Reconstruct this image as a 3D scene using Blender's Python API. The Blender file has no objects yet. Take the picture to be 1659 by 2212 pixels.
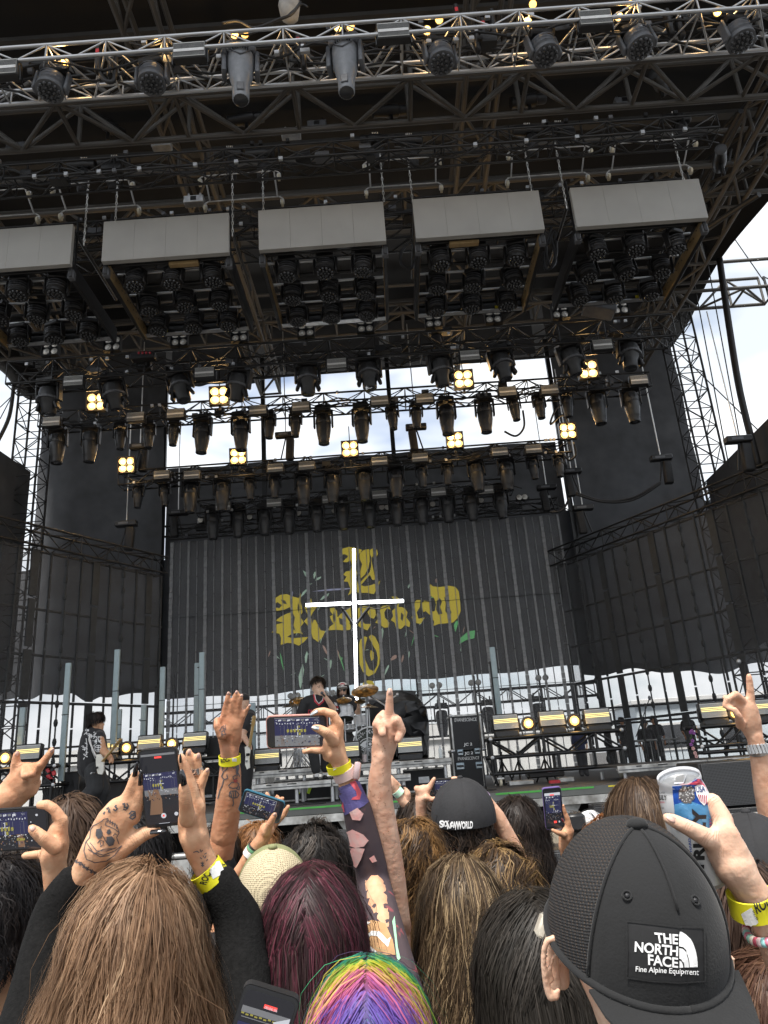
import bpy, bmesh, math, random
import numpy as np
from mathutils import Vector, Matrix, Quaternion
from mathutils.bvhtree import BVHTree
from mathutils.geometry import tessellate_polygon
random.seed(7); NR = np.random.RandomState(11)
S = bpy.context.scene
COL = S.collection
# ------------------------------------------------------------------ camera
FPX = 1609.2; PITCH = math.radians(18.8); ROLL = math.radians(4.15)
CAM = Vector((0, 0, 1.9))
_F = Vector((0, math.cos(PITCH), math.sin(PITCH))); _U0 = Vector((0, -math.sin(PITCH), math.cos(PITCH))); _R0 = Vector((1, 0, 0))
_R = _R0*math.cos(ROLL) - _U0*math.sin(ROLL); _U = _R0*math.sin(ROLL) + _U0*math.cos(ROLL)
cam_d = bpy.data.cameras.new('camera'); cam = bpy.data.objects.new('camera', cam_d); COL.objects.link(cam)
cam_d.sensor_fit = 'VERTICAL'; cam_d.sensor_height = 36; cam_d.lens = 36*FPX/2212
cam_d.clip_start = 0.05; cam_d.clip_end = 3000
cam.matrix_world = Matrix(((_R.x, _U.x, -_F.x, CAM.x), (_R.y, _U.y, -_F.y, CAM.y), (_R.z, _U.z, -_F.z, CAM.z), (0, 0, 0, 1)))
S.camera = cam
# ------------------------------------------------------------------ sky, sun, exposure
SUN_EL, SUN_AZ = math.radians(61), math.radians(200)      # azimuth clockwise from +Y (stage direction)
W = bpy.data.worlds.new('World'); S.world = W; W.use_nodes = True
nt = W.node_tree; nt.nodes.clear()
wo = nt.nodes.new('ShaderNodeOutputWorld'); bg = nt.nodes.new('ShaderNodeBackground'); bg.inputs['Strength'].default_value = 0.12
sk = nt.nodes.new('ShaderNodeTexSky'); sk.sky_type = 'NISHITA'; sk.sun_disc = False
sk.sun_elevation = SUN_EL; sk.sun_rotation = SUN_AZ; sk.dust_density = 2.0
tc = nt.nodes.new('ShaderNodeTexCoord'); mp = nt.nodes.new('ShaderNodeMapping'); mp.inputs['Scale'].default_value = (1.0, 1.0, 2.6)
nz = nt.nodes.new('ShaderNodeTexNoise'); nz.inputs['Scale'].default_value = 2.6; nz.inputs['Detail'].default_value = 4; nz.inputs['Roughness'].default_value = .58
cr = nt.nodes.new('ShaderNodeValToRGB'); cr.color_ramp.elements[0].position = .30; cr.color_ramp.elements[1].position = .50
nz2 = nt.nodes.new('ShaderNodeTexNoise'); nz2.inputs['Scale'].default_value = 4.5; nz2.inputs['Detail'].default_value = 3
cc = nt.nodes.new('ShaderNodeValToRGB'); cc.color_ramp.elements[0].position = .35; cc.color_ramp.elements[1].position = .65
cc.color_ramp.elements[0].color = (4.3, 4.65, 5.05, 1); cc.color_ramp.elements[1].color = (6.7, 6.8, 6.9, 1)
mx = nt.nodes.new('ShaderNodeMixRGB')
L = nt.links.new
L(tc.outputs['Generated'], mp.inputs['Vector']); L(mp.outputs[0], nz.inputs['Vector']); L(mp.outputs[0], nz2.inputs['Vector'])
L(nz.outputs['Fac'], cr.inputs[0]); L(nz2.outputs['Fac'], cc.inputs[0])
L(cr.outputs[0], mx.inputs['Fac']); L(sk.outputs[0], mx.inputs[1]); L(cc.outputs[0], mx.inputs[2]); L(mx.outputs[0], bg.inputs[0]); L(bg.outputs[0], wo.inputs[0])
sd = bpy.data.lights.new('sun', 'SUN'); sd.energy = 3.6; sd.angle = math.radians(12); sd.color = (1, .96, .9)
so = bpy.data.objects.new('sun', sd); COL.objects.link(so)
sdir = Vector((math.sin(SUN_AZ)*math.cos(SUN_EL), math.cos(SUN_AZ)*math.cos(SUN_EL), math.sin(SUN_EL)))
so.rotation_euler = sdir.to_track_quat('Z', 'Y').to_euler(); so.location = (0, -10, 30)
vs = S.view_settings; vs.view_transform = 'Standard'; vs.look = 'None'; vs.exposure = 0.85; vs.gamma = 1
S.cycles.max_bounces = 4; S.cycles.diffuse_bounces = 2; S.cycles.glossy_bounces = 2; S.cycles.transparent_max_bounces = 12
S.cycles.transmission_bounces = 2; S.cycles.use_denoising = True; S.cycles.adaptive_threshold = .025; S.cycles.sample_clamp_indirect = 4
# ------------------------------------------------------------------ pixel rays (display units of the 1659 x 2212 picture)
def ray(x, y): return _F + _R*((x-829.5)/FPX) + _U*((1106-y)/FPX)
def PY(x, y, Y): d = ray(x, y); return CAM + d*(Y/d.y)
def PZ(x, y, Z): d = ray(x, y); return CAM + d*((Z-CAM.z)/d.z)
def PD(x, y, d): return CAM + ray(x, y)*d
def proj(P):
    v = Vector(P)-CAM; d = v.dot(_F); return (829.5+FPX*v.dot(_R)/d, 1106-FPX*v.dot(_U)/d)
class Frame:      # reading frame: source region -> display units
    def __init__(s, x0, y0, x1): s.x0, s.y0, s.k = x0, y0, (x1-x0)/1659.0/1.507; s.s = s.k
    def __call__(s, X, Y): return (s.x0/1.507+X*s.k, s.y0/1.507+Y*s.k)
ONE = Frame(0, 0, 2500); ONE.k = ONE.s = 1.0
z1 = Frame(0, 2200, 900); z2 = Frame(700, 2200, 1500); z3 = Frame(1300, 2200, 2000); z4 = Frame(1800, 2150, 2500); z5 = Frame(0, 2700, 800)
z6 = Frame(700, 2700, 1700); z7 = Frame(1600, 2600, 2500); z8 = Frame(800, 2150, 1500); zL = Frame(850, 1740, 1550); zG = Frame(0, 2150, 700)
zR = Frame(1500, 2250, 2200); zS = Frame(950, 2180, 1450)
a1 = Frame(0, 0, 1250); a2 = Frame(1250, 0, 2500); a3 = Frame(0, 600, 1250); a4 = Frame(1250, 550, 2500)
a5 = Frame(0, 1050, 1250); a6 = Frame(1250, 1050, 2500); a7 = Frame(0, 1700, 1250); a8 = Frame(1250, 1700, 2500)
# ------------------------------------------------------------------ materials
MATS = {}
def mat(name, col=(.5, .5, .5), rough=.5, metal=0, var=.15, scale=8, bump=0, bscale=60, spec=.5, emit=None, estr=0, alpha=1, dirt=None, attr=None, coat=0, sheen=0, obj=True):
    if name in MATS: return MATS[name]
    m = bpy.data.materials.new(name); m.use_nodes = True; n = m.node_tree.nodes; l = m.node_tree.links.new
    b = n['Principled BSDF']; b.inputs['Roughness'].default_value = rough; b.inputs['Metallic'].default_value = metal
    b.inputs['Specular IOR Level'].default_value = spec; b.inputs['Alpha'].default_value = alpha
    b.inputs['Coat Weight'].default_value = coat; b.inputs['Sheen Weight'].default_value = sheen
    c4 = (*col, 1)
    t = n.new('ShaderNodeTexCoord')
    if attr:
        a = n.new('ShaderNodeAttribute'); a.attribute_name = attr; src = a.outputs['Color']
    else:
        src = None
    if var > 0:
        z = n.new('ShaderNodeTexNoise'); z.inputs['Scale'].default_value = scale; z.inputs['Detail'].default_value = 2.5; z.inputs['Roughness'].default_value = .65
        l(t.outputs['Object'], z.inputs['Vector'])
        r = n.new('ShaderNodeValToRGB'); r.color_ramp.elements[0].position = .3; r.color_ramp.elements[1].position = .7
        if src is not None:
            r.color_ramp.elements[0].color = (1-var,)*3+(1,); r.color_ramp.elements[1].color = (1+var,)*3+(1,)
            mm = n.new('ShaderNodeMixRGB'); mm.blend_type = 'MULTIPLY'; mm.inputs[0].default_value = 1
            l(src, mm.inputs[1]); l(r.outputs[0], mm.inputs[2]); src = mm.outputs[0]
        else:
            lo = dirt or tuple(c*(1-var) for c in col); r.color_ramp.elements[0].color = (*lo, 1)
            r.color_ramp.elements[1].color = (*[min(1, c*(1+var)) for c in col], 1); src = r.outputs[0]
        l(z.outputs['Fac'], r.inputs[0])
        rr = n.new('ShaderNodeMapRange'); rr.inputs['To Min'].default_value = max(0, rough-.08); rr.inputs['To Max'].default_value = min(1, rough+.1)
        l(z.outputs['Fac'], rr.inputs['Value']); l(rr.outputs[0], b.inputs['Roughness'])
    if src is not None: l(src, b.inputs['Base Color'])
    else: b.inputs['Base Color'].default_value = c4
    if bump > 0:
        z = n.new('ShaderNodeTexNoise'); z.inputs['Scale'].default_value = bscale; z.inputs['Detail'].default_value = 2
        l(t.outputs['Object'], z.inputs['Vector'])
        u = n.new('ShaderNodeBump'); u.inputs['Strength'].default_value = bump; u.inputs['Distance'].default_value = min(.02, .35/bscale)
        l(z.outputs['Fac'], u.inputs['Height']); l(u.outputs[0], b.inputs['Normal'])
    if emit:
        b.inputs['Emission Color'].default_value = (*emit, 1); b.inputs['Emission Strength'].default_value = estr
    MATS[name] = m; return m
BLK = mat('black_powder_coat', (.008, .008, .0085), .33, 0, .3, 6)
BLK2 = mat('black_plastic', (.012, .012, .013), .42, 0, .25, 12)
STEEL = mat('bare_aluminium', (.55, .56, .57), .38, .85, .2, 9)
GALV = mat('galvanised_steel', (.42, .42, .41), .5, .6, .25, 7)
RUST = mat('weathered_roof_steel', (.13, .125, .118), .6, .3, .35, 3, dirt=(.045, .043, .04))
CHAIN = mat('bright_chain_steel', (.7, .7, .68), .35, .9, .1, 20)
CLOTH = mat('black_drape', (.076, .080, .088), .75, 0, .3, 1.2, bump=.25, bscale=5)
TARP = mat('black_tarp', (.012, .012, .013), .32, 0, .3, 4, bump=.5, bscale=6)
DGREY = mat('dark_grey_housing', (.026, .027, .029), .38, 0, .2, 15)
MGREY = mat('grey_housing', (.10, .105, .115), .42, 0, .2, 12)
WHITE = mat('white_paint', (.75, .75, .74), .5, 0, .1, 10)
LEDGREY = mat('unlit_led_panel_face', (.36, .355, .335), .7, 0, .06, 1.5, bump=.03, bscale=200)
LENS = mat('dark_glass_lens', (.03, .032, .036), .12, 0, 0, spec=.8)
LENSW = mat('pale_reflector_lens', (.62, .6, .55), .22, .3, 0)
AMBER = mat('lit_tungsten_lamp', (1, .8, .5), .5, 0, 0, emit=(1, .40, .05), estr=.7)
AMBER2 = mat('lit_amber_face', (1, .7, .3), .5, 0, 0, emit=(1, .40, .05), estr=.75)
TUBE = mat('lit_white_tube', (1, 1, 1), .5, 0, 0, emit=(.93, .95, 1), estr=6)
YSTRIP = mat('lit_yellow_strip', (1, .9, .5), .5, 0, 0, emit=(1, .78, .22), estr=.75)
STROBEF = mat('strobe_reflector', (.50, .50, .47), .35, .25, .12, 60)
DECKM = mat('stage_deck_ply', (.05, .052, .055), .65, 0, .3, 3)
ALU2 = mat('worn_deck_edge', (.6, .6, .58), .45, .5, .25, 5, dirt=(.25, .24, .22))
GREEN = mat('green_gaffer_tape', (.07, .36, .06), .6, 0, .1)
YELL = mat('yellow_tape', (.72, .6, .03), .6, 0, .1)
RED = mat('red_plastic', (.5, .03, .04), .4, 0, .1)
CABLE = mat('black_cable', (.015, .015, .016), .5, 0, 0)
PRINTW = mat('white_print', (.82, .82, .82), .6, 0, .04)
PRINTK = mat('black_print', (.012, .012, .014), .6, 0, 0)
# ------------------------------------------------------------------ mesh builder
class MB:
    def __init__(s): s.v = []; s.f = []; s.n = 0
    def add(s, v, f):
        k = s.n; s.v.extend([tuple(p) for p in v]); s.f.extend([tuple(i+k for i in q) for q in f]); s.n += len(v); return s
    def box(s, c, h, M=None):
        hx, hy, hz = h
        pts = [(sx*hx, sy*hy, sz*hz) for sz in (-1, 1) for sx, sy in ((-1, -1), (1, -1), (1, 1), (-1, 1))]
        f = [(3, 2, 1, 0), (4, 5, 6, 7), (0, 1, 5, 4), (1, 2, 6, 5), (2, 3, 7, 6), (3, 0, 4, 7)]
        pts = [Vector(p) for p in pts]
        if M is not None: pts = [M @ p for p in pts]
        c = Vector(c); return s.add([p+c for p in pts], f)
    def tube(s, p0, p1, r0, r1=None, n=8, cap=True):
        return s.path([p0, p1], [r0, r0 if r1 is None else r1], n, cap)
    def path(s, pts, rs, n=8, cap=True, flat=1.0):
        pts = [Vector(p) for p in pts]
        if not hasattr(rs, '__len__'): rs = [rs]*len(pts)
        k = s.n; prev = None; m = len(pts)
        for i, p in enumerate(pts):
            t = (pts[min(i+1, m-1)]-pts[max(i-1, 0)]);
            if t.length < 1e-9: t = Vector((0, 0, 1))
            t.normalize()
            if prev is None: a = t.orthogonal().normalized()
            else:
                a = prev - t*prev.dot(t)
                a = a.normalized() if a.length > 1e-6 else t.orthogonal().normalized()
            prev = a; b = t.cross(a)
            for j in range(n):
                th = 2*math.pi*j/n; s.v.append(tuple(p+(a*math.cos(th)+b*math.sin(th)*flat)*rs[i]))
        for i in range(m-1):
            for j in range(n):
                j2 = (j+1) % n; s.f.append((k+i*n+j, k+i*n+j2, k+(i+1)*n+j2, k+(i+1)*n+j))
        if cap: s.f.append(tuple(k+j for j in reversed(range(n)))); s.f.append(tuple(k+(m-1)*n+j for j in range(n)))
        s.n += n*m; return s
    def lathe(s, prof, c=(0, 0, 0), M=None, n=16, cap=True, sx=1, sy=1):
        # prof: list of (r, z)
        k = s.n; c = Vector(c)
        for r, z in prof:
            for j in range(n):
                th = 2*math.pi*j/n; p = Vector((r*math.cos(th)*sx, r*math.sin(th)*sy, z)); s.v.append(tuple((M @ p if M is not None else p)+c))
        m = len(prof)
        for i in range(m-1):
            for j in range(n):
                j2 = (j+1) % n; s.f.append((k+i*n+j, k+i*n+j2, k+(i+1)*n+j2, k+(i+1)*n+j))
        if cap: s.f.append(tuple(k+j for j in reversed(range(n)))); s.f.append(tuple(k+(m-1)*n+j for j in range(n)))
        s.n += n*m; return s
    def ell(s, c, r, M=None, n=14, m=9):
        prof = [(max(1e-4, math.sin(math.pi*i/m)), -math.cos(math.pi*i/m)) for i in range(m+1)]
        A = Matrix.Diagonal(Vector(r)).to_3x3(); A = (M.to_3x3() @ A) if M is not None else A
        return s.lathe(prof, c, A, n)
    def prism(s, poly, o, ex, ey, ez):
        # polygon in (ex,ey) plane from o, extruded by ez
        o, ex, ey, ez = Vector(o), Vector(ex), Vector(ey), Vector(ez); n = len(poly); k = s.n
        for t in (0, 1):
            for a, b in poly: s.v.append(tuple(o+ex*a+ey*b+ez*t))
        tris = tessellate_polygon([[Vector((a, b, 0)) for a, b in poly]])
        for t in tris: s.f.append(tuple(k+i for i in t)); s.f.append(tuple(k+n+i for i in reversed(t)))
        for i in range(n): j = (i+1) % n; s.f.append((k+i, k+j, k+n+j, k+n+i))
        s.n += 2*n; return s
    def mesh(s, name, mt=None, smooth=False):
        me = bpy.data.meshes.new(name); me.from_pydata(s.v, [], s.f); me.validate(); me.update()
        if smooth is not False: shade(me, smooth)
        if mt: me.materials.append(mt)
        return me
    def build(s, name, mt, parent=None, smooth=False): return link(name, s.mesh(name, mt, smooth), parent)
def shade(me, ang=40):
    bm = bmesh.new(); bm.from_mesh(me)
    bmesh.ops.recalc_face_normals(bm, faces=bm.faces)
    bm.to_mesh(me); bm.free()
    me.polygons.foreach_set('use_smooth', [True]*len(me.polygons))
    if ang is not True:
        try: me.set_sharp_from_angle(angle=math.radians(ang))
        except Exception: pass
def link(name, me, parent=None, world=True):
    o = bpy.data.objects.new(name, me); COL.objects.link(o)
    if parent is not None:
        o.parent = parent
        if world: o.matrix_parent_inverse = WM(parent).inverted()
    return o
WMS = {}
def WM(o):
    M = o.matrix_basis.copy()
    if o.parent: M = WM(o.parent) @ o.matrix_parent_inverse @ M
    return M
def tag(o, label, cat=None, group=None, kind=None):
    if label: o['label'] = label
    if cat: o['category'] = cat
    if group: o['group'] = group
    if kind: o['kind'] = kind
    return o
def thing(name, label, cat, loc=(0, 0, 0), group=None, rot=None):
    o = bpy.data.objects.new(name, None); COL.objects.link(o); o.location = loc; o.empty_display_size = .1
    if rot: o.rotation_euler = rot
    return tag(o, label, cat, group)
def struct(o): o['kind'] = 'structure'; return o
KIDS = {}
def copy_tree(o, loc=None, rot=None, label=None, parent=None, scale=None):
    c = o.copy(); COL.objects.link(c)
    if parent is not None: c.parent = parent
    if loc is not None: c.location = loc
    if rot is not None: c.rotation_euler = rot
    if scale is not None: c.scale = (scale,)*3
    if label: c['label'] = label
    for ch in o.children: copy_tree(ch, parent=c)
    return c
_UB = {}
def ubar(mt, n=6):
    k = (mt.name, n)
    if k not in _UB: _UB[k] = MB().tube((0, 0, 0), (0, 0, 1), 1, n=n).mesh('bar', mt, 60)
    return _UB[k]
def bar(name, p0, p1, r, mt, parent=None, n=6):
    p0, p1 = Vector(p0), Vector(p1); d = p1-p0
    o = bpy.data.objects.new(name, ubar(mt, n)); COL.objects.link(o)
    M = Matrix.Translation(p0) @ d.to_track_quat('Z', 'Y').to_matrix().to_4x4() @ Matrix.Diagonal((r, r, d.length, 1))
    if parent is not None: o.parent = parent; o.matrix_parent_inverse = WM(parent).inverted()
    o.matrix_basis = M
    return o
_UBX = {}
def ubox(name, c, h, mt, parent=None, M=None):
    if mt.name not in _UBX: _UBX[mt.name] = MB().box((0, 0, 0), (1, 1, 1)).mesh('block', mt)
    o = bpy.data.objects.new(name, _UBX[mt.name]); COL.objects.link(o)
    if parent is not None: o.parent = parent; o.matrix_parent_inverse = WM(parent).inverted()
    o.matrix_basis = Matrix.Translation(Vector(c)) @ (M.to_4x4() if M is not None else Matrix.Identity(4)) @ Matrix.Diagonal((*h, 1))
    return o
ORD = ['first', 'second', 'third', 'fourth', 'fifth', 'sixth', 'seventh', 'eighth', 'ninth', 'tenth', 'eleventh', 'twelfth', 'thirteenth', 'fourteenth', 'fifteenth', 'sixteenth', 'seventeenth', 'eighteenth', 'nineteenth', 'twentieth',
       'twenty-first', 'twenty-second', 'twenty-third', 'twenty-fourth']
def rope(name, pts, r, mt, parent=None, n=5, sub=6):
    pts = [Vector(p) for p in pts]; out = []
    m = len(pts)
    for i in range(m-1):
        p0, p1, p2, p3 = pts[max(i-1, 0)], pts[i], pts[i+1], pts[min(i+2, m-1)]
        for k in range(sub):
            t = k/sub
            out.append(.5*((2*p1)+(p2-p0)*t+(2*p0-5*p1+4*p2-p3)*t*t+(3*p1-p0-3*p2+p3)*t**3))
    out.append(pts[-1])
    return MB().path(out, r, n).build(name, mt, parent, True)
WORK = bpy.data.scenes.new('workbench')      # scratch scene: evaluates modifiers and text without touching the big scene; removed at the end
def evaluated_mesh(data, setup=None):
    o = bpy.data.objects.new('tmp', data); WORK.collection.objects.link(o)
    if setup: setup(o)
    vl = WORK.view_layers[0]; vl.update(); dg = vl.depsgraph; dg.update()
    me = bpy.data.meshes.new_from_object(o.evaluated_get(dg)); bpy.data.objects.remove(o); return me
# ------------------------------------------------------------------ prints laid on surfaces
def bvh_of(*objs):
    vs, fs = [], []
    for o in objs:
        M = WM(o); k = len(vs); vs += [M @ v.co for v in o.data.vertices]; fs += [tuple(i+k for i in p.vertices) for p in o.data.polygons]
    return BVHTree.FromPolygons(vs, fs)
def onto(tree, x, y, off=.0008):
    d = ray(x, y).normalized(); h = tree.ray_cast(CAM, d)
    if h[0] is None: return None
    n = h[1]; n = n if n.dot(d) < 0 else -n
    return h[0]+n*off
class FlatSurf:
    """stand-in for a bvh: plane y=Y"""
    def __init__(s, Y): s.Y = Y
    def ray_cast(s, o, d): 
        t = (s.Y-o.y)/d.y; return (o+d*t, Vector((0, -1, 0)), 0, t)
def print_polys(name, tree, polys, mt, parent, fr=ONE, off=.0008, maxe=None):
    """filled outlines (frame pixels) laid on a surface"""
    bm = bmesh.new()
    for poly in polys:
        vs = [bm.verts.new((*fr(x, y), 0)) for x, y in poly]
        for t in tessellate_polygon([[Vector(v.co) for v in vs]]):
            try: bm.faces.new([vs[i] for i in t])
            except ValueError: pass
    return _lay(name, bm, tree, mt, parent, off, maxe)
def _lay(name, bm, tree, mt, parent, off, maxe):
    if maxe:
        for _ in range(5):
            es = [e for e in bm.edges if e.calc_length() > maxe]
            if not es: break
            bmesh.ops.subdivide_edges(bm, edges=es, cuts=1, use_grid_fill=False)
            bmesh.ops.triangulate(bm, faces=[f for f in bm.faces if len(f.verts) > 3])
    dead = []
    for v in bm.verts:
        p = onto(tree, v.co.x, v.co.y, off)
        if p is None: dead.append(v)
        else: v.co = p
    if dead: bmesh.ops.delete(bm, geom=dead, context='VERTS')
    for f in bm.faces:
        f.normal_update()
        if f.normal.dot(f.calc_center_median()-CAM) > 0: f.normal_flip()
    me = bpy.data.meshes.new(name); bm.to_mesh(me); bm.free(); me.materials.append(mt)
    return link(name, me, parent)
def print_lines(name, tree, lines, w, mt, parent, fr=ONE, off=.0008):
    """thin drawn lines: each a list of frame pixels; w = width in frame pixels"""
    bm = bmesh.new()
    for ln in lines:
        pts = [Vector((*fr(x, y), 0)) for x, y in ln]; hw = w*fr.s*.5
        res = []
        for i in range(len(pts)-1):
            n = max(1, int((pts[i+1]-pts[i]).length/3)); res += [pts[i].lerp(pts[i+1], k/n) for k in range(n)]
        res.append(pts[-1]); prev = None
        for i, p in enumerate(res):
            t = res[min(i+1, len(res)-1)]-res[max(i-1, 0)]; t = Vector((-t.y, t.x, 0)); 
            if t.length > 0: t.normalize()
            a, b = bm.verts.new(p+t*hw), bm.verts.new(p-t*hw)
            if prev: bm.faces.new((prev[0], a, b, prev[1]))
            prev = (a, b)
    return _lay(name, bm, tree, mt, parent, off, None)
def text_mesh2d(s, bold=0.0, shear=0, spacing=1.0):
    cu = bpy.data.curves.new('t', 'FONT'); cu.body = s; cu.offset = bold; cu.shear = shear; cu.space_character = spacing; cu.size = 1; cu.align_x = 'LEFT'; cu.resolution_u = 4
    me = evaluated_mesh(cu); bpy.data.curves.remove(cu)
    return me
def print_text(name, tree, s, quad, mt, parent, fr=ONE, bold=.0, off=.0008, maxe=6, tight=True, spacing=1.0):
    """text stretched on a 4-corner pixel quad: bottom-left, bottom-right, top-right, top-left"""
    me = text_mesh2d(s, bold, spacing=spacing); bm = bmesh.new(); bm.from_mesh(me); bpy.data.meshes.remove(me)
    bmesh.ops.triangulate(bm, faces=bm.faces)
    xs = [v.co.x for v in bm.verts]; ys = [v.co.y for v in bm.verts]
    if not xs: bm.free(); return None
    x0, x1, y0, y1 = min(xs), max(xs), min(ys), max(ys)
    q = [Vector((*fr(*p), 0)) for p in quad]
    for v in bm.verts:
        a = (v.co.x-x0)/(x1-x0); b = (v.co.y-y0)/max(1e-6, y1-y0)
        v.co = q[0].lerp(q[1], a).lerp(q[3].lerp(q[2], a), b)
    return _lay(name, bm, tree, mt, parent, off, maxe)
# ================================================================== figures: tapered capsule chains fused into one skin
def capsule(mb, a, b, ra, rb_, n=12, flat=None):
    a, b = Vector(a), Vector(b); t = b-a
    if t.length < 1e-6: t = Vector((0, 0, 1e-4))
    L_ = t.length; t.normalize()
    pts = []; rs = []
    for k in range(4): th = math.pi/2*(k/4); pts.append(a-t*ra*math.cos(th)); rs.append(max(1e-4, ra*math.sin(th)))
    pts.append(a); rs.append(ra); pts.append(b); rs.append(rb_)
    for k in range(1, 5): th = math.pi/2*(k/4); pts.append(b+t*rb_*math.sin(th)); rs.append(max(1e-4, rb_*math.cos(th)))
    # rings about a fixed basis
    if flat is not None:      # flat = (normal, factor): squash along normal
        nn = Vector(flat[0]).normalized(); u = nn-t*nn.dot(t)
        u = u.normalized() if u.length > 1e-4 else t.orthogonal().normalized(); fk = flat[1]
    else: u = t.orthogonal().normalized(); fk = 1
    w = t.cross(u); k0 = mb.n
    for p, r in zip(pts, rs):
        for j in range(n):
            th = 2*math.pi*j/n; mb.v.append(tuple(p+u*(r*fk*math.cos(th))+w*(r*math.sin(th))))
    m = len(pts)
    for i in range(m-1):
        for j in range(n): j2 = (j+1) % n; mb.f.append((k0+i*n+j, k0+i*n+j2, k0+(i+1)*n+j2, k0+(i+1)*n+j))
    mb.f.append(tuple(k0+j for j in reversed(range(n)))); mb.f.append(tuple(k0+(m-1)*n+j for j in range(n))); mb.n += n*m
def fuse_mesh(chains, ells=(), voxel=.01, it=4, fac=.5):
    """chains: [(points [(Vector, r), ...], flat or None)], ells: [(c, r3, M)] -> fused mesh"""
    mb = MB()
    for pts, flat in chains:
        if len(pts) == 1: mb.ell(pts[0][0], (pts[0][1],)*3)
        for (p, r), (q, r2) in zip(pts[:-1], pts[1:]): capsule(mb, p, q, r, r2, flat=flat)
    for c, r, M in ells: mb.ell(c, r, M, 18, 12)
    me = bpy.data.meshes.new('raw'); me.from_pydata(mb.v, [], mb.f)
    def setup(o):
        m = o.modifiers.new('r', 'REMESH'); m.mode = 'VOXEL'; m.voxel_size = voxel; m.adaptivity = 0
        s = o.modifiers.new('s', 'SMOOTH'); s.iterations = it; s.factor = fac
    out = evaluated_mesh(me, setup); bpy.data.meshes.remove(me)
    out.polygons.foreach_set('use_smooth', [True]*len(out.polygons)); out.materials.clear()
    return out
def join_meshes(mes, name):
    V, Fc, k = [], [], 0
    for me in mes:
        co = np.empty(len(me.vertices)*3); me.vertices.foreach_get('co', co); V.append(co.reshape(-1, 3))
        Fc += [tuple(i+k for i in p.vertices) for p in me.polygons]; k += len(me.vertices); bpy.data.meshes.remove(me)
    out = bpy.data.meshes.new(name); out.from_pydata(np.concatenate(V).tolist(), [], Fc); out.update()
    out.polygons.foreach_set('use_smooth', [True]*len(out.polygons)); return out
def organic(name, chains, mt, parent, voxel=.01, ells=(), it=4, fac=.5):
    me = fuse_mesh(chains, ells, voxel, it, fac); me.materials.append(mt); return link(name, me, parent)
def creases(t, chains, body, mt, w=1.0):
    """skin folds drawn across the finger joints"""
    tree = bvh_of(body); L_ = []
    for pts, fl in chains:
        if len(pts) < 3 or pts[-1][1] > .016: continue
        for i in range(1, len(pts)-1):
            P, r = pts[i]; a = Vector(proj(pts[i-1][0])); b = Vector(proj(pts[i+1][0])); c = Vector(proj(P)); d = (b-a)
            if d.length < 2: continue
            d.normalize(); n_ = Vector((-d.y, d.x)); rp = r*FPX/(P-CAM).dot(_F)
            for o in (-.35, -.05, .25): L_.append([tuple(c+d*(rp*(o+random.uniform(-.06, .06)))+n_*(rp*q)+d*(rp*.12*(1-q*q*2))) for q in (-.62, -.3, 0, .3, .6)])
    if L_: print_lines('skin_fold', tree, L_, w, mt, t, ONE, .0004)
class K:
    """reading frame + depth -> world joints with radii in frame pixels"""
    def __init__(s, fr, Y=None, d=None): s.fr, s.Y, s.d = fr, Y, d
    def p(s, x, y, dd=0):
        X, Y_ = s.fr(x, y)
        return PY(X, Y_, s.Y+dd) if s.Y else PD(X, Y_, s.d+dd)
    def __call__(s, x, y, r, dd=0):
        P = s.p(x, y, dd); return (P, r*s.fr.s*(P-CAM).dot(_F)/FPX)
    def chain(s, *pts, flat=None): return ([s(*q) for q in pts], flat)
    def m(s, px): # metres per frame pixel
        P = s.p(800, 800); return px*s.fr.s*(P-CAM).dot(_F)/FPX
def skin(name, col, var=.1):
    if name in MATS: return MATS[name]
    m = mat(name, col, .52, 0, var, 28, bump=.35, bscale=130, spec=.35, dirt=(col[0]*.92, col[1]*.76, col[2]*.7)); b = m.node_tree.nodes['Principled BSDF']
    n = m.node_tree.nodes; l = m.node_tree.links.new; z = n.new('ShaderNodeTexNoise'); z.inputs['Scale'].default_value = 38; z.inputs['Detail'].default_value = 1; l(n['Texture Coordinate'].outputs['Object'], z.inputs['Vector']); u = n.new('ShaderNodeBump'); u.inputs['Strength'].default_value = .45; u.inputs['Distance'].default_value = .006; l(z.outputs['Fac'], u.inputs['Height']); l(n['Bump'].outputs[0], u.inputs['Normal']); l(u.outputs[0], b.inputs['Normal'])
    b.inputs['Subsurface Weight'].default_value = .12; b.inputs['Subsurface Radius'].default_value = (.012, .005, .003); b.inputs['Subsurface Scale'].default_value = .5
    return m
SK_LIGHT = skin('fair_skin', (.62, .39, .27)); SK_TAN = skin('tan_skin', (.55, .31, .185)); SK_WARM = skin('warm_skin', (.60, .365, .225)); SK_PALE = skin('pale_skin', (.68, .475, .35)); SK_BROWN = skin('brown_skin', (.46, .235, .135))
SK_FRECK = skin('freckled_skin', (.6, .385, .28), .14)
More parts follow.
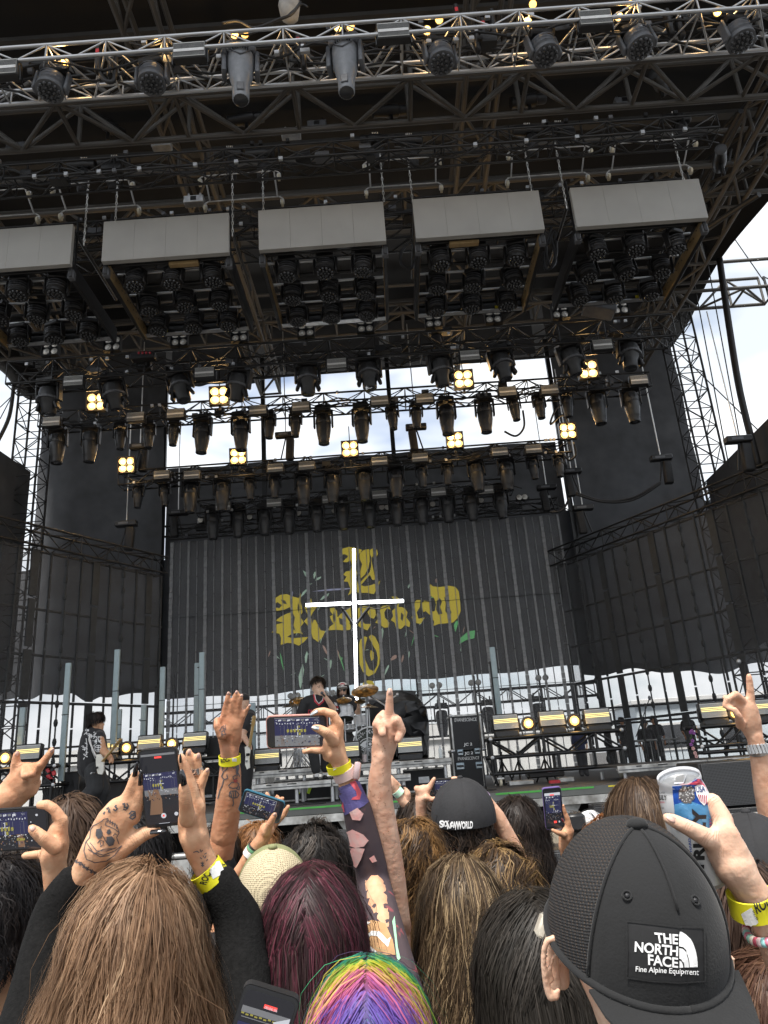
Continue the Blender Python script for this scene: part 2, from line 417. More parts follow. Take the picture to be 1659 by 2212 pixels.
# ------------------------------------------------------------------ hair made of locks of thin ribbons
HAIRM = mat('hair_strands', (.2, .15, .1), .5, 0, .2, 14, attr='col', spec=.3)
_hn = HAIRM.node_tree.nodes.new('ShaderNodeAttribute'); _hn.attribute_name = 'hn'; HAIRM.node_tree.links.new(_hn.outputs['Vector'], HAIRM.node_tree.nodes['Principled BSDF'].inputs['Normal'])   # strands shade with the head's curvature
_b = HAIRM.node_tree.nodes['Principled BSDF']; _tl = HAIRM.node_tree.nodes.new('ShaderNodeBsdfTranslucent'); _ms = HAIRM.node_tree.nodes.new('ShaderNodeMixShader'); _ms.inputs[0].default_value = .3
_lk = HAIRM.node_tree.links.new; _lk(_b.inputs['Base Color'].links[0].from_socket, _tl.inputs['Color']); _lk(_b.outputs[0], _ms.inputs[1]); _lk(_tl.outputs[0], _ms.inputs[2]); _lk(_ms.outputs[0], HAIRM.node_tree.nodes['Material Output'].inputs['Surface'])
def _march(root, crown, part, L_, steps, R, c, lift, flare, grav, q_end=-.25, jit=None):
    """root: (N,3) unit dirs; returns (N,steps,3) world paths and normals"""
    N = len(root); q = root.copy(); P = np.zeros((N, steps, 3)); Nn = np.zeros((N, steps, 3)); ds = L_[:, None]/(steps-1)
    Ra = np.mean(R); pos = c+q*R*(1+lift[:, None]); free = np.zeros(N, bool); hv = None
    out0 = np.zeros((N, 3))
    for k in range(steps):
        P[:, k] = pos; nrm = q/R; nrm /= np.linalg.norm(nrm, axis=1, keepdims=True)+1e-9; Nn[:, k] = np.where(free[:, None], out0, nrm)
        away = q-crown; away -= q*np.sum(away*q, 1, keepdims=True); away /= np.linalg.norm(away, axis=1, keepdims=True)+1e-6
        if part:
            sd_ = np.sign(q[:, :1]+1e-6)*np.array([[1., 0, 0]]); sd_ = sd_-q*np.sum(sd_*q, 1, keepdims=True); away = .75*sd_+.25*away
        g = np.array([[0, 0, -1.]]); gt = g-q*np.sum(g*q, 1, keepdims=True)
        T = away*(1-grav)+gt*grav*1.4
        if jit is not None: jt = np.cross(q, T)*jit[:, None]*min(1, k/3); T = T+jt
        T /= np.linalg.norm(T, axis=1, keepdims=True)+1e-9
        qn = q+T*ds/Ra; qn /= np.linalg.norm(qn, axis=1, keepdims=True)
        newfree = (~free) & (qn[:, 2] < q_end)
        if newfree.any():
            o = q.copy(); o[:, 2] = 0; o /= np.linalg.norm(o, axis=1, keepdims=True)+1e-9; out0 = np.where(newfree[:, None], o, out0)
        free |= newfree
        q = np.where(free[:, None], q, qn)
        fl = out0*flare*np.exp(-k/steps*2.0)
        D = g+fl if jit is None else g+fl+np.cross(out0, g)*jit[:, None]*.5; D = D/np.linalg.norm(D, axis=1, keepdims=True)
        pos = np.where(free[:, None], pos+D*ds, c+q*R*(1+lift[:, None]))
    return P, Nn
def hair(name, parent, c, R, n=2600, length=.3, width=.0018, cols=(((.1, .07, .05), 1),), crown=(0, -.35, .93), part=False, thick=.16, curl=0.0, freq=9, flare=.25, grav=.35, clumps=130, clump=.6, mess=.01, yaw=0, colfn=None, jitter=.25, base=True, front=.15, back=-.72, steps=10, q_end=-.25, tipcol=None, lenvar=.25):
    rs = np.random.RandomState(17+int(1000*abs(c[0]+2*c[1]+3*c[2])) % 9973)
    c = np.array(c, float); R = np.array(R, float); cy, sy = math.cos(yaw), math.sin(yaw); RZ = np.array([[cy, -sy, 0], [sy, cy, 0], [0, 0, 1]])
    crown = np.array(crown, float); crown /= np.linalg.norm(crown)
    def roots(m):
        o = np.zeros((0, 3))
        while len(o) < m:
            q = rs.normal(size=(m*3, 3)); q /= np.linalg.norm(q, axis=1, keepdims=True)
            zmin = np.where(q[:, 1] > .1, front, np.where(q[:, 1] < -.3, back, (front+back)/2)); q = q[q[:, 2] > zmin]; o = np.concatenate([o, q])
        return o[:m]
    G = roots(clumps); Cq = roots(n)
    if colfn is not None: pass
    Lg = length*(1+rs.uniform(-lenvar, lenvar, clumps)); own = np.argmax(Cq @ G.T, axis=1)
    LgF = np.where(G[:, 1] > .35, np.minimum(Lg, .12), Lg) if face_short(length) else Lg
    lg = thick*rs.uniform(.45 if curl < .01 else .1, 1, clumps)
    jg = .10*rs.normal(size=clumps)+.28*np.sin(G[:, 0]*5+G[:, 2]*3+rs.rand()*6)*np.cos(G[:, 1]*4)+rs.normal()*.12; jg = jg*min(1.6, .35+mess*60)
    Pg, Ng = _march(G, crown, part, LgF, steps, R, np.zeros(3), lg, flare, grav, q_end, jg)
    lc = np.clip(lg[own]+rs.uniform(-.03, .03, n), 0.01, thick*1.3)
    Pc, Nc = _march(Cq, crown, part, LgF[own]*(1+rs.uniform(-.12, .12, n)), steps, R, np.zeros(3), lc, flare, grav, q_end, jg[own]+.06*rs.normal(size=n))
    t = np.linspace(0, 1, steps)
    tg = (t[None, :, None]**.8)*clump
    off = rs.normal(size=(n, 1, 3))*.009
    P = Pc*(1-tg)+(Pg[own]+off)*tg; Nn = Nc
    Tn = np.gradient(P, axis=1); Tn /= np.linalg.norm(Tn, axis=2, keepdims=True)+1e-9
    lat = np.cross(Tn, Nn); lat /= np.linalg.norm(lat, axis=2, keepdims=True)+1e-9
    if curl > 0:
        ph = (rs.uniform(0, 6.28, clumps)[own]+rs.normal(size=n)*.25)[:, None]; fq = (freq*(1+rs.uniform(-jitter, jitter, clumps)))[own][:, None]; am = (curl*(.5+rs.rand(clumps)))[own][:, None]
        s_ = t[None, :]*length; A = am*np.minimum(1, t[None, :]*3)
        P = P+lat*(A*np.sin(6.283*fq*s_+ph))[..., None]+Nn*(A*np.maximum(-.3, np.cos(6.283*fq*s_+ph)))[..., None]
    P = P+np.cumsum(rs.normal(size=P.shape)*mess*.12, axis=1)+rs.normal(size=(n, 1, 3))*mess*.4*t[None, :, None]
    sway = .35*mess*np.sin(Cq[:, :1]*9+Cq[:, 2:]*7+np.linspace(0, 5, steps)[None, :]*(1+.4*np.sin(Cq[:, 1:2]*6)))*t[None, :]*4
    P = P+lat*sway[..., None]
    fl = rs.rand(n) < .05
    P[fl] += np.cumsum(rs.normal(size=(fl.sum(), steps, 3))*.0045+Nn[fl]*.002, axis=1)
    wd = width*(.6+.8*rs.rand(n))[:, None]*(1-.75*t[None, :]**2)
    rot = rs.uniform(-.4, .4, n)[:, None, None]; wv = lat*np.cos(rot)+Nn*np.sin(rot)
    A_, B_ = P-wv*wd[..., None], P+wv*wd[..., None]
    V = np.stack([A_, B_], 2).reshape(-1, 3)
    idx = (np.arange(n)[:, None]*steps+np.arange(steps-1)[None, :])*2
    Fq = np.stack([idx, idx+1, idx+3, idx+2], -1).reshape(-1, 4)
    w = np.array([x[1] for x in cols], float); w /= w.sum(); cl = np.array([x[0] for x in cols])
    o_ = np.argsort(cl.sum(1)); cum = np.cumsum(w[o_]); f_ = rs.uniform(3, 5, 6); fld = np.sin(Cq @ np.array([[2.4*f_[0]], [f_[1]], [1.2*f_[2]]])[:, 0]+f_[3]*3)+.8*np.sin(Cq @ np.array([-1.7*f_[4], 2*f_[5], f_[0]])+f_[1]*5)
    v_ = np.argsort(np.argsort(fld+rs.normal(size=n)*.9+.5*rs.normal(size=clumps)[own]))/n; own_c = o_[np.minimum(np.searchsorted(cum, v_), len(cols)-1)]
    if colfn is not None: sc = colfn(Cq, rs)
    else: sc = cl[own_c]
    sc = sc*(1+rs.uniform(-.09, .09, (n, 1)))
    sc = np.repeat(sc[:, None, :], steps, 1)
    if tipcol is not None:
        m = np.clip((t-.35)*1.8, 0, 1)[None, :, None]; sc = sc*(1-m)+np.array(tipcol)*(.8+.4*rs.rand(n))[:, None, None]*m
    sc = np.repeat(sc.reshape(-1, 3), 2, 0)
    if base:
        na = 56
        # shell under the locks
        ph = np.linspace(0, 2*math.pi, na, endpoint=False); e1 = np.cross(crown, [1, 0, 0]); e1 /= np.linalg.norm(e1); e2 = np.cross(crown, e1)
        rt = crown+.06*(np.cos(ph)[:, None]*e1+np.sin(ph)[:, None]*e2); rt /= np.linalg.norm(rt, axis=1, keepdims=True)
        stt = 20; Lb = np.full(na, max(length*.93, .05)); 
        Pb, Nb = _march(rt, crown, False, np.maximum(Lb, .2) if length > .16 else np.full(na, .19), stt, R, np.zeros(3), np.full(na, .012), flare*.8, grav, q_end)
        frontm = (rt[:, 1] > .0)
        k0 = len(V); V = np.concatenate([V, Pb.reshape(-1, 3)])
        ii = np.arange(na)[:, None]*stt+np.arange(stt-1)[None, :]; jj = ((np.arange(na)+1) % na)[:, None]*stt+np.arange(stt-1)[None, :]
        Fb = np.stack([ii, jj, jj+1, ii+1], -1)
        u = Pb/R; zz = u[:, :-1, 2]; keep = ~((u[:, :-1, 1] > .25) & (zz < front))
        Fb = Fb[keep]; Fq = np.concatenate([Fq, Fb.reshape(-1, 4)+k0])
        bc = np.mean(cl*w[:, None]*len(w), 0)*.88 if colfn is None else np.array([.08, .06, .12])
        if colfn is not None:
            bcs = colfn(np.clip(Pb.reshape(-1, 3)/R, -1, 1), rs)*.6; sc = np.concatenate([sc, bcs])
        else: sc = np.concatenate([sc, np.repeat(bc[None], len(Pb.reshape(-1, 3)), 0)])
    V = V @ RZ.T+c
    NV = np.repeat((Nn+rs.normal(size=(n, 1, 3))*.10+rs.normal(size=Nn.shape)*.05).reshape(-1, 3), 2, 0)
    if base: NV = np.concatenate([NV, Nb.reshape(-1, 3)])
    NV = (NV/(np.linalg.norm(NV, axis=1, keepdims=True)+1e-9)) @ RZ.T
    me = bpy.data.meshes.new(name); nf = len(Fq)
    me.vertices.add(len(V)); me.vertices.foreach_set('co', V.astype(np.float32).ravel()); me.loops.add(nf*4); me.loops.foreach_set('vertex_index', Fq.astype(np.int32).ravel())
    me.polygons.add(nf); me.polygons.foreach_set('loop_start', np.arange(nf, dtype=np.int32)*4); me.update(calc_edges=True)
    me.polygons.foreach_set('use_smooth', np.ones(nf, bool))
    an = me.attributes.new('hn', 'FLOAT_VECTOR', 'POINT'); an.data.foreach_set('vector', NV.astype(np.float32).ravel())
    at = me.attributes.new('col', 'FLOAT_COLOR', 'POINT'); at.data.foreach_set('color', np.concatenate([np.clip(sc, 0, 1), np.ones((len(sc), 1))], 1).astype(np.float32).ravel())
    me.materials.append(HAIRM); return link(name, me, parent)
def face_short(L_): return L_ > .13
# ================================================================== the setting
def rb(mb, c, h, bev=.01, seg=1, M=None):
    bm = bmesh.new(); bmesh.ops.create_cube(bm, size=2)
    for v in bm.verts: v.co = Vector((v.co.x*h[0], v.co.y*h[1], v.co.z*h[2]))
    bmesh.ops.bevel(bm, geom=bm.edges[:], offset=min(bev, min(h)*.9), segments=seg, affect='EDGES', profile=.5)
    bm.verts.index_update(); c = Vector(c)
    mb.add([(M @ v.co if M is not None else v.co)+c for v in bm.verts], [tuple(v.index for v in f.verts) for f in bm.faces]); bm.free(); return mb
MB.rbox = rb
asphalt = mat('trodden_asphalt', (.075, .07, .065), .85, 0, .35, .8, bump=.3, bscale=40)
struct(MB().box((0, 100, -.1), (700, 700, .1)).build('ground', asphalt))
DZ = 1.45                                   # stage deck height
struct(MB().box((-.6, 17.6, DZ-.03), (12.4, 6.6, .03)).build('stage_deck', DECKM))
# deck fascia: dark lip, tape line, pale aluminium beam
lip = mat('grey_deck_lip', (.10, .105, .10), .6, 0, .25, 2)
struct(MB().box((-.6, 10.985, DZ-.055), (12.4, .015, .052)).build('stage_lip', lip))
for k in range(9):
    x0 = -12.9+k*2.75
    st = struct(MB().box((x0+1.36, 10.975, DZ-.165), (1.345, .02, .05)).build('stage_edge_beam', ALU2))
gt = thing('tape_line', 'green gaffer tape line along the front lip of the stage', 'tape', (0, 10.96, DZ))
for a, b in ((-2.6, .9), (1.25, 2.6)):
    MB().box(((a+b)/2, 10.967, DZ-.018), ((b-a)/2, .002, .012)).build('tape_strip', GREEN, gt)
yt = MB().box((3.7, 10.967, DZ-.02), (.9, .002, .009)).build('tape_line', YELL); tag(yt, 'yellow tape line along the stage lip right of the purple phone', 'tape')
# substructure
void = mat('black_shade_sheet', (.008, .008, .008), .9, 0, .2, 2)
struct(MB().box((-.6, 12.3, .7), (12.4, .02, .69)).build('understage_shade_sheet', void))  # black sheet added to stand in for the shade under the deck
sub = thing('stage_scaffold', 'galvanised scaffold legs and braces under the stage front', 'scaffold', (0, 11.2, 0))
for i, x in enumerate(np.arange(-11.5, 11.3, 1.53)):
    bar('leg', (x, 11.15, 0), (x, 11.15, DZ-.2), .03, GALV, sub, 8)
    MB().prism([(-.16, 0), (.16, 0), (.05, -.17), (-.05, -.17)], (x, 11.1, DZ-.215), (1, 0, 0), (0, 0, 1), (0, .06, 0)).build('leg_head', ALU2, sub)
    for z in (.55, .95):
        bar('ledger', (x, 11.16, z), (x+1.53, 11.16, z), .022, GALV, sub)
    bar('brace', (x, 11.2, .55 if i % 2 else 1.1), (x+1.53, 11.2, 1.1 if i % 2 else .55), .02, GALV, sub)
# crowd barrier in the pit
cb = thing('crowd_barrier', 'grey steel crowd barrier in front of the stage', 'barrier', (0, 9.6, 0))
for k in range(8):
    x0 = -6+k*1.5
    MB().box((x0+.74, 9.6, .62), (.735, .015, .4)).build('panel', GALV, cb)
    bar('rail', (x0, 9.6, 1.06), (x0+1.48, 9.6, 1.06), .028, GALV, cb, 8)
    bar('foot', (x0+.1, 9.6, .02), (x0+.1, 8.9, .02), .03, GALV, cb)
# backstage: pale marquees and a low white cabin seen through the screens
TENT = mat('white_marquee_pvc', (.8, .8, .78), .6, 0, .07, .4)
CABIN = mat('pale_blue_cabin', (.62, .69, .74), .6, 0, .08, .6)
def marquee(x, y, w, d, h, rh, label):
    t = thing('marquee_tent', label, 'tent', (x, y, 0))
    MB().box((x, y, h/2), (w/2, d/2, h/2)).build('wall', TENT, t)
    m = MB(); m.prism([(-w/2-.2, h), (w/2+.2, h), (0, h+rh)], (x, y-d/2-.15, 0), (1, 0, 0), (0, 0, 1), (0, d+.3, 0)); m.build('roof', TENT, t)
    for k in range(int(w//2.4)+1):
        bar('pole', (x-w/2+k*2.4, y-d/2-.03, 0), (x-w/2+k*2.4, y-d/2-.03, h), .035, GALV, t)
marquee(-14, 40, 14, 8, 2.9, .8, 'white marquee behind the stage, left of the drum kit')
marquee(1.5, 44, 16, 8, 3.0, .8, 'white marquee behind the drum kit and road cases')
cbn = thing('site_cabin', 'pale blue site cabin seen through the right side screen', 'cabin', (15, 38, 0))
MB().rbox((15.5, 38, 1.9), (4.5, 2, 1.9), .05).build('wall', CABIN, cbn)
for k in range(3):
    wdo = MB().box((12.6+k*2.9, 35.98, 2.3), (.8, .03, .6)).build('window', WHITE, cbn); MB().box((12.6+k*2.9, 35.945, 2.3), (.7, .01, .5)).build('pane', LENS, wdo)
MB().rbox((15.5, 38, 3.9), (4.7, 2.2, .1), .02).build('roof', WHITE, cbn)
marquee(25, 46, 12, 8, 3.4, 1.0, 'white marquee far behind the right wing of the stage')
# ------------------------------------------------------------------ trusses
def truss(name, label, p0, p1, w, h, bay, rc, rbr, mt, group=None, cat='truss', face=('f', 'b', 'u', 'd'), endplates=True):
    p0, p1 = Vector(p0), Vector(p1); ax = (p1-p0); Ln = ax.length; ax.normalize()
    side = ax.cross(Vector((0, 0, 1)))
    if side.length < .1: side = Vector((0, 1, 0))
    side.normalize(); up = side.cross(ax).normalized()
    t = thing(name, label, cat, (p0+p1)/2-up*h/2, group)
    corners = {(s, u): (p0+side*(s*w/2)+up*(u*h/2)) for s in (-1, 1) for u in (-1, 1)}
    for k, c in corners.items(): bar('chord', c, c+ax*Ln, rc, mt, t, 8)
    n = max(1, round(Ln/bay)); b = Ln/n
    FA = {'f': ((-1, -1), (-1, 1)), 'b': ((1, -1), (1, 1)), 'u': ((-1, 1), (1, 1)), 'd': ((-1, -1), (1, -1))}
    for fk in face:
        c0, c1 = corners[FA[fk][0]], corners[FA[fk][1]]
        for i in range(n+1):
            if i % 2 == 0 or i == n: bar('post', c0+ax*(b*i), c1+ax*(b*i), rbr, mt, t)
            if i < n:
                A, B = (c0, c1) if i % 2 else (c1, c0); bar('brace', A+ax*(b*i), B+ax*(b*(i+1)), rbr, mt, t)
    t['axis'] = 0; del t['axis']
    return t
CX = -.62
front = truss('lighting_truss', 'bare aluminium front truss at the very top with big grey fixtures', (-6.6, 7, 10.41), (6.8, 7, 10.41), .6, .22, .36, .024, .012, STEEL)
truss('roof_truss', 'brown weathered roof truss behind the aluminium front truss', (-12.5, 9.6, 12.85), (11.5, 9.6, 12.85), .9, .9, .95, .055, .04, RUST, face=('f', 'b', 'd'))
truss('roof_truss', 'second brown roof truss above the five grey panels', (-12.5, 13.2, 13.9), (11.5, 13.2, 13.9), .9, .9, .95, .055, .04, RUST, face=('f', 'd'))
truss('roof_truss', 'brown roof truss at the back above the blinder row', (-12.5, 18.4, 14.3), (11.5, 18.4, 14.3), .9, .9, .95, .05, .036, RUST, face=('f', 'd'))
for x, lb in ((-8.4, 'left'), (-3.3, 'centre left'), (2.3, 'centre right'), (8.2, 'right')):
    truss('roof_truss', 'brown roof truss running front to back, '+lb+' one of four', (x, 3.6, 13.6), (x, 21, 13.6), .6, .7, 1.0, .05, .035, RUST, face=('f', 'b', 'd'))
cart = truss('lighting_truss', 'black truss carrying chain hoists above the grey panels', (-7.2, 9.3, 11.0), (5.6, 9.3, 11.0), .4, .26, .42, .02, .011, BLK)
cart2 = truss('lighting_truss', 'black truss just behind the tops of the grey panels', (-7.4, 10.9, 11.2), (5.7, 10.9, 11.2), .4, .3, .45, .02, .011, BLK)
truss('lighting_truss', 'black truss hung between the front truss and the chain hoists', (-7.4, 8.2, 11.7), (5.9, 8.2, 11.7), .4, .3, .42, .02, .012, BLK)
truss('lighting_truss', 'black truss hung above the rear of the pods', (-7.4, 11.9, 11.5), (5.9, 11.9, 11.5), .4, .34, .42, .02, .012, BLK)
tA = truss('lighting_truss', 'black truss with unlit four-lamp blinders on top', (-7.45, 13.5, 9.98), (6.15, 13.5, 9.98), .5, .5, .47, .026, .013, BLK)
tB = truss('lighting_truss', 'black truss crossing the upper sky gap, second light row', (-7.75, 15.5, 9.95), (6.3, 15.5, 9.85), .42, .36, .47, .024, .012, BLK)
tC = truss('lighting_truss', 'black truss crossing the lower sky gap, third light row', (-6.6, 17.5, 9.2), (4.8, 17.5, 9.2), .42, .36, .47, .024, .012, BLK)
tD = truss('lighting_truss', 'short black truss with twelve heads above the screen', (-4.95, 18.7, 8.72), (3.45, 18.7, 8.72), .4, .34, .42, .022, .011, BLK)
tE = truss('screen_truss', 'black truss along the top edge of the centre screen', (-6.1, 19.7, 8.45), (4.8, 19.7, 8.45), .35, .3, .5, .022, .011, BLK)
# wing screen trusses
LW0, LW1 = Vector((-9.0, 12.5, 7)), Vector((-5.65, 18.0, 7)); RW0, RW1 = Vector((4.61, 20.1, 7)), Vector((9.3, 12.2, 7))
tL = truss('screen_truss', 'black truss along the top of the left wing screen', LW0, LW1, .4, .42, .5, .026, .013, BLK)
tR = truss('screen_truss', 'black truss along the top of the right wing screen', RW0, RW1, .4, .42, .5, .026, .013, BLK)
# towers
def tower(label, x, y, z0, z1, w, mt, bay=.6):
    t = thing('lattice_tower', label, 'tower', (x, y, z0))
    cs = [Vector((x+sx*w/2, y+sy*w/2, 0)) for sx, sy in ((-1, -1), (1, -1), (1, 1), (-1, 1))]
    for c in cs: bar('chord', c+Vector((0, 0, z0)), c+Vector((0, 0, z1)), .035, mt, t, 8)
    n = round((z1-z0)/bay)
    for k in range(4):
        a, b = cs[k], cs[(k+1) % 4]
        for i in range(n):
            za, zb = z0+(z1-z0)*i/n, z0+(z1-z0)*(i+1)/n
            bar('rung', a+Vector((0, 0, za)), b+Vector((0, 0, za)), .016, mt, t)
            A, B = (a, b) if i % 2 else (b, a); bar('brace', A+Vector((0, 0, za)), B+Vector((0, 0, zb)), .016, mt, t)
TWR = mat('dark_tower_steel', (.035, .036, .038), .5, .3, .3, 4)
tower('dark lattice tower at the left edge of the back drapes', -10.55, 20.6, 0, 15.5, .75, TWR)
tower('dark lattice tower at the right edge of the back drapes', 9.6, 20.6, 0, 15.5, .75, TWR)
tower('tall lattice tower at the far right against the sky', 11.55, 17.6, 0, 14.2, .8, TWR, .55)
tower('lattice tower at the far left behind the left wing', -13.2, 19.0, 0, 14.5, .8, TWR)
# ------------------------------------------------------------------ drapes and roof
def cloth_grid(name, fn, nu, nv, mt, parent=None, smooth=True):
    v = [fn(i/nu, j/nv) for j in range(nv+1) for i in range(nu+1)]
    f = [(j*(nu+1)+i, j*(nu+1)+i+1, (j+1)*(nu+1)+i+1, (j+1)*(nu+1)+i) for j in range(nv) for i in range(nu)]
    m = MB(); m.add(v, f); return m.build(name, mt, parent, smooth)
def drape(label, x0, x1, z0, z1, y, amp=.05, sag=0, name='back_drape', y1=None, wr=.0):
    ph = random.random()*6; y1 = y if y1 is None else y1
    def fn(u, w):
        x = x0+(x1-x0)*u; z = z0+(z1-z0)*w; 
        zz = z+(sag*(math.sin(u*5+ph)+.7*math.sin(u*13+2*ph)+.5*math.sin(u*31+ph)) if w == 0 else 0)
        yy = y+(y1-y)*u+amp*math.sin(u*abs(x1-x0)*2.3+ph+.5*math.sin(w*3))+wr*math.sin(w*31+u*3)*max(0, abs(u-.5)*2-.75)*4
        return (x, yy, zz)
    o = cloth_grid(name, fn, 60, 40, CLOTH); return tag(o, label, 'drape')
drape('tall black drape left of the sky gap', -11.0, -6.95, 4.5, 17.2, 22, .04, .12, wr=.05)
drape('tall black drape right of the sky gap', 5.9, 9.95, 4.2, 17.2, 22, .04, .1, wr=.05)
drape('wide black backdrop behind the centre screen below the sky gap', -7.0, 5.8, 4.25, 11.62, 22.6, .05, .06)
drape('black valance strip above the left part of the sky gap', -6.9, -3.95, 14.5, 17.4, 22.4, .03, .04, 'valance_drape')
drape('black valance strip above the middle of the sky gap', -3.6, .25, 14.75, 17.4, 22.3, .03, .04, 'valance_drape')
drape('black valance strip above the right part of the sky gap', .6, 5.55, 14.8, 17.4, 22.4, .03, .04, 'valance_drape')
drape('black side drape left of the stage below the left sky patch', -11.3, -10.7, 4.6, 11.15, 11.5, .05, .1, 'side_drape', y1=20.9)
drape('black side drape right of the stage below the right sky patch', 9.62, 9.3, 4.2, 9.25, 20.9, .05, .1, 'side_drape', y1=11.0)
for x, lb in ((-7.0, 'left'), (-3.75, 'centre left'), (.45, 'centre right'), (5.85, 'right')):
    tag(MB().box((x, 22.2, 8.3 if x in (-7.0, 5.85) else 12.5), (.07, .06, 6.9 if x in (-7.0, 5.85) else 2.9)).build('support_post', BLK), 'thin black upright post crossing the sky gap, '+lb+' of four', 'post')
ROOF = mat('black_roof_skin', (.006, .006, .007), .7, 0, .3, .5)
def rooffn(u, w):
    y = 2.2+(26-2.2)*w; e = 2*u-1; a = abs(e)
    drop = 0 if a < .84 else ((a-.84)/.16)**2*(1.5+.15*math.sin(w*14))
    x = CX+e*(10.9+.25*math.sin(w*17)*max(0, a-.8)*5)
    return (x, y, 16.6-drop+.25*math.cos(w*5))
tag(cloth_grid('stage_roof', rooffn, 60, 30, ROOF), 'black fabric roof spanning the whole stage', 'roof')
PURL = mat('grey_roof_batten', (.06, .06, .06), .7, 0, .2, 2)
for i, (y, z, hw) in enumerate(((10.6, 14.9, .09), (13.6, 14.9, .1), (16.8, 14.95, .09), (20.2, 15.0, .08))):
    tag(MB().box((CX, y, z+.75), (10.0, hw, .05)).build('roof_batten', PURL), ORD[i]+' pale grey roof batten from the front, spanning the stage', 'batten')
# rolled fabric hanging at the left roof edge
def skirtfn2(u, w):
    a = math.pi*(1.15*w); y = 13.5+7.8*u; r = .5-.1*u+.06*math.sin(u*21)
    return (-11.0-.3*(1-u)-r*math.cos(a), y, 14.5-.2*u+r*1.1*math.sin(-a))
tag(cloth_grid('roof_skirt', skirtfn2, 40, 12, ROOF), 'rolled black fabric skirt hanging at the left roof edge', 'roof skirt')
# diagonal right-hand roof braces (fan of tubes at upper right)
fan = thing('roof_brace', 'fan of dark lattice braces at the upper right roof corner', 'brace', (9, 13, 12))
for k, (a, b) in enumerate((((1360, 470), (1659, 300)), ((1390, 520), (1659, 345)), ((1400, 440), (1659, 250)), ((1420, 560), (1640, 420)), ((1480, 360), (1659, 180)), ((1500, 420), (1600, 240)), ((1560, 400), (1659, 205)))):
    bar('tube', PY(*a, 16-.4*k), PY(*b, 13-.3*k), .06, TWR, fan)
for k in range(9):
    a, b = (1385+k*30, 480-k*16), (1400+k*30, 430-k*18); bar('lacing', PY(*a, 15.2-.3*k), PY(*b, 15.0-.3*k), .03, TWR, fan)
# guy lines on the open right and left sides
for i, (a, b) in enumerate((((1465, 760), (1659, 950)), ((1490, 560), (1575, 1010)), ((1520, 520), (1600, 960)), ((1555, 470), (1659, 620)))):
    tag(bar('guy_line', PY(*a, 18), PY(*b, 18), .016, CABLE), ORD[i]+' thin guy line across the sky patch at right', 'guy line')
for i, (a, b) in enumerate((((0, 880), (95, 790)), ((0, 905), (60, 790)), ((95, 800), (90, 960)))):
    tag(bar('guy_line', PY(*a, 18), PY(*b, 18), .014, CABLE), ORD[i]+' thin guy line across the sky patch at left', 'guy line')
tag(rope('cable_bundle', [PY(x, y, 17) for x, y in ((1555, 560), (1575, 700), (1600, 850), (1640, 1010))], .09, CABLE), 'thick black cable bundle hanging at the right of the stage', 'cable')
tag(rope('cable_bundle', [PY(x, y, 17) for x, y in ((30, 830), (20, 900), (-8, 960))], .05, CABLE), 'thick black cable curving down at the left edge', 'cable')
# ------------------------------------------------------------------ screens: see-through LED walls of separate columns
def trans_mat(name, col, alpha, rough=.55):
    m = bpy.data.materials.new(name); m.use_nodes = True; n = m.node_tree.nodes; l = m.node_tree.links.new
    b = n['Principled BSDF']; b.inputs['Base Color'].default_value = (*col, 1); b.inputs['Roughness'].default_value = rough
    tr = n.new('ShaderNodeBsdfTransparent'); mxs = n.new('ShaderNodeMixShader'); mxs.inputs[0].default_value = alpha
    t = n.new('ShaderNodeTexCoord'); z = n.new('ShaderNodeTexNoise'); z.inputs['Scale'].default_value = 1.3; l(t.outputs['Object'], z.inputs['Vector'])
    r = n.new('ShaderNodeMapRange'); r.inputs['To Min'].default_value = alpha-.07; r.inputs['To Max'].default_value = alpha+.07; l(z.outputs['Fac'], r.inputs[0]); l(r.outputs[0], mxs.inputs[0])
    l(tr.outputs[0], mxs.inputs[1]); l(b.outputs[0], mxs.inputs[2]); l(mxs.outputs[0], n['Material Output'].inputs['Surface']); return m
SCR = trans_mat('led_mesh_screen', (.21, .216, .225), .22)
SCRW = trans_mat('led_mesh_screen_wing', (.09, .095, .102), .2)
SBAR = mat('screen_strut', (.26, .265, .27), .6, .2, .2, 12)
SBARD = mat('dark_screen_strut', (.035, .038, .04), .6, .2, .25, 8)
YW = 20.0
scr = thing('led_screen', 'see-through centre video screen with yellow blackletter logo', 'screen', (CX, YW, DZ))
sx0, sx1, sz0, sz1 = -6.0, 4.85, 1.5, 8.25
NC = 23; cw = (sx1-sx0)/NC
me_t = MB().box((0, 0, 0), (cw/2-.004, .008, (sz1-sz0)/2)).mesh('screen_column', SCR)
def strut_mesh(hw, seg, mt, H):
    m = MB(); n = int(H/seg)
    for k in range(n): m.box((0, 0, -H/2+(k+.5)*H/n), (hw*(1 if k % 3 else .86), .02, H/n/2*.94))
    return m.mesh('strut', mt)
wide = strut_mesh(.046, .16, SBAR, sz1-sz0); thin = strut_mesh(.009, .5, SBAR, sz1-sz0)
for k in range(NC):
    o = link('screen_column', me_t, scr); o.matrix_basis = Matrix.Translation((sx0+cw*(k+.5), YW, (sz0+sz1)/2))
med = strut_mesh(.03, .11, SBAR, sz1-sz0)
for k in range(2*NC+1):
    o = link('strut', (wide, thin, med, thin)[k % 4], scr); o.matrix_basis = Matrix.Translation((sx0+cw*k/2, YW-.035, (sz0+sz1)/2))
for z in (2.9, 3.75, 6.1): bar('cross_cable', (sx0, YW-.06, z), (sx1, YW-.06, z-.1), .007, SBARD, scr)
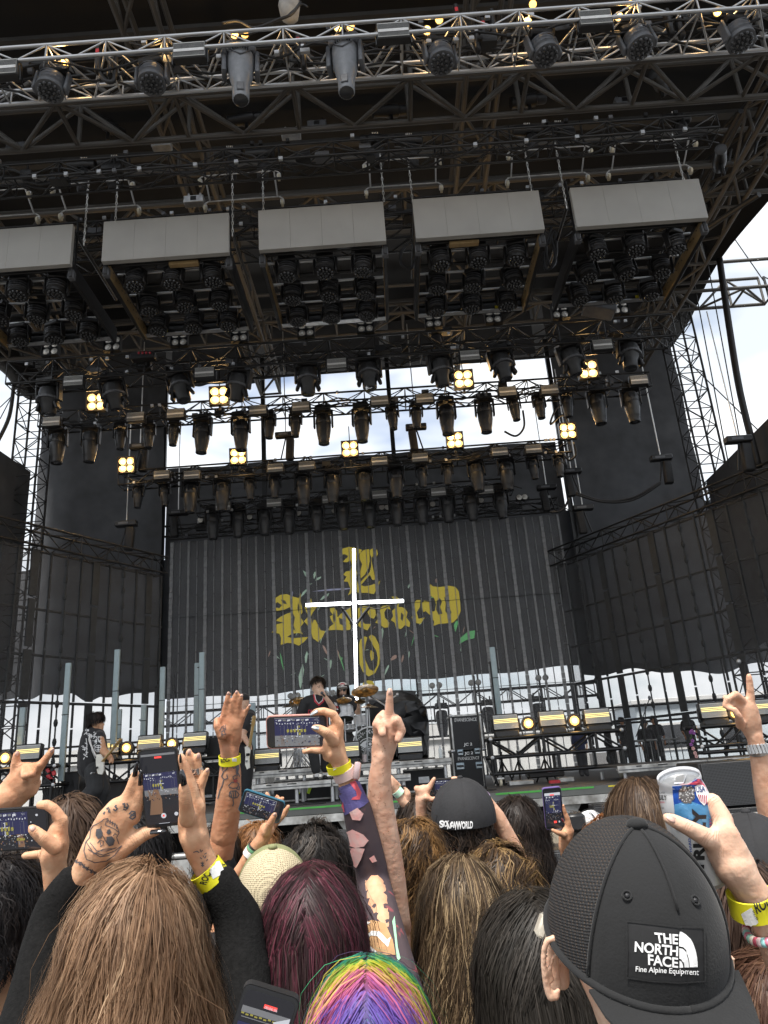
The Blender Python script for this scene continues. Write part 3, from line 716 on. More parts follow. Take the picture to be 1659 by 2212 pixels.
def wing(name_label, p0, p1, z0, z1, n):
    p0, p1 = Vector((p0.x, p0.y, 0)), Vector((p1.x, p1.y, 0)); ax = p1-p0; Ln = ax.length; M = Matrix.Rotation(math.atan2(ax.y, ax.x), 4, 'Z')
    t = thing('led_screen', name_label, 'screen', (p0+p1)/2+Vector((0, 0, DZ)))
    w = Ln/n; me = MB().box((0, 0, 0), (w/2-.004, .008, (z1-z0)/2)).mesh('screen_column', SCRW)
    wd = strut_mesh(.088, .9, SBARD, z1-z0); th = strut_mesh(.02, .5, SBARD, z1-z0); nod = MB()
    for j in range(14): nod.ell((0, 0, -(z1-z0)/2+(j+.5)*(z1-z0)/14), (.05, .05, .09), n=6, m=4)
    nod = nod.tube((0, 0, -(z1-z0)/2), (0, 0, (z1-z0)/2), .018, n=5).mesh('cable_strut', SBARD)
    for k in range(n):
        o = link('screen_column', me, t); o.matrix_basis = Matrix.Translation(p0+ax*((k+.5)/n)+Vector((0, 0, (z0+z1)/2))) @ M
    for k in range(n+1):
        o = link('strut', (wd, th, nod, th)[k % 4], t); o.matrix_basis = Matrix.Translation(p0+ax*(k/n)+Vector((0, -.04, (z0+z1)/2))) @ M
    for z in (2.55, 3.6, 4.55, 5.5): bar('cross_pipe', p0+Vector((0, .12, z)), p1+Vector((0, .12, z)), .03, SBARD, t)
wing('see-through dark left wing video screen behind the guitarist', LW0, LW1, 1.5, 6.78, 17)
wing('see-through dark right wing video screen behind the silhouetted crew', RW0, RW1, 1.5, 6.78, 22)
# dark side masking behind the wings (upper part), sky shows below it
drape('black drape behind the upper left wing screen', -14.5, -6.95, 4.6, 8.6, 22.9, .05, .09, 'wing_drape')
drape('black drape behind the upper right wing screen', 5.7, 14.5, 4.1, 9.4, 23.2, .05, .12, 'wing_drape')
# logo on the centre screen
LOGO = mat('lit_yellow_pixels', (.16, .13, .02), .6, 0, .35, 60, emit=(.5, .40, .05), estr=.28)
lg = FlatSurf(YW-.012)
def scr_print(name, polys, mt, off=.0): return print_polys(name, lg, polys, mt, scr, zL, off)
LP = {
 'L': [[(605,160),(625,110),(680,95),(735,105),(778,118),(768,140),(745,150),(735,200),(728,260),(742,300),(735,345),(750,385),(800,330),(838,290),(850,240),(852,180),(840,150),(838,120),(862,105),(895,118),(902,150),(888,175),(866,178),(866,160),(848,190),(862,250),(875,310),(880,350),(858,350),(840,310),(800,355),(770,390),(800,400),(850,390),(890,375),(920,355),(905,400),(870,460),(820,450),(760,450),(715,440),(670,470),(690,420),(670,365),(635,362),(660,325),(632,310),(655,285),(690,280),(702,240),(690,200),(660,215),(630,210),(645,195),(665,170),(640,150),(615,165)],
       [(760,150),(790,120),(832,112),(836,150),(838,200),(828,260),(800,310),(768,340),(765,280),(780,230),(760,190)]],
 'K': [[(95,520),(110,490),(150,465),(200,460),(250,480),(290,490),(305,450),(305,520),(315,560),(320,600),(300,630),(330,680),(300,720),(322,770),(290,760),(240,765),(200,790),(250,800),(300,795),(365,790),(330,830),(290,858),(250,840),(200,835),(150,852),(155,800),(140,765),(80,755),(110,720),(90,700),(130,690),(180,680),(110,665),(150,635),(200,610),(235,600),(220,560),(180,580),(120,590),(105,560),(140,570),(160,545),(125,520),(105,545)],
       [(335,560),(370,530),(385,490),(395,530),(430,560),(400,600),(375,650),(420,660),(440,700),(460,740),(495,745),(475,790),(440,830),(400,800),(380,740),(350,690),(330,670),(365,630),(345,590)]],
 'n': [[(530,570),(560,560),(585,590),(590,640),(615,610),(650,600),(660,650),(690,700),(690,735),(640,740),(580,735),(520,740),(530,710),(560,690),(540,660),(530,630),(555,620),(535,595)], [(640,590),(690,560),(695,640),(680,690),(660,650)]],
 'o': [[(745,570),(790,550),(840,560),(880,570),(885,620),(870,650),(840,640),(820,600),(790,620),(775,660),(800,690),(850,690),(820,740),(770,720),(745,700)]],
 'c': [[(890,620),(905,580),(940,550),(985,545),(1000,580),(970,570),(950,600),(955,640),(990,680),(985,715),(950,720),(910,690),(880,680),(900,650)]],
 'k': [[(1005,480),(1040,475),(1070,500),(1060,560),(1085,560),(1110,570),(1130,600),(1120,640),(1150,680),(1145,715),(1110,700),(1080,730),(1040,720),(1030,680),(1000,660),(1020,630),(1010,590),(1040,560),(1030,510)]],
 'e': [[(1170,540),(1200,505),(1230,505),(1225,560),(1200,600),(1215,650),(1265,640),(1230,690),(1185,680),(1160,640),(1180,600)], [(1240,530),(1260,510),(1300,520),(1300,570),(1330,600),(1300,620),(1270,590),(1250,600)]],
 'D': [[(1305,380),(1325,400),(1380,405),(1450,395),(1500,405),(1525,440),(1535,520),(1540,590),(1520,640),(1480,680),(1430,685),(1370,690),(1330,705),(1335,670),(1310,640),(1300,600),(1340,590),(1350,540),(1335,490),(1305,470),(1295,430)]],
 'O': [[(765,810),(800,785),(820,795),(805,850),(798,910),(805,970),(835,1040),(870,1055),(895,1010),(900,950),(890,900),(860,850),(830,790),(850,770),(880,790),(910,850),(918,920),(912,1000),(880,1070),(830,1095),(785,1060),(760,1000),(750,920),(752,860)], [(845,890),(870,910),(870,960),(850,975),(840,930)]],
 'o2': [[(780,1155),(800,1130),(830,1125),(860,1130),(880,1165),(850,1172),(820,1150),(795,1165)]]}
for k, ps in LP.items(): scr_print('logo_letter', ps, LOGO)
DKH = mat('logo_gap_dark', (.09, .09, .085), .6, 0, 0)
print_polys('logo_gap', FlatSurf(YW-.018), [[(1355,510),(1380,490),(1395,520),(1380,560),(1400,610),(1370,620),(1350,580)], [(1410,480),(1440,500),(1445,560),(1470,600),(1450,630),(1420,590),(1425,530)], [(1230,540),(1245,560),(1235,610),(1222,580)], [(745,160),(762,190),(778,232),(764,290),(752,330),(748,280),(756,230),(742,200)], [(640,150),(672,165),(660,185),(630,178)], [(240,600),(262,640),(250,700),(268,745),(246,730),(232,680),(242,640)], [(150,500),(185,510),(200,540),(170,530)], [(285,520),(296,560),(290,610),(280,570)], [(400,620),(412,640),(396,690),(388,660)], [(560,590),(574,640),(562,690),(552,640)], [(600,640),(640,660),(630,700),(606,690)], [(1080,600),(1100,620),(1092,670),(1076,650)], [(1040,500),(1056,530),(1046,560)]], DKH, scr, zL, 0)
LEAF = [((.16, .5, .2), .16), ((.45, .62, .5), .16), ((.5, .34, .28), .14), ((.4, .42, .6), .16)]
LM = [mat('lit_pixels_%d' % i, tuple(q*.5 for q in c), .6, 0, .2, 40, emit=c, estr=e) for i, (c, e) in enumerate(LEAF)]
def leaf(cx, cy, a, l, w):
    c, s_ = math.cos(a), math.sin(a); P_ = [(0, -.5), (.35, -.25), (.3, .1), (.12, .5), (-.1, .42), (-.35, .05), (-.22, -.3)]
    return [(cx+(x*w*c-y*l*s_), cy+(x*w*s_+y*l*c)) for x, y in [(px*(1+random.uniform(-.3, .3)), py*(1+random.uniform(-.2, .2))) for px, py in P_]]
sp = {0: [], 1: [], 2: [], 3: []}
sp[0] += [[(1535,800),(1600,745),(1650,740),(1645,800),(1580,815),(1530,845)], leaf(1505, 700, .2, 90, 40), leaf(1180, 790, .3, 160, 14), leaf(620, 980, -.3, 150, 12), leaf(160, 980, -.2, 140, 18)]
sp[1] += [leaf(345, 310, -.6, 70, 30), leaf(415, 310, .3, 60, 34), leaf(440, 340, 1, 60, 24), leaf(490, 480, .9, 90, 26), leaf(330, 450, .7, 90, 34), leaf(930, 770, .1, 120, 40), leaf(530, 1010, .2, 110, 40), leaf(310, 1090, .1, 170, 50), leaf(350, 940, .1, 100, 30), leaf(970, 1040, .4, 90, 20), leaf(1140, 930, .1, 60, 16), leaf(1140, 400, .3, 36, 20)]
sp[2] += [leaf(1025, 950, .9, 60, 50), leaf(1090, 960, .2, 60, 24), leaf(500, 900, -.5, 110, 26), leaf(600, 930, -.3, 90, 16), leaf(1350, 355, 0, 36, 24)]
sp[3] += [leaf(560, 425, 1.5, 300, 22), leaf(240, 460, 0, 60, 20)]
for i in range(38):
    x, y = random.uniform(60, 1600), random.uniform(380, 1100)
    if abs(x-880) < 90 and y < 500: continue
    sp[random.choice((0, 1, 1, 2))].append(leaf(x, y, random.uniform(0, 3), random.uniform(20, 60), random.uniform(6, 16)))
for k, ps in sp.items(): print_polys('lit_pattern', FlatSurf(YW-.010), ps, LM[k], scr, zL, 0)
# ================================================================== lighting rig
HOT = mat('white_hot_bulb', (1, .9, .7), .5, 0, 0, emit=(1, .72, .36), estr=3)
def disc(mb, c, r, n=14, M=None, dz=-.004):
    return mb.lathe([(r, 0), (r, dz)], c, M, n)
def make_spot(name, s=1.0, mt=DGREY, fat=1.0):
    """hanging moving head, origin at the chord it hangs from"""
    t = thing(name, '', 'light')
    MB().rbox((0, 0, .06*s), (.16*s, .13*s, .07*s), .02*s).build('base', BLK2, t, 40)
    bar('clamp', (-.08*s, 0, .12*s), (-.08*s, 0, .22*s), .02*s, BLK, t)
    bar('clamp', (.08*s, 0, .12*s), (.08*s, 0, .22*s), .02*s, BLK, t)
    for sx in (-1, 1):
        m = MB(); m.rbox((sx*.185*s*fat, 0, -.16*s), (.02*s, .055*s, .19*s), .012*s); m.rbox((sx*.13*s*fat, 0, .0), (.075*s*fat, .06*s, .022*s), .012*s); m.build('yoke_arm', BLK2, t, 40)
    f = fat
    h = MB().lathe([(.06*s*f, -.05*s), (.11*s*f, -.06*s), (.145*s*f, -.10*s), (.158*s*f, -.18*s), (.160*s*f, -.26*s), (.150*s*f, -.28*s), (.154*s*f, -.30*s), (.150*s*f, -.42*s), (.128*s*f, -.56*s), (.126*s*f, -.585*s), (.118*s*f, -.60*s), (.110*s*f, -.69*s), (.1*s*f, -.70*s)], n=20).build('head', mt, t, 35)
    m = MB()
    for k in range(7): m.box((0, -.148*s*f, -.12*s-k*.016*s), (.06*s*f, .012*s, .004*s))
    m.build('vent', BLK, h)
    MB().lathe([(.112*s*f, -.69*s), (.112*s*f, -.715*s), (.092*s*f, -.715*s), (.092*s*f, -.70*s)], n=20, cap=False).build('lens_ring', BLK2, h, 40)
    MB().lathe([(.093*s*f, -.700*s), (.05*s*f, -.708*s), (.001, -.710*s)], n=16, cap=False).build('lens', LENS, h, True)
    return t
def make_framing(name, s=1.0):
    """fat profile head with curved front shroud, for the blinder row"""
    t = thing(name, '', 'light')
    MB().rbox((0, 0, .1*s), (.2*s, .16*s, .08*s), .02*s).build('base', BLK2, t, 40)
    for sx in (-1, 1):
        m = MB(); m.rbox((sx*.24*s, 0, -.13*s), (.03*s, .08*s, .2*s), .02*s); m.rbox((sx*.15*s, 0, .03*s), (.1*s, .08*s, .03*s), .012*s); m.build('yoke_arm', BLK2, t, 40)
    h = MB().lathe([(.1*s, .0), (.17*s, -.03*s), (.2*s, -.12*s), (.205*s, -.24*s), (.19*s, -.30*s), (.175*s, -.34*s), (.15*s, -.42*s), (.145*s, -.56*s), (.13*s, -.58*s)], n=20).build('head', DGREY, t, 35)
    m = MB()
    for k in range(13):
        a = math.pi*(1.0+k/12); m.box((.208*s*math.cos(a), .208*s*math.sin(a), -.29*s+.05*s*math.sin((k/12)*math.pi)), (.03*s, .03*s, .022*s), Matrix.Rotation(a, 3, 'Z'))
    m.build('shroud', MGREY, h)
    for sx in (-1, 1): MB().rbox((sx*.2*s, -.03*s, -.42*s), (.035*s, .07*s, .09*s), .02*s, M=Matrix.Rotation(-sx*.35, 3, 'Y')).build('fin', BLK2, h, 40)
    MB().lathe([(.135*s, -.578*s), (.07*s, -.59*s), (.001, -.594*s)], n=16, cap=False).build('lens', LENS, h, True)
    return t
def make_wash(name, s=1.0, mt=BLK2):
    """round LED wash: yoke, drum head, cluster of small lenses"""
    t = thing(name, '', 'light')
    MB().rbox((0, 0, .05*s), (.16*s, .12*s, .05*s), .02*s).build('base', BLK2, t, 40)
    for sx in (-1, 1): MB().rbox((sx*.2*s, 0, -.12*s), (.022*s, .06*s, .16*s), .014*s).build('yoke_arm', mt, t, 40)
    h = MB().lathe([(.08*s, -.02*s), (.14*s, -.04*s), (.17*s, -.1*s), (.175*s, -.2*s), (.16*s, -.22*s), (.178*s, -.24*s), (.178*s, -.29*s), (.165*s, -.292*s)], n=20).build('head', mt, t, 35)
    m = MB()
    for ring, nn in ((0, 1), (.062, 6), (.125, 12)):
        for k in range(nn):
            a = 2*math.pi*k/nn+ring*3; m.lathe([(.027*s, -.29*s), (.027*s, -.305*s), (.016*s, -.322*s), (.001, -.326*s)], (ring*s*math.cos(a), ring*s*math.sin(a), 0), n=7, cap=False)
    m.build('lens_cluster', LENS, h, 50)
    m = MB()
    for k in range(3): m.lathe([(.181*s, -.08*s-k*.05*s), (.181*s, -.095*s-k*.05*s)], n=20, cap=False)
    m.build('cooling_band', MGREY, h)
    return t
def make_blinder(name, lit, s=1.0):
    """square four-lamp blinder facing the crowd (-Y)"""
    t = thing(name, '', 'blinder')
    m = MB()
    for sx in (-1, 1): m.box((sx*.17*s, 0, 0), (.008*s, .06*s, .178*s)); m.box((0, .001, sx*.17*s), (.162*s, .058*s, .008*s))
    m.box((0, -.0, 0), (.006*s, .055*s, .162*s)); m.box((0, .002, 0), (.162*s, .053*s, .006*s))
    m.build('frame', BLK, t)
    MB().box((0, .05*s, 0), (.16*s, .006*s, .16*s)).build('back_plate', BLK2, t)
    for sx in (-1, 1):
        for sz in (-1, 1):
            R90 = Matrix.Rotation(math.pi/2, 3, 'X')
            lp = MB().lathe([(.055*s, -.03*s), (.074*s, .0), (.076*s, .035*s), (.070*s, .036*s)], (sx*.082*s, 0, sz*.082*s), R90, 16, cap=False).build('reflector', MGREY if not lit else LENSW, t, 40)
            MB().lathe([(.071*s, .028*s), (.04*s, .044*s), (.001, .048*s)], (sx*.082*s, 0, sz*.082*s), R90, 16, cap=False).build('lamp', AMBER if lit else LENSW, lp, True)
            MB().ell((sx*.082*s, -.045*s, sz*.082*s), (.026*s, .012*s, .026*s), n=10, m=6).build('bulb_cap', HOT if lit else WHITE, lp, True)
    MB().box((0, .03*s, -.215*s), (.02*s, .02*s, .04*s)).build('bracket', BLK, t)
    return t
def make_strobe(name, base=True, lines=True, s=1.0):
    """slab strobe facing the crowd: pale ribbed face, yellow LED lines, dark housing and base"""
    t = thing(name, '', 'strobe light')
    tilt = Matrix.Rotation(-.16, 3, 'X')
    if base:
        MB().rbox((0, .02, .075*s), (.19*s, .11*s, .055*s), .02*s).build('base', DGREY, t, 40)
        m = MB(); m.box((-.1*s, 0, .012*s), (.035*s, .06*s, .012*s)); m.box((.1*s, 0, .012*s), (.035*s, .06*s, .012*s)); m.build('foot', BLK, t)
        zc = .25*s
    else:
        zc = 0
    b = MB().rbox((0, .02*s, zc), (.205*s, .06*s, .125*s), .012*s, M=tilt).build('housing', DGREY, t, 40)
    f = MB(); f.box(tilt @ Vector((0, -.042*s, .0))+Vector((0, 0.0, zc)), (.19*s, .003*s, .105*s), tilt); f.build('reflector_face', STROBEF, b)
    m = MB()
    for k in range(12): m.box(tilt @ Vector((0, -.047*s, -.09*s+k*.016*s))+Vector((0, 0, zc)), (.188*s, .003*s, .0025*s), tilt)
    m.build('face_rib', MGREY, b)
    if lines:
        for k in (-.012, .012, .036): MB().box(tilt @ Vector((0, -.053*s, k*s))+Vector((0, 0, zc)), (.185*s, .003*s, .0042*s), tilt).build('led_line', YSTRIP, b)
    else:
        MB().box(tilt @ Vector((0, -.052*s, -.02*s))+Vector((0, 0, zc)), (.185*s, .004*s, .02*s), tilt).build('tube_window', WHITE, b)
    for sx in (-1, 1): MB().rbox((sx*.215*s, .02*s, zc-.06*s), (.012*s, .03*s, .1*s), .006*s).build('side_bracket', BLK, t, 40)
    return t
def make_hoist(name):
    """chain hoist: motor drum with hook above, chain bag below"""
    t = thing(name, '', 'hoist')
    R90 = Matrix.Rotation(math.pi/2, 3, 'Y')
    m = MB(); m.lathe([(.05, -.26), (.085, -.25), (.09, -.12), (.1, -.1), (.1, .1), (.085, .12), (.085, .22), (.05, .24)], (0, 0, .1), R90, 14); m.build('motor', BLK2, t, 40)
    m = MB()
    for k in range(4): m.path([(-.05+k*.03, 0, .2), (-.04+k*.03, .03, .24), (-.05+k*.03, 0, .28)], .008, 5)
    m.build('hook', CHAIN, t)
    bag = MB().lathe([(.075, .0), (.1, -.03), (.105, -.2), (.1, -.38), (.085, -.46), (.05, -.48)], (.06, 0, 0), n=12).build('chain_bag', mat('black_nylon_bag', (.014, .014, .015), .6, 0, .3, 10, bump=.4, bscale=25), t, 50)
    m = MB(); m.box((.06, 0, -.02), (.11, .105, .008)); m.box((.06, -.1, -.1), (.02, .012, .1)); m.build('strap', BLK, bag)
    return t
def chain(label, p0, p1, w=.028):
    p0, p1 = Vector(p0), Vector(p1); n = max(4, int((p1-p0).length/.07)); m = MB()
    for i in range(n):
        c = p0.lerp(p1, (i+.5)/n); a = i % 2
        h = (p1-p0).length/n*.62
        ring = [c+Vector(((w*.5*math.cos(th) if a else 0), (0 if a else w*.5*math.cos(th)), h*math.sin(th))) for th in [2*math.pi*k/6 for k in range(7)]]
        m.path(ring, .0075, 4, False)
    return tag(m.build('hoist_chain', CHAIN), label, 'chain')
def place(protos, key, loc, rot, label, group):
    """first use moves the prototype, later uses copy it"""
    pr, used = protos[key]
    if not used:
        pr.location = loc; pr.rotation_euler = rot; pr['label'] = label; pr['group'] = group; protos[key][1] = True; return pr
    c = copy_tree(pr, loc, rot, label); c['group'] = group; return c
PR = {'big': [make_spot('moving_head_light', 1.12), False], 'small': [make_spot('moving_head_light', .78), False], 'mid': [make_spot('moving_head_light', 1.06), False], 'frame': [make_framing('framing_light', 1.0), False],
      'blind': [make_blinder('blinder_light', False, 1.0), False], 'lit': [make_blinder('blinder_light', True, 1.22), False], 'strobe': [make_strobe('strobe_light'), False],
      'ostrobe': [make_strobe('strobe_light', False, False, 1.0), False], 'wash': [make_wash('wash_light', .92), False], 'gwash': [make_wash('wash_light', .95, MGREY), False], 'hoist': [make_hoist('chain_hoist'), False]}
BIGG = 'moving heads hanging from the light rows'
def xs_at(fr, x, y, Y): return PY(*fr(x, y), Y).x
def heads(spec, Y, z, rowlab, tiltr=.05):
    n = len(spec)
    for i, (fr, x, y, kd) in enumerate(spec):
        X = xs_at(fr, x, y, Y)
        place(PR, kd, (X, Y, z), (random.uniform(-tiltr, tiltr), random.uniform(-tiltr, tiltr), random.uniform(-.25, .25)), '%s %s head from the left, %s' % (ORD[i], {'big': 'large', 'small': 'small', 'mid': 'dark', 'frame': 'framing'}[kd], rowlab), BIGG)
Bs = [(a5, x, 480, k) for x, k in ((250, 'big'), (393, 'big'), (518, 'small'), (642, 'small'), (752, 'small'), (877, 'big'), (1040, 'big'), (1167, 'small'), (1280, 'small'), (1400, 'big'), (1568, 'big'))] + \
     [(a6, x, 390, k) for x, k in ((35, 'small'), (140, 'small'), (270, 'big'), (437, 'big'), (565, 'small'), (675, 'small'), (800, 'small'), (930, 'big'), (1078, 'big'))]
heads(Bs, 15.5, 9.70, 'on the truss across the upper sky gap')
Cs = [(a5, x, 720, k) for x, k in ((600, 'small'), (710, 'small'), (825, 'big'), (958, 'big'), (1080, 'small'), (1190, 'small'), (1310, 'big'), (1440, 'big'), (1578, 'big'))] + \
     [(a6, x, 640, k) for x, k in ((50, 'big'), (160, 'small'), (275, 'small'), (397, 'big'), (530, 'big'), (645, 'small'), (760, 'small'))]
heads(Cs, 17.5, 9.0, 'on the truss across the lower sky gap')
Ds = [(a5, x, 860, 'mid') for x in (918, 1030, 1143, 1250, 1370, 1480, 1600)] + [(a6, x, 820, 'mid') for x in (55, 165, 278, 380, 512)]
heads(Ds, 18.7, 8.62, 'just above the centre screen', .02)
As = [(a5, x, 260, 'frame') for x in (213, 482, 772, 1037, 1330, 1597)] + [(a6, x, 130, 'frame') for x in (235, 495, 795, 1065)]
for i, (fr, x, y, kd) in enumerate(As):
    place(PR, kd, (xs_at(fr, x, y, 13.5), 13.5, 9.72), (random.uniform(-.1, .25), random.uniform(-.25, .25), random.uniform(-.3, .3)), ORD[i]+' fat framing light from the left, hanging under the blinder row', 'framing lights under the blinder row')
for i, (fr, x, y) in enumerate([(a5, x, 150) for x in (222, 488, 777, 1038, 1328, 1588)]+[(a6, x, 40) for x in (217, 478, 772, 1035)]):
    p = PY(*fr(x, y), 13.3)
    place(PR, 'blind', (p.x, 13.25, 10.47), (0, 0, 0), ORD[i]+' unlit four-lamp blinder from the left on top of its truss', 'unlit four-lamp blinders')
LITPOS = [(a5, 418, 345, 14.6, 'leftmost of those below the blinder truss'), (a5, 948, 318, 14.6, 'second from left below the blinder truss'), (a6, 343, 247, 14.6, 'third from left below the blinder truss'), (a6, 880, 205, 14.6, 'rightmost of those below the blinder truss'),
          (a5, 548, 617, 17.2, 'at the left end of the lower sky gap row'), (a5, 1030, 580, 17.2, 'second from left on the lower sky gap row'), (a5, 1512, 548, 17.2, 'middle one on the lower sky gap row'), (a6, 305, 510, 17.2, 'fourth from left on the lower sky gap row'), (a6, 793, 470, 17.2, 'at the right end of the lower sky gap row')]
for i, (fr, x, y, Y, lb) in enumerate(LITPOS):
    p = PY(*fr(x, y), Y)
    o = place(PR, 'lit', p, (.1, 0, 0), 'glowing amber four-lamp blinder, '+lb, 'lit four-lamp blinders')
    bar('hanger', (0, .03, .18), (0, .03, .62 if Y < 15 else -.55), .012, BLK, o).matrix_parent_inverse = Matrix.Identity(4)
    pl = bpy.data.lights.new('blinder_glow', 'POINT'); pl.energy = 13; pl.color = (1, .62, .25); pl.shadow_soft_size = .12
    lo = bpy.data.objects.new('blinder_glow', pl); COL.objects.link(lo); lo.parent = o; lo.location = (0, -.25, 0)
SB = [(a5, 320, 255, 13.2, 'A'), (a5, 885, 218, 13.2, 'A'), (a5, 1455, 180, 13.2, 'A'), (a6, 370, 145, 13.2, 'A'), (a6, 942, 98, 13.2, 'A')] + \
     [(a5, x, y, 15.2, 'B') for x, y in ((225, 430), (587, 410), (760, 395), (1115, 380), (1300, 365), (1640, 340))]+[(a6, x, y, 15.2, 'B') for x, y in ((175, 330), (533, 300), (715, 292), (1100, 250))] + \
     [(a5, x, y, 17.2, 'C') for x, y in ((700, 660), (830, 660), (1190, 630), (1325, 620), (1640, 600))]+[(a6, x, y, 17.2, 'C') for x, y in ((155, 585), (500, 560), (645, 548))] + \
     [(a5, x, y, 18.45, 'D') for x, y in ((965, 795), (1185, 780), (1425, 765), (1640, 745))]+[(a6, x, y, 18.45, 'D') for x, y in ((235, 733), (440, 725))]
cnt = {}; RN = {'A': 'on the blinder truss', 'B': 'on the truss across the upper sky gap', 'C': 'on the truss across the lower sky gap', 'D': 'on the short truss above the screen'}
for fr, x, y, Y, r in SB:
    k = cnt.get(r, 0); cnt[r] = k+1; p = PY(*fr(x, y), Y)
    place(PR, 'ostrobe', p, (.12, 0, 0), '%s flat strobe bar from the left %s' % (ORD[k], RN[r]), 'flat strobe bars on the trusses')
# small par pairs on the screen truss
for i, (fr, x, y) in enumerate(((a5, 868, 855), (a5, 1080, 842), (a5, 1290, 825), (a5, 1445, 815), (a5, 1650, 800), (a6, 15, 800), (a6, 210, 786), (a6, 418, 770), (a6, 583, 757), (a6, 607, 755))):
    p = PY(*fr(x, y), 19.4); t = thing('par_lamp', ORD[i]+' tiny round lamp from the left on the screen truss', 'lamp', p, 'tiny lamps on the screen truss')
    R90 = Matrix.Rotation(math.pi/2, 3, 'X'); MB().lathe([(.06, -.12), (.085, -.05), (.09, .05), (.08, .05)], p, R90, 12).build('can', BLK2, t, 40); MB().lathe([(.078, .052), (.03, .062), (.001, .064)], p, R90, 12, cap=False).build('lens', LENSW, t, True)
# ------------------------------------------------------------------ front aluminium truss fixtures
def make_bigprofile(name):
    t = thing(name, '', 'light')
    MB().rbox((0, 0, .12), (.19, .15, .08), .03).build('base', MGREY, t, 40)
    for sx in (-1, 1): MB().rbox((sx*.2, 0, -.1), (.03, .09, .2), .025, 2).build('yoke_arm', MGREY, t, 40)
    h = MB().lathe([(.13, .12), (.165, .08), (.168, -.05), (.155, -.25), (.12, -.42), (.1, -.52), (.105, -.55), (.1, -.72), (.09, -.74)], n=20).build('head', mat('light_grey_fixture', (.20, .21, .225), .4, 0, .15, 14), t, 35)
    m = MB()
    for k in range(7): m.box((-.09+k*.03, -.15-.012*math.cos((k-3)*.5), .06), (.008, .01, .05))
    m.build('vent', BLK, h)
    m = MB()
    for sx in (-1, 1): m.path([(sx*.11, -.135, 0), (sx*.06, -.165, -.07), (0, -.172, -.12)], .010, 6)
    m.build('ridge', MGREY, h, True)
    MB().rbox((0, -.105, -.62), (.045, .012, .07), .008).build('front_plate', MGREY, h, 40)
    MB().lathe([(.092, -.739), (.05, -.748), (.001, -.75)], n=16, cap=False).build('lens', LENS, h, True)
    return t
PR['bigp'] = [make_bigprofile('profile_light'), False]
for i, (fr, x, y) in enumerate(((a1, 1030, 240), (a1, 1490, 220))):
    p = PY(*fr(x, y), 6.75); place(PR, 'bigp', (p.x, 6.9, 10.27), (-.12, 0, .15-.3*i), ('left', 'right')[i]+' large grey profile light pointing down from the front truss', 'large profile lights')
for i, (fr, x, y) in enumerate(((a1, 213, 310), (a1, 645, 270), (a2, 237, 170), (a2, 680, 130), (a2, 1088, 100), (a2, 1530, 80))):
    p = PY(*fr(x, y), 6.8); place(PR, 'gwash', (p.x, 6.92, 10.26), (-.1, random.uniform(-.15, .15), random.uniform(-.3, .3)), ORD[i]+' round wash light from the left on the front truss', 'wash lights on the front truss')
for i, (fr, x, y) in enumerate(((a1, 10, 300), (a1, 820, 225), (a2, 40, 140), (a2, 910, 85))):
    p = PY(*fr(x, y), 6.72); place(PR, 'ostrobe', p, (.2, 0, 0), ORD[i]+' flat strobe bar from the left on the front truss', 'flat strobe bars on the trusses')
GLOW = mat('lit_work_lamp_face', (1, .8, .4), .5, 0, 0, emit=(1, .45, .07), estr=2)  # glowing faces of the small amber lamps
for i, (fr, x, y) in enumerate(((a1, 285, 272), (a1, 708, 230), (a1, 1015, 152), (a1, 1060, 150), (a1, 1460, 120), (a1, 1515, 117), (a2, 185, 135), (a2, 237, 88), (a2, 618, 98), (a2, 640, 22), (a2, 1010, 75), (a2, 1435, 55), (a2, 1060, 22))):
    p = PY(*fr(x, y), 7.0); t = thing('work_lamp', ORD[i]+' small glowing amber lamp inside the front truss from the left', 'lamp', p, 'small amber lamps in the front truss')
    R90 = Matrix.Rotation(math.pi/2+.7, 3, 'X')
    MB().lathe([(.03, -.08), (.05, -.03), (.058, .04), (.05, .04)], p, R90, 12).build('can', BLK2, t, 40); MB().lathe([(.048, .042), (.02, .052), (.001, .054)], p, R90, 12, cap=False).build('lamp', GLOW, t, True)
    if i in (0, 1, 2, 4, 6, 8, 10, 11):
        pl = bpy.data.lights.new('lamp_glow', 'POINT'); pl.energy = 4; pl.color = (1, .6, .22); pl.shadow_soft_size = .06
        lo = bpy.data.objects.new('lamp_glow', pl); COL.objects.link(lo); lo.parent = t; lo.location = (0, -.12, -.06)
for i, (pts, r) in enumerate((([(960, 100), (1030, 92), (1100, 120), (1200, 85), (1260, 60), (1300, 8)], .02), ([(940, 150), (1000, 130), (1060, 150), (1120, 130)], .015), ([(560, 185), (640, 200), (720, 178), (800, 160)], .012), ([(1240, 70), (1300, 20), (1330, 30)], .012), ([(430, 240), (440, 330), (490, 350), (500, 250)], .03))):
    tag(rope('cable', [PY(*a1(x, y), 6.9) for x, y in pts], r, CABLE), ORD[i]+' loose black cable looped along the front truss', 'cable')
for i, (fr, x, y) in enumerate(((a1, 425, 260), (a1, 480, 280), (a1, 1235, 215), (a1, 1290, 210), (a1, 1310, 240), (a2, 400, 170), (a2, 430, 140), (a2, 1230, 100), (a2, 1275, 110), (a2, 315, 80), (a2, 470, 100))):
    p = PY(*fr(x, y), 7.0); t = thing('cable_drop', ORD[i]+' dark sleeve or drop hanging inside the front truss', 'cable', p); MB().rbox(p, (.035, .05, .22), .02).build('sleeve', BLK2, t, 40); MB().box(p+Vector((0, -.052, .1)), (.02, .004, .03)).build('tag_label', RED if i % 3 == 0 else STEEL, t)
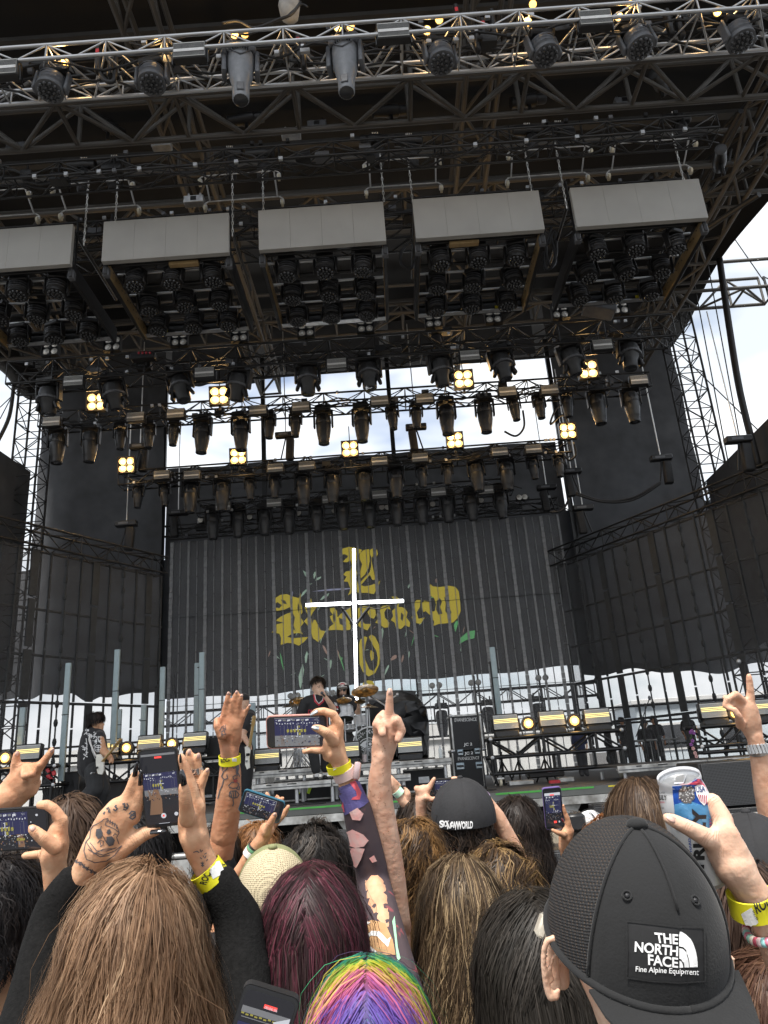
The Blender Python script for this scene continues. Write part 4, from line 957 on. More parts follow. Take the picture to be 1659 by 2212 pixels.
# grey bag at the top edge
tag(MB().lathe([(.03, -.3), (.12, -.22), (.15, 0), (.11, .2), (.05, .3)], PY(*a1(1250, 20), 7.2), n=10).build('cable_bag', mat('pale_grey_bag', (.35, .35, .34), .8, 0, .2, 9, bump=.5, bscale=14), None, 60), 'pale grey cloth bag at the top edge above the front truss', 'bag')
# ------------------------------------------------------------------ the five pods
POD = [((-115, 503), (160, 487), (-120, 594), (153, 577)), ((226, 485), (495, 463), (221, 574), (496, 550)), ((559, 459), (830, 442), (560, 548), (833, 530)), ((891, 435), (1163, 414), (898, 521), (1175, 500)), ((1231, 410), (1507, 387), (1244, 497), (1527, 473))]
TAGY = mat('yellow_tag', (.6, .5, .02), .5, 0, 0)
PLATE = mat('brown_birch_plate', (.32, .22, .10), .6, 0, .2, 8)
for i, q in enumerate(POD):
    c = [PY(*p, 10.0) for p in q]; xl, xr = (c[0].x+c[2].x)/2, (c[1].x+c[3].x)/2; xm = (xl+xr)/2; hw = (xr-xl)/2; zt, zb = 10.67, 9.89
    t = thing('led_pod', '%s hanging pod from the left with blank grey front panel and nine lamps' % ORD[i], 'light pod', (xm, 11, zb), 'hanging grey-fronted pods')
    fp = thing('front_panel', None, None, (0, 0, 0)); fp.parent = t; fp.matrix_parent_inverse = WM(t).inverted()
    for a in range(4):
        for b in range(1):
            MB().box((xl+hw*2*(a+.5)/4, 10.0, (zt+zb)/2), (hw/4-.0012, .045, (zt-zb)/2)).build('led_tile', LEDGREY, fp)
    MB().box((xm, 10.08, (zt+zb)/2), (hw-.02, .03, (zt-zb)/2-.02)).build('back_frame', BLK, t)
    for sx in (-1, 1):
        x = xm+sx*(hw-.03)
        pl = MB().rbox((x, 11.05, zb-.02), (.03, 1.0, .15), .006).build('side_rail', BLK2, t, 40)
        m = MB()
        m.box((x-sx*.033, 11.05, zb-.04), (.003, .96, .11)); m.build('birch_lining', PLATE, pl)
        m = MB()
        for k in range(14): m.lathe([(.014, 0), (.014, .006)], (x-sx*.037, 10.15+k*.14, zb-.03+.05*(k % 2)), Matrix.Rotation(-sx*math.pi/2, 3, 'Y'), 6)
        m.build('bolt', BLK, pl)
        MB().rbox((x, 10.12, zb-.1), (.05, .05, .08), .01).build('corner_block', MGREY, t, 40)
        bar('hanger_tube', (x, 10.2, zb+.1), (x, 10.2, zt+.35), .02, BLK, t)
        bar('top_rail', (x, 10.1, zt-.04), (x, 12.0, zt-.04), .03, BLK, t)
    for k in range(7):
        bar('cross_rail', (xl+.05, 10.25+k*.29, zb+.12+.05*(k % 2)), (xr-.05, 10.25+k*.29, zb+.12+.05*(k % 2)), .026 if k % 2 else .035, STEEL if k % 2 else BLK, t)
    bm_ = MB().rbox((xm, 12.06, zb+.02), (hw-.02, .05, .11), .01).build('rear_beam', BLK2, t, 40)
    MB().box((xm, 12.0, zb-.1), (hw-.06, .05, .008)).build('trim', STEEL, t)
    for k in range(3): MB().box((xm+(-.6+k*.55)*hw/1.0, 11.99, zb-.04), (.05, .012, .035)).build('tag_label', TAGY, bm_)
    if i in (1, 3): MB().rbox((xm+(.25 if i == 1 else -.25), 10.16, zb+.0), (.24, .05, .035), .008).build('ply_block', PLATE, t, 40)
    k = 0
    for r in range(3):
        for cc_ in range(3):
            w = copy_tree(PR['wash'][0], (xm+(cc_-1)*hw*.62, 10.42+r*.66, zb+.05), (random.uniform(-.12, .12)-.06, random.uniform(-.12, .12), random.uniform(-.5, .5)))
            w['label'] = '%s wash lamp in %s row of the %s pod from the left' % (('left', 'middle', 'right')[cc_], ('front', 'centre', 'rear')[r], ORD[i]); w['group'] = 'wash lamps inside the pods'
for o in [PR['wash'][0]]+list(PR['wash'][0].children_recursive): bpy.data.objects.remove(o)
# hoists and chains above the pods
HO = [(a1, 368, 830, a1(362, 1060)), (a1, 500, 820, a1(498, 965)), (a1, 1003, 780, a1(1005, 1020)), (a1, 1140, 780, a1(1138, 915)), (a2, -22, 720, a2(0, 870)), (a2, 125, 725, a2(123, 870)), (a2, 640, 680, a2(638, 828)), (a2, 775, 670, a2(790, 900)), (a2, 1285, 630, a2(1295, 780))]
for i, (fr, x, y, q) in enumerate(HO):
    p = PY(*fr(x, y-80), 10.1); place(PR, 'hoist', (p.x-.06, 10.1, p.z+.08), (0, .06, 0), ORD[i]+' black chain hoist with chain bag from the left above the pods', 'chain hoists above the pods')
    b = PY(*q, 9.97); chain(ORD[i]+' bright steel chain from the left dropping towards the grey panels', (b.x, 9.97, p.z-.25), (b.x, 9.97, b.z))
# dolly frames with casters still fitted, over the pods
def dolly(label, x0, x1, Y, z):
    t = thing('truss_dolly', label, 'dolly', ((x0+x1)/2, Y, z), 'wheeled truss dollies above the pods')
    for dy, dz in ((0, 0), (.35, -.22)):
        rope('rail', [(x0, Y+dy, z+dz+.0), (x0+.06, Y+dy, z+dz+.05), (x0+.16, Y+dy, z+dz+.06), (x1-.16, Y+dy, z+dz+.06), (x1-.06, Y+dy, z+dz+.05), (x1, Y+dy, z+dz)], .012, GALV, t, 6, 4)
        for x in (x0+.02, x1-.02):
            w = MB(); w.lathe([(.02, -.02), (.06, -.018), (.06, .018), (.02, .02)], (x, Y+dy-.02, z+dz-.1), Matrix.Rotation(math.pi/2, 3, 'Y'), 10)
            w = w.build('caster_wheel', mat('cream_caster', (.55, .5, .38), .5, 0, .1), t, 40)
            MB().rbox((x, Y+dy, z+dz-.05), (.035, .03, .035), .006).build('caster_fork', CHAIN, w, 40)
    for x in (x0+.1, x1-.1):
        bar('upright', (x, Y, z+.05), (x, Y, z+.6), .018, BLK, t)
        bar('tie', (x, Y, z+.05), (x, Y+.35, z-.16), .014, STEEL, t)
for i, (fr, xa, xb, y) in enumerate(((a1, -140, 135, 835), (a1, 225, 580, 800), (a1, 860, 1210, 762), (a2, -90, 250, 700), (a2, 530, 895, 655), (a2, 975, 1345, 622))):
    p, q = PY(*fr(xa, y+12), 9.9), PY(*fr(xb, y-12), 9.9); dolly(ORD[i]+' wheeled truss dolly frame from the left above the pods', p.x, q.x, 9.9, (p.z+q.z)/2)
# followspot-like covered fixtures above the hoist truss
def cannon(label, p, yaw, tilt=.2):
    t = thing('follow_spot', label, 'spot light', p); R = Matrix.Rotation(yaw, 3, 'Z') @ Matrix.Rotation(math.pi/2-tilt, 3, 'Y')
    MB().lathe([(.06, -.36), (.1, -.35), (.105, -.1), (.115, -.08), (.12, .12), (.095, .14), (.1, .3), (.09, .32)], p, R, 14).build('barrel', BLK2, t, 40)
    MB().rbox(Vector(p)+Vector((0, 0, -.22)), (.03, .03, .12), .01).build('bracket', BLK, t, 40)
    return t
for i, (fr, x, y, yw) in enumerate(((a1, 1065, 515, .1), (a1, 470, 545, 1.0), (a2, 30, 480, .2), (a2, 625, 435, .1), (a2, 1190, 360, .9), (a2, 1450, 690, 1.2))):
    cannon(ORD[i]+' black barrel fixture from the left, high under the roof', PY(*fr(x, y), 10.6), yw)
for i, (fr, x, y, c) in enumerate(((a1, 75, 640, 0), (a1, 700, 628, 1), (a1, 1258, 580, 1), (a2, 1035, 445, 0), (a1, 1370, 545, 0), (a1, 840, 870, 1))):
    p = PY(*fr(x, y), 10.3); t = thing('junction_box', ORD[i]+' small rigging box from the left above the pods', 'box', p)
    MB().rbox(p, (.17, .08, .07), .012).build('case', STEEL if c else MGREY, t, 40); MB().box(p+Vector((0, -.083, 0)), (.05, .004, .04)).build('faceplate', BLK, t)
    for sx in (-1, 1): bar('stem', p+Vector((sx*.1, 0, .06)), p+Vector((sx*.1, 0, .16)), .02, STEEL if c else BLK, t)
for i, (fr, pts) in enumerate(((a2, [(720, 985), (700, 1080), (720, 1150), (745, 1090), (735, 1000), (710, 1060)]), (a2, [(130, 1040), (80, 1080), (75, 1140), (120, 1160), (140, 1080)]), (a2, [(700, 1000), (725, 1030), (740, 1130), (700, 1165), (690, 1090)]), (a6, [(1000, 60), (985, 110), (1010, 150), (1040, 110)]), (a6, [(780, 340), (740, 380), (720, 440), (770, 400), (800, 440)]), (a6, [(600, 380), (605, 450), (570, 490), (520, 470)]), (a6, [(820, 520), (830, 570), (800, 595), (770, 560)]), (a6, [(1195, 690), (1080, 755), (950, 770), (830, 735)]), (a6, [(1195, 695), (1080, 765), (950, 775), (830, 742)]), (a6, [(800, 760), (770, 810), (720, 820)]))):
    tag(rope('cable_loop', [PY(*fr(x, y), 11.2 if fr is a2 else 17.0) for x, y in pts], .028, CABLE), ORD[i]+' slack loop of black cable hanging in the rig', 'cable')
# truss motors with bags standing above the wing screens and rows
def motor(label, p, s=1.0, flip=1):
    t = thing('truss_motor', label, 'hoist', p); p = Vector(p)
    MB().rbox(p+Vector((0, 0, .12*s)), (.27*s, .1*s, .07*s), .02*s).build('motor', BLK2, t, 40)
    MB().box(p+Vector((-.05*s, -.103*s, .12*s)), (.12*s, .004*s, .03*s)).build('vent_plate', MGREY, t)
    MB().rbox(p+Vector((flip*.1*s, 0, -.28*s)), (.1*s, .09*s, .3*s), .03*s, 2, Matrix.Rotation(flip*.06, 3, 'Y')).build('chain_bag', MATS['black_nylon_bag'], t, 50)
    bar('strut', p+Vector((0, 0, .06*s)), p+Vector((-flip*.14*s, 0, -.55*s)), .02*s, BLK, t); bar('strut', p+Vector((0, 0, .06*s)), p+Vector((flip*.2*s, 0, -.55*s)), .02*s, BLK, t)
    bar('chain', p+Vector((0, 0, .18*s)), p+Vector((0, 0, 3.2)), .014, CHAIN, t)
for i, (fr, x, y, Y, fl, lb) in enumerate(((a5, 605, 555, 17.4, 1, 'left end of the lower sky gap row'), (a5, 1235, 505, 17.5, 1, 'lower sky gap row, left of centre'), (a6, 140, 470, 17.5, -1, 'lower sky gap row, right of centre'), (a5, 545, 890, 17.6, 1, 'inner end of the left wing screen truss'), (a5, 770, 840, 19.5, -1, 'left end of the screen truss'), (a6, 1200, 605, 17.5, 1, 'far right of the lower sky gap row'), (a6, 862, 820, 18.5, -1, 'inner end of the right wing screen truss'), (a6, 812, 662, 18.5, -1, 'right end of the lower sky gap row'), (a6, 1535, 530, 14.2, 1, 'outer part of the right wing screen truss'), (a6, 705, 730, 19.5, -1, 'right end of the screen truss'), (a6, 245, 60, 14.5, -1, 'upper sky gap row, right of centre'))):
    motor('black chain motor with hanging bag, '+lb, PY(*fr(x, y), Y), 1.0, fl)
tag(MB().rbox(PY(*a4(930, 605), 12.6), (.3, .2, .1), .02, 1, Matrix.Rotation(.3, 3, 'Y')).build('rigging_box', MGREY, None, 40), 'tilted grey box hanging right of the fourth pod', 'box')
tag(MB().rbox(PY(*a5(620, 150), 13.2), (.25, .1, .07), .02).build('rigging_box', BLK2, None, 40), 'black box with red plugs on the blinder truss at left', 'box')
bx = [o for o in COL.objects if o.get('label') == 'black box with red plugs on the blinder truss at left'][0]
for k in range(4): MB().tube(PY(*a5(600+k*16, 136), 13.1), PY(*a5(600+k*16, 128), 13.1), .022, n=8).build('plug', RED, bx)

# dressing: cable runs clipped along the trusses and bright clamp bands on their chords
def dress(tr, p0, p1, z, y, n, idx, lab):
    x0, x1 = p0, p1
    for j in range(3):
        pts = []; x = x0+.2*j
        while x < x1: pts.append(Vector((x, y-.18+.16*j, z+random.uniform(-.03, .12)))); x += random.uniform(.35, .8); pts.append(Vector((x, y-.18+.16*j, z-random.uniform(.06, .2)))); x += random.uniform(.35, .8)
        rope('cable_run', pts, .016, CABLE, tr, 5, 3)
    for j in range(n):
        x = random.uniform(x0+.1, x1-.1); zz = z+random.choice((-.17, .17)); o = ubox('clamp', (x, y-.24, zz), (.03, .02, .03), random.choice((STEEL, BLK, MGREY, STEEL)), tr)
    for j in range(n//3):
        x = random.uniform(x0+.2, x1-.2); ubox('power_box', (x, y-.05, z+random.uniform(-.1, .1)), (random.uniform(.06, .16), .08, random.uniform(.04, .08)), random.choice((BLK2, DGREY, MGREY)), tr)
for tr, a, b, z, y, n in ((front, -6.4, 6.6, 10.42, 7.05, 26), (cart, -7, 5.4, 11.0, 9.3, 30), (cart2, -7.2, 5.5, 11.2, 10.9, 30), (tA, -7.3, 6, 9.98, 13.5, 34), (tB, -7.5, 6.1, 9.9, 15.5, 34), (tC, -6.4, 4.6, 9.2, 17.5, 30), (tD, -4.8, 3.3, 8.72, 18.7, 22), (tE, -6, 4.7, 8.45, 19.7, 26)):
    dress(tr, a, b, z, y, n, 0, '')
# ================================================================== things on the stage
# risers
def riser(label, x0, x1, y0, y1, z, th=.1, legs=5):
    t = thing('stage_riser', label, 'riser', ((x0+x1)/2, y0, DZ))
    MB().box(((x0+x1)/2, (y0+y1)/2, z-.012), ((x1-x0)/2, (y1-y0)/2, .012)).build('deck_board', DECKM, t)
    n = max(1, round((x1-x0)/1.22)); w = (x1-x0)/n
    for k in range(n):
        e = MB().rbox((x0+w*(k+.5), y0-.02, z-th/2-.004), (w/2-.006, .02, th/2), .006).build('edge_beam', ALU2, t, 40)
        MB().box((x0+w*(k+.5), y0-.042, z-th*.25), (.07, .003, .008)).build('slot', BLK, e); MB().box((x0+w*(k+.5)-.35, y0-.042, z-th*.25), (.04, .003, .008)).build('slot', BLK, e)
        MB().box((x0+w*(k+.5), y0-.044, z-th*.62), (w/2-.02, .003, .006)).build('groove', MGREY, e)
    for k in range(legs):
        x = x0+.12+(x1-x0-.24)*k/(legs-1)
        for yy in (y0+.05, y1-.1): bar('leg', (x, yy, DZ), (x, yy, z-th), .03, STEEL, t, 8)
    return t
riser('long pale-edged drum riser under the drum kit', -2.55, .83, 13.1, 16.6, 1.965, .11)
riser('low pale-edged step in front of the drum riser', -2.3, .12, 12.05, 12.95, 1.77, .1)
riser('pale-edged side platform behind the drink can at right', 3.15, 8.5, 11.7, 13.2, 1.67, .1)
KZ = K(zS, Y=14.3)
# strobes and floor lamps
for i, (fr, x, y, Y, lb) in enumerate(((a7, 125, 1000, 13.4, 'leftmost, above the horns hand'), (a7, 470, 975, 14.4, 'behind the guitarist'), (a7, 648, 958, 14.2, 'right of the guitarist'), (a7, 845, 945, 14.2, 'left of the raised open hand'), (a7, 1155, 1020, 13.35, 'on the drum riser left of the singer'), (a7, 1500, 990, 13.35, 'on the drum riser beside the kick drum'), (a8, 112, 970, 13.35, 'on the drum riser in front of the black tarp'), (a8, 525, 870, 13.2, 'leftmost on the right black truss'), (a8, 725, 855, 13.2, 'middle one on the right black truss'), (a8, 920, 845, 13.2, 'right one on the right black truss'), (a8, 1420, 820, 12.9, 'on the far right truss beside the watch hand'), (a8, 1650, 805, 12.9, 'at the right edge on the far right truss'))):
    p = PY(*fr(x, y), Y); s = 1.08
    place(PR, 'strobe', (p.x, Y, p.z-.25), (0, 0, random.uniform(-.05, .05)), 'strobe slab with yellow lines, '+lb, 'strobe slabs on the stage').scale = (s, s, s)
def floor_lamp(label, p):
    t = thing('floor_lamp', label, 'lamp', p-Vector((0, 0, .25)), 'amber floor lamps'); R90 = Matrix.Rotation(math.pi/2, 3, 'X')
    MB().lathe([(.06, -.18), (.1, -.12), (.115, -.02), (.12, .05), (.108, .055)], p, R90, 18).build('can', BLK2, t, 40)
    MB().lathe([(.108, .045), (.06, .06), (.001, .066)], p, R90, 18, cap=False).build('lamp', AMBER2, t, True); MB().ell(p+Vector((0, -.066, 0)), (.04, .01, .04), n=14, m=6).build('bulb', HOT, t, True)
    for sx in (-1, 1): bar('yoke', p+Vector((sx*.135, .03, 0)), p+Vector((sx*.1, .03, -.2)), .01, BLK, t); MB().tube(p+Vector((sx*.12, .03, 0)), p+Vector((sx*.17, .03, 0)), .022, n=8).build('knob', BLK, t)
    MB().rbox(p+Vector((0, .03, -.215)), (.1, .06, .012), .005).build('foot_plate', BLK, t, 40)
    pl = bpy.data.lights.new('lamp_glow', 'POINT'); pl.energy = 3; pl.color = (1, .6, .2); pl.shadow_soft_size = .08
    lo = bpy.data.objects.new('lamp_glow', pl); COL.objects.link(lo); lo.parent = t; lo.location = (0, -.18, .25)
for fr, x, y, Y, lb in ((a7, 28, 1018, 13.5, 'at the left edge'), (a7, 550, 975, 14.3, 'right of the guitarist'), (a7, 745, 958, 14.3, 'above the upright phone'), (a8, 622, 870, 13.2, 'left one on the right black truss'), (a8, 820, 858, 13.2, 'right one on the right black truss'), (a8, 1512, 826, 12.9, 'behind the watch hand')):
    floor_lamp('round glowing amber lamp '+lb, PY(*fr(x, y), Y))
# black ground-support trusses
def gtruss(label, fr, tl, tr, bl, br, Y, foot, dep=.45, casters=True):
    a, b, c, d = PY(*fr(*tl), Y), PY(*fr(*tr), Y), PY(*fr(*bl), Y), PY(*fr(*br), Y)
    zt, zb = (a.z+b.z)/2, (c.z+d.z)/2; x0, x1 = (a.x+c.x)/2, (b.x+d.x)/2; zf = DZ+foot
    t = thing('ground_truss', label, 'truss', ((x0+x1)/2, Y, DZ), 'black ground trusses under the strobes')
    for yy in (Y, Y+dep):
        for z in (zt, zb): bar('chord', (x0-.06, yy, z), (x1+.06, yy, z), .03, BLK, t, 10)
        n = max(2, round((x1-x0)/.42)); w = (x1-x0)/n
        for i in range(n+1):
            if i % 2 == 0: bar('post', (x0+w*i, yy, zb), (x0+w*i, yy, zt), .026, BLK, t, 8)
            if i < n: bar('brace', (x0+w*i, yy, zt if i % 2 == 0 else zb), (x0+w*(i+1), yy, zb if i % 2 == 0 else zt), .018, BLK, t, 8)
        for x in (x0+.04, (x0+x1)/2, x1-.04): bar('leg', (x, yy, zf), (x, yy, zb), .028, BLK, t, 8)
        bar('bottom_rail', (x0, yy, zf), (x1, yy, zf), .03, BLK, t, 8)
    for x in (x0, x1):
        for z in (zt, zb, zf): bar('end_tube', (x, Y, z), (x, Y+dep, z), .026, BLK, t)
        MB().ell((x, Y-.03, zt), (.035, .02, .035), n=8, m=5).build('bolt', STEEL, t); MB().ell((x, Y-.03, zb), (.035, .02, .035), n=8, m=5).build('bolt', STEEL, t)
        if casters:
            w_ = MB().lathe([(.02, -.022), (.065, -.02), (.065, .02), (.02, .022)], (x+(.1 if x == x0 else -.1), Y+.05, DZ+.066), Matrix.Rotation(math.pi/2, 3, 'Y'), 14).build('caster_wheel', MATS['cream_caster'], t, 40)
            MB().rbox((x+(.1 if x == x0 else -.1), Y+.05, DZ+.13), (.06, .05, .014), .004).build('caster_plate', CHAIN, w_, 40)
    return t
gtruss('black ground truss right of the road cases', zR, (235, 365), (1240, 305), (235, 508), (1260, 448), 13.0, .2)
gtruss('black ground truss between guitarist and upright phone', a7, (430, 1032), (840, 1022), (345, 1120), (820, 1108), 14.1, .12)
gtruss('black ground truss at the left edge behind the horns hand', a7, (-60, 1068), (235, 1058), (-60, 1150), (235, 1140), 13.4, .1)
gtruss('black ground truss behind the open hand', a7, (838, 1020), (1010, 1012), (838, 1100), (1010, 1092), 14.0, .1)
gtruss('black ground truss at far right beside the watch hand', z4, (1150, 505), (1700, 480), (1110, 665), (1700, 630), 12.8, .3)
# kit under the right truss: distro boxes, tripod bases
for i, (x, y) in enumerate(((330, 640), (455, 640), (655, 600))):
    p = PY(*zR(x, y), 13.6); t = thing('tripod_base', ORD[i]+' black tripod base under the right truss from the left', 'tripod', (p.x, 13.6, DZ))
    bar('tube', (p.x, 13.6, DZ+.05), (p.x, 13.6, DZ+.55), .016, BLK, t)
    for a in (0.4, 2.5, 4.6): bar('leg', (p.x, 13.6, DZ+.38), (p.x+.2*math.cos(a), 13.6+.2*math.sin(a), DZ+.01), .014, BLK, t)
dist = thing('distro_box', 'low black control box under the right truss', 'box', PY(*zR(660, 650), 13.3)); p = PY(*zR(660, 650), 13.3)
MB().rbox((p.x, 13.4, DZ+.16), (.3, .15, .07), .02).build('case', BLK2, dist, 40); MB().box((p.x+.12, 13.245, DZ+.18), (.1, .004, .025)).build('label_plate', MGREY, dist)
for i in range(4): MB().box((p.x+.05+i*.045, 13.24, DZ+.18), (.014, .003, .014)).build('socket', WHITE, dist)
tag(MB().rbox(PY(*zR(726, 714), 12.95), (.09, .05, .055), .015).build('tail_lamp', RED, None, 40), 'small red lamp box under the right truss', 'lamp')
for i, (x0, x1, y) in enumerate(((370, 560, 712), (750, 870, 686))):
    p, q = PY(*zR(x0, y), 13.2), PY(*zR(x1, y), 13.2); tag(MB().rbox(((p.x+q.x)/2, 13.25, p.z), ((q.x-p.x)/2, .12, .035), .008).build('wheel_board', ALU2, None, 40), ('left', 'right')[i]+' pale wheeled board under the right truss', 'dolly')
# tubes (unlit pale LED battens on stands)
TUBEU = mat('pale_unlit_tube', (.30, .38, .40), .35, 0, .08, 10)
TU = [(a7, 100, 800, 74, 985, 13.6), (a7, 297, 608, 262, 1120, 13.6), (a7, 508, 550, 478, 960, 13.9), (a7, 704, 625, 688, 955, 14.6), (a7, 515, 808, 503, 960, 14.8), (a7, 622, 788, 610, 945, 14.8), (a7, 852, 608, 848, 925, 14.8), (a7, 873, 562, 865, 925, 14.5), (a7, 1092, 780, 1088, 1065, 13.8), (a8, 466, 540, 495, 840, 14.0)]
for i, (fr, x, y, x2, y2, Y) in enumerate(TU):
    a, b = PY(*fr(x, y), Y), PY(*fr(x2, y2), Y); b = Vector((a.x, Y, min(b.z, a.z-.5)))
    t = thing('light_tube', ORD[i]+' tall pale upright light tube counted from the left', 'light tube', (a.x, Y, DZ), 'upright light tubes')
    MB().rbox((a.x, Y, (a.z+b.z)/2), (.05, .03, (a.z-b.z)/2), .012, 2).build('diffuser', TUBEU, t, 50)
    MB().box((a.x, Y+.045, (a.z+b.z)/2), (.04, .016, (a.z-b.z)/2)).build('back_rail', DGREY, t)
    MB().box((a.x, Y-.002, a.z*.55+b.z*.45), (.052, .031, .008)).build('joint_band', BLK, t)
    bar('stand', (a.x-.06, Y+.05, DZ), (a.x-.06, Y+.05, a.z-.25), .014, BLK, t); bar('clamp', (a.x-.1, Y+.05, a.z-.28), (a.x, Y+.05, a.z-.28), .012, BLK, t)
    MB().rbox((a.x, Y+.03, DZ+.015), (.18, .14, .015), .005).build('base_plate', BLK, t, 40)
# the lit cross
crs = thing('light_cross', 'tall glowing white tube cross behind the drummer', 'cross', PY(*zL(737, 1290), 17.2))
kx = K(zL, Y=17.2)
def lit(n, a, b, r): 
    A, B = kx.p(*a), kx.p(*b); ax = (B-A); Ln = ax.length; M = ax.to_track_quat('Z', 'Y').to_matrix(); return MB().rbox((A+B)/2, (r, r*.7, Ln/2), r*.3, 1, M).build(n, TUBE, crs, 40)
for a, b in (((716, 110), (719, 447)), ((719, 452), (726, 803)), ((727, 808), (736, 1290)), ((345, 545), (694, 530)), ((745, 524), (1100, 512))): lit('light_tube', a, b, .047)
for a, b in (((620, 560), (716, 700)), ((835, 560), (742, 680)), ((700, 460), (700, 500)), ((695, 740), (716, 700))): bar('brace', kx.p(*a, .08), kx.p(*b, .08), .035, BLK, crs, 8)
bar('mast', kx.p(722, 300, .12), Vector((kx.p(736, 1290).x, 17.32, DZ)), .045, BLK, crs, 8)
for pts in ([(610, 560), (650, 580), (690, 560)], [(760, 555), (900, 575), (1000, 545)], [(738, 660), (720, 760), (755, 780)]): rope('wire', [kx.p(x, y, -.05) for x, y in pts], .012, CABLE, crs)
# road cases with stencilled text
CASEB = mat('black_case_laminate', (.014, .014, .016), .55, 0, .25, 5)
DISH = mat('pale_recessed_handle', (.45, .55, .62), .35, .6, .1)
def road_case(label, tl, br, Y, dep):
    a, b = PY(*z3(*tl), Y), PY(*z3(*br), Y); x0, x1, z1_, z0 = a.x, b.x, a.z, b.z; c = Vector(((x0+x1)/2, Y+dep/2, (z0+z1_)/2)); h = ((x1-x0)/2, dep/2, (z1_-z0)/2)
    t = thing('road_case', label, 'road case', (c.x, c.y, z0)); pn = MB().box(c, (h[0]-.008, h[1]-.008, h[2]-.008)).build('panel', CASEB, t)
    for sx in (-1, 1):
        for sy in (-1, 1): MB().box((c.x+sx*(h[0]-.013), c.y+sy*(h[1]-.013), c.z), (.014, .014, h[2]-.03)).build('edge_strip', ALU2, t)
        for sz in (-1, 1): MB().box((c.x+sx*(h[0]-.0135), c.y, c.z+sz*(h[2]-.0135)), (.0135, h[1]-.03, .0135)).build('edge_strip', ALU2, t)
    for sy in (-1, 1):
        for sz in (-1, 1): MB().box((c.x, c.y+sy*(h[1]-.012), c.z+sz*(h[2]-.012)), (h[0]-.03, .0145, .0145)).build('edge_strip', ALU2, t)
    for sx in (-1, 1):
        for sy in (-1, 1):
            for sz in (-1, 1): MB().ell((c.x+sx*(h[0]-.012), c.y+sy*(h[1]-.012), c.z+sz*(h[2]-.012)), (.034, .034, .034), n=10, m=6).build('ball_corner', STEEL, t, True)
    return t, pn
c1, pn1 = road_case('upper black road case stencilled EVANESCENCE JC 2 with white edges', (390, 306), (655, 570), 13.9, .75)
c2, pn2 = road_case('lower black road case with pale recessed handles under the other case', (402, 578), (668, 862), 13.9, .75)
fs = FlatSurf(13.9+.008)
STEN = mat('white_stencil', (.8, .8, .79), .6, 0, .15, 80)
def sten(s, q, par, b=.02): return print_text('stencil_text', fs, s, q, STEN, par, z3, b, .002, None)
sten('EVANESCENCE', [(427, 355), (596, 347), (596, 322), (427, 328)], c1, .0); sten('JC 2', [(497, 548), (562, 543), (562, 515), (497, 519)], c1, .03)
sten('JC 2', [(503, 616), (569, 611), (569, 583), (503, 588)], c2, .03); sten('EVANESCENCE', [(452, 652), (616, 643), (616, 620), (452, 628)], c2, .0)
for par, x, y, hx, hy in ((c2, 471, 590, 22, 22), (c2, 600, 580, 20, 22), (c2, 470, 697, 32, 26), (c2, 620, 688, 30, 24)):
    p = PY(*z3(x, y), 13.9); k = K(z3, Y=13.9).m(1); hnd = MB().rbox((p.x, 13.9, p.z), (hx*k, .012, hy*k), .01).build('handle_dish', DISH, par, 40); MB().box((p.x, 13.886, p.z), (hx*k*.8, .006, hy*k*.3)).build('handle_bar', BLK, hnd); MB().box((p.x, 13.888, p.z-hy*k*.6), (hx*k*.8, .003, hy*k*.1)).build('rim', WHITE, hnd)
lean = thing('case_lid', 'black case lid with white edges leaning right of the road cases', 'case lid', PY(*z3(700, 860), 14.0)); A, B = PY(*z3(655, 632), 14.0), PY(*z3(745, 850), 13.7)
bar('edge_strip', A, B, .018, ALU2, lean); bar('edge_strip', A+Vector((.1, .3, .0)), B+Vector((.1, .3, 0)), .018, ALU2, lean); MB().add([A, B, B+Vector((.1, .3, 0)), A+Vector((.1, .3, 0))], [(0, 1, 2, 3)]).build('panel', CASEB, lean)
# left back line: amp cabinets, multi plugs
GRILLE = mat('black_speaker_grille', (.03, .03, .032), .6, .2, .25, 90, bump=.4, bscale=300)
def cabinet(label, fr, tl, br, Y, dep=.4):
    a, b = PY(*fr(*tl), Y), PY(*fr(*br), Y); z0 = max(DZ, b.z); c = Vector(((a.x+b.x)/2, Y+dep/2, (a.z+z0)/2)); h = (abs(b.x-a.x)/2, dep/2, (a.z-z0)/2)
    t = thing('speaker_cabinet', label, 'speaker', (c.x, c.y, z0)); MB().rbox(c, h, .015).build('box', BLK2, t, 40); MB().box((c.x, Y-.004, c.z), (h[0]*.86, .006, h[2]*.86)).build('grille', GRILLE, t); MB().box((c.x+h[0]*.3, Y-.012, c.z+h[2]*.2), (h[0]*.12, .004, h[2]*.3)).build('handle_recess', BLK, t); return t
cabinet('tall dark amp cabinet left of the guitarist', zG, (475, 862), (600, 1135), 13.9); cabinet('low black amp cabinet behind the guitarist legs', zG, (790, 930), (980, 1110), 14.3); cabinet('amp cabinet beside the left light tube', zG, (330, 985), (462, 1130), 13.8)
cabinet('black amp head behind the open hand wrist', zG, (1595, 600), (1760, 740), 14.5); cabinet('black amp under the ground truss behind the upright phone', a7, (880, 1040), (1000, 1170), 14.6)
mp_ = thing('plug_bundle', 'hanging bundle of red and black multi plugs at left', 'cables', PY(*zG(380, 800), 13.5))
for k in range(16):
    p = PY(*zG(350+random.uniform(0, 70), 830+random.uniform(0, 130)), 13.45); MB().rbox(p, (.03, .025, .04), .008, 1, Matrix.Rotation(random.uniform(-1, 1), 3, 'Y')).build('plug', RED if k % 2 else BLK2, mp_, 40)
for k in range(6): rope('cable', [PY(*zG(345+k*14, 800), 13.5), PY(*zG(350+k*14, 900), 13.48), PY(*zG(330+k*20, 1010), 13.5), PY(*zG(370+k*8, 1090), 13.5)], .01, CABLE, mp_)
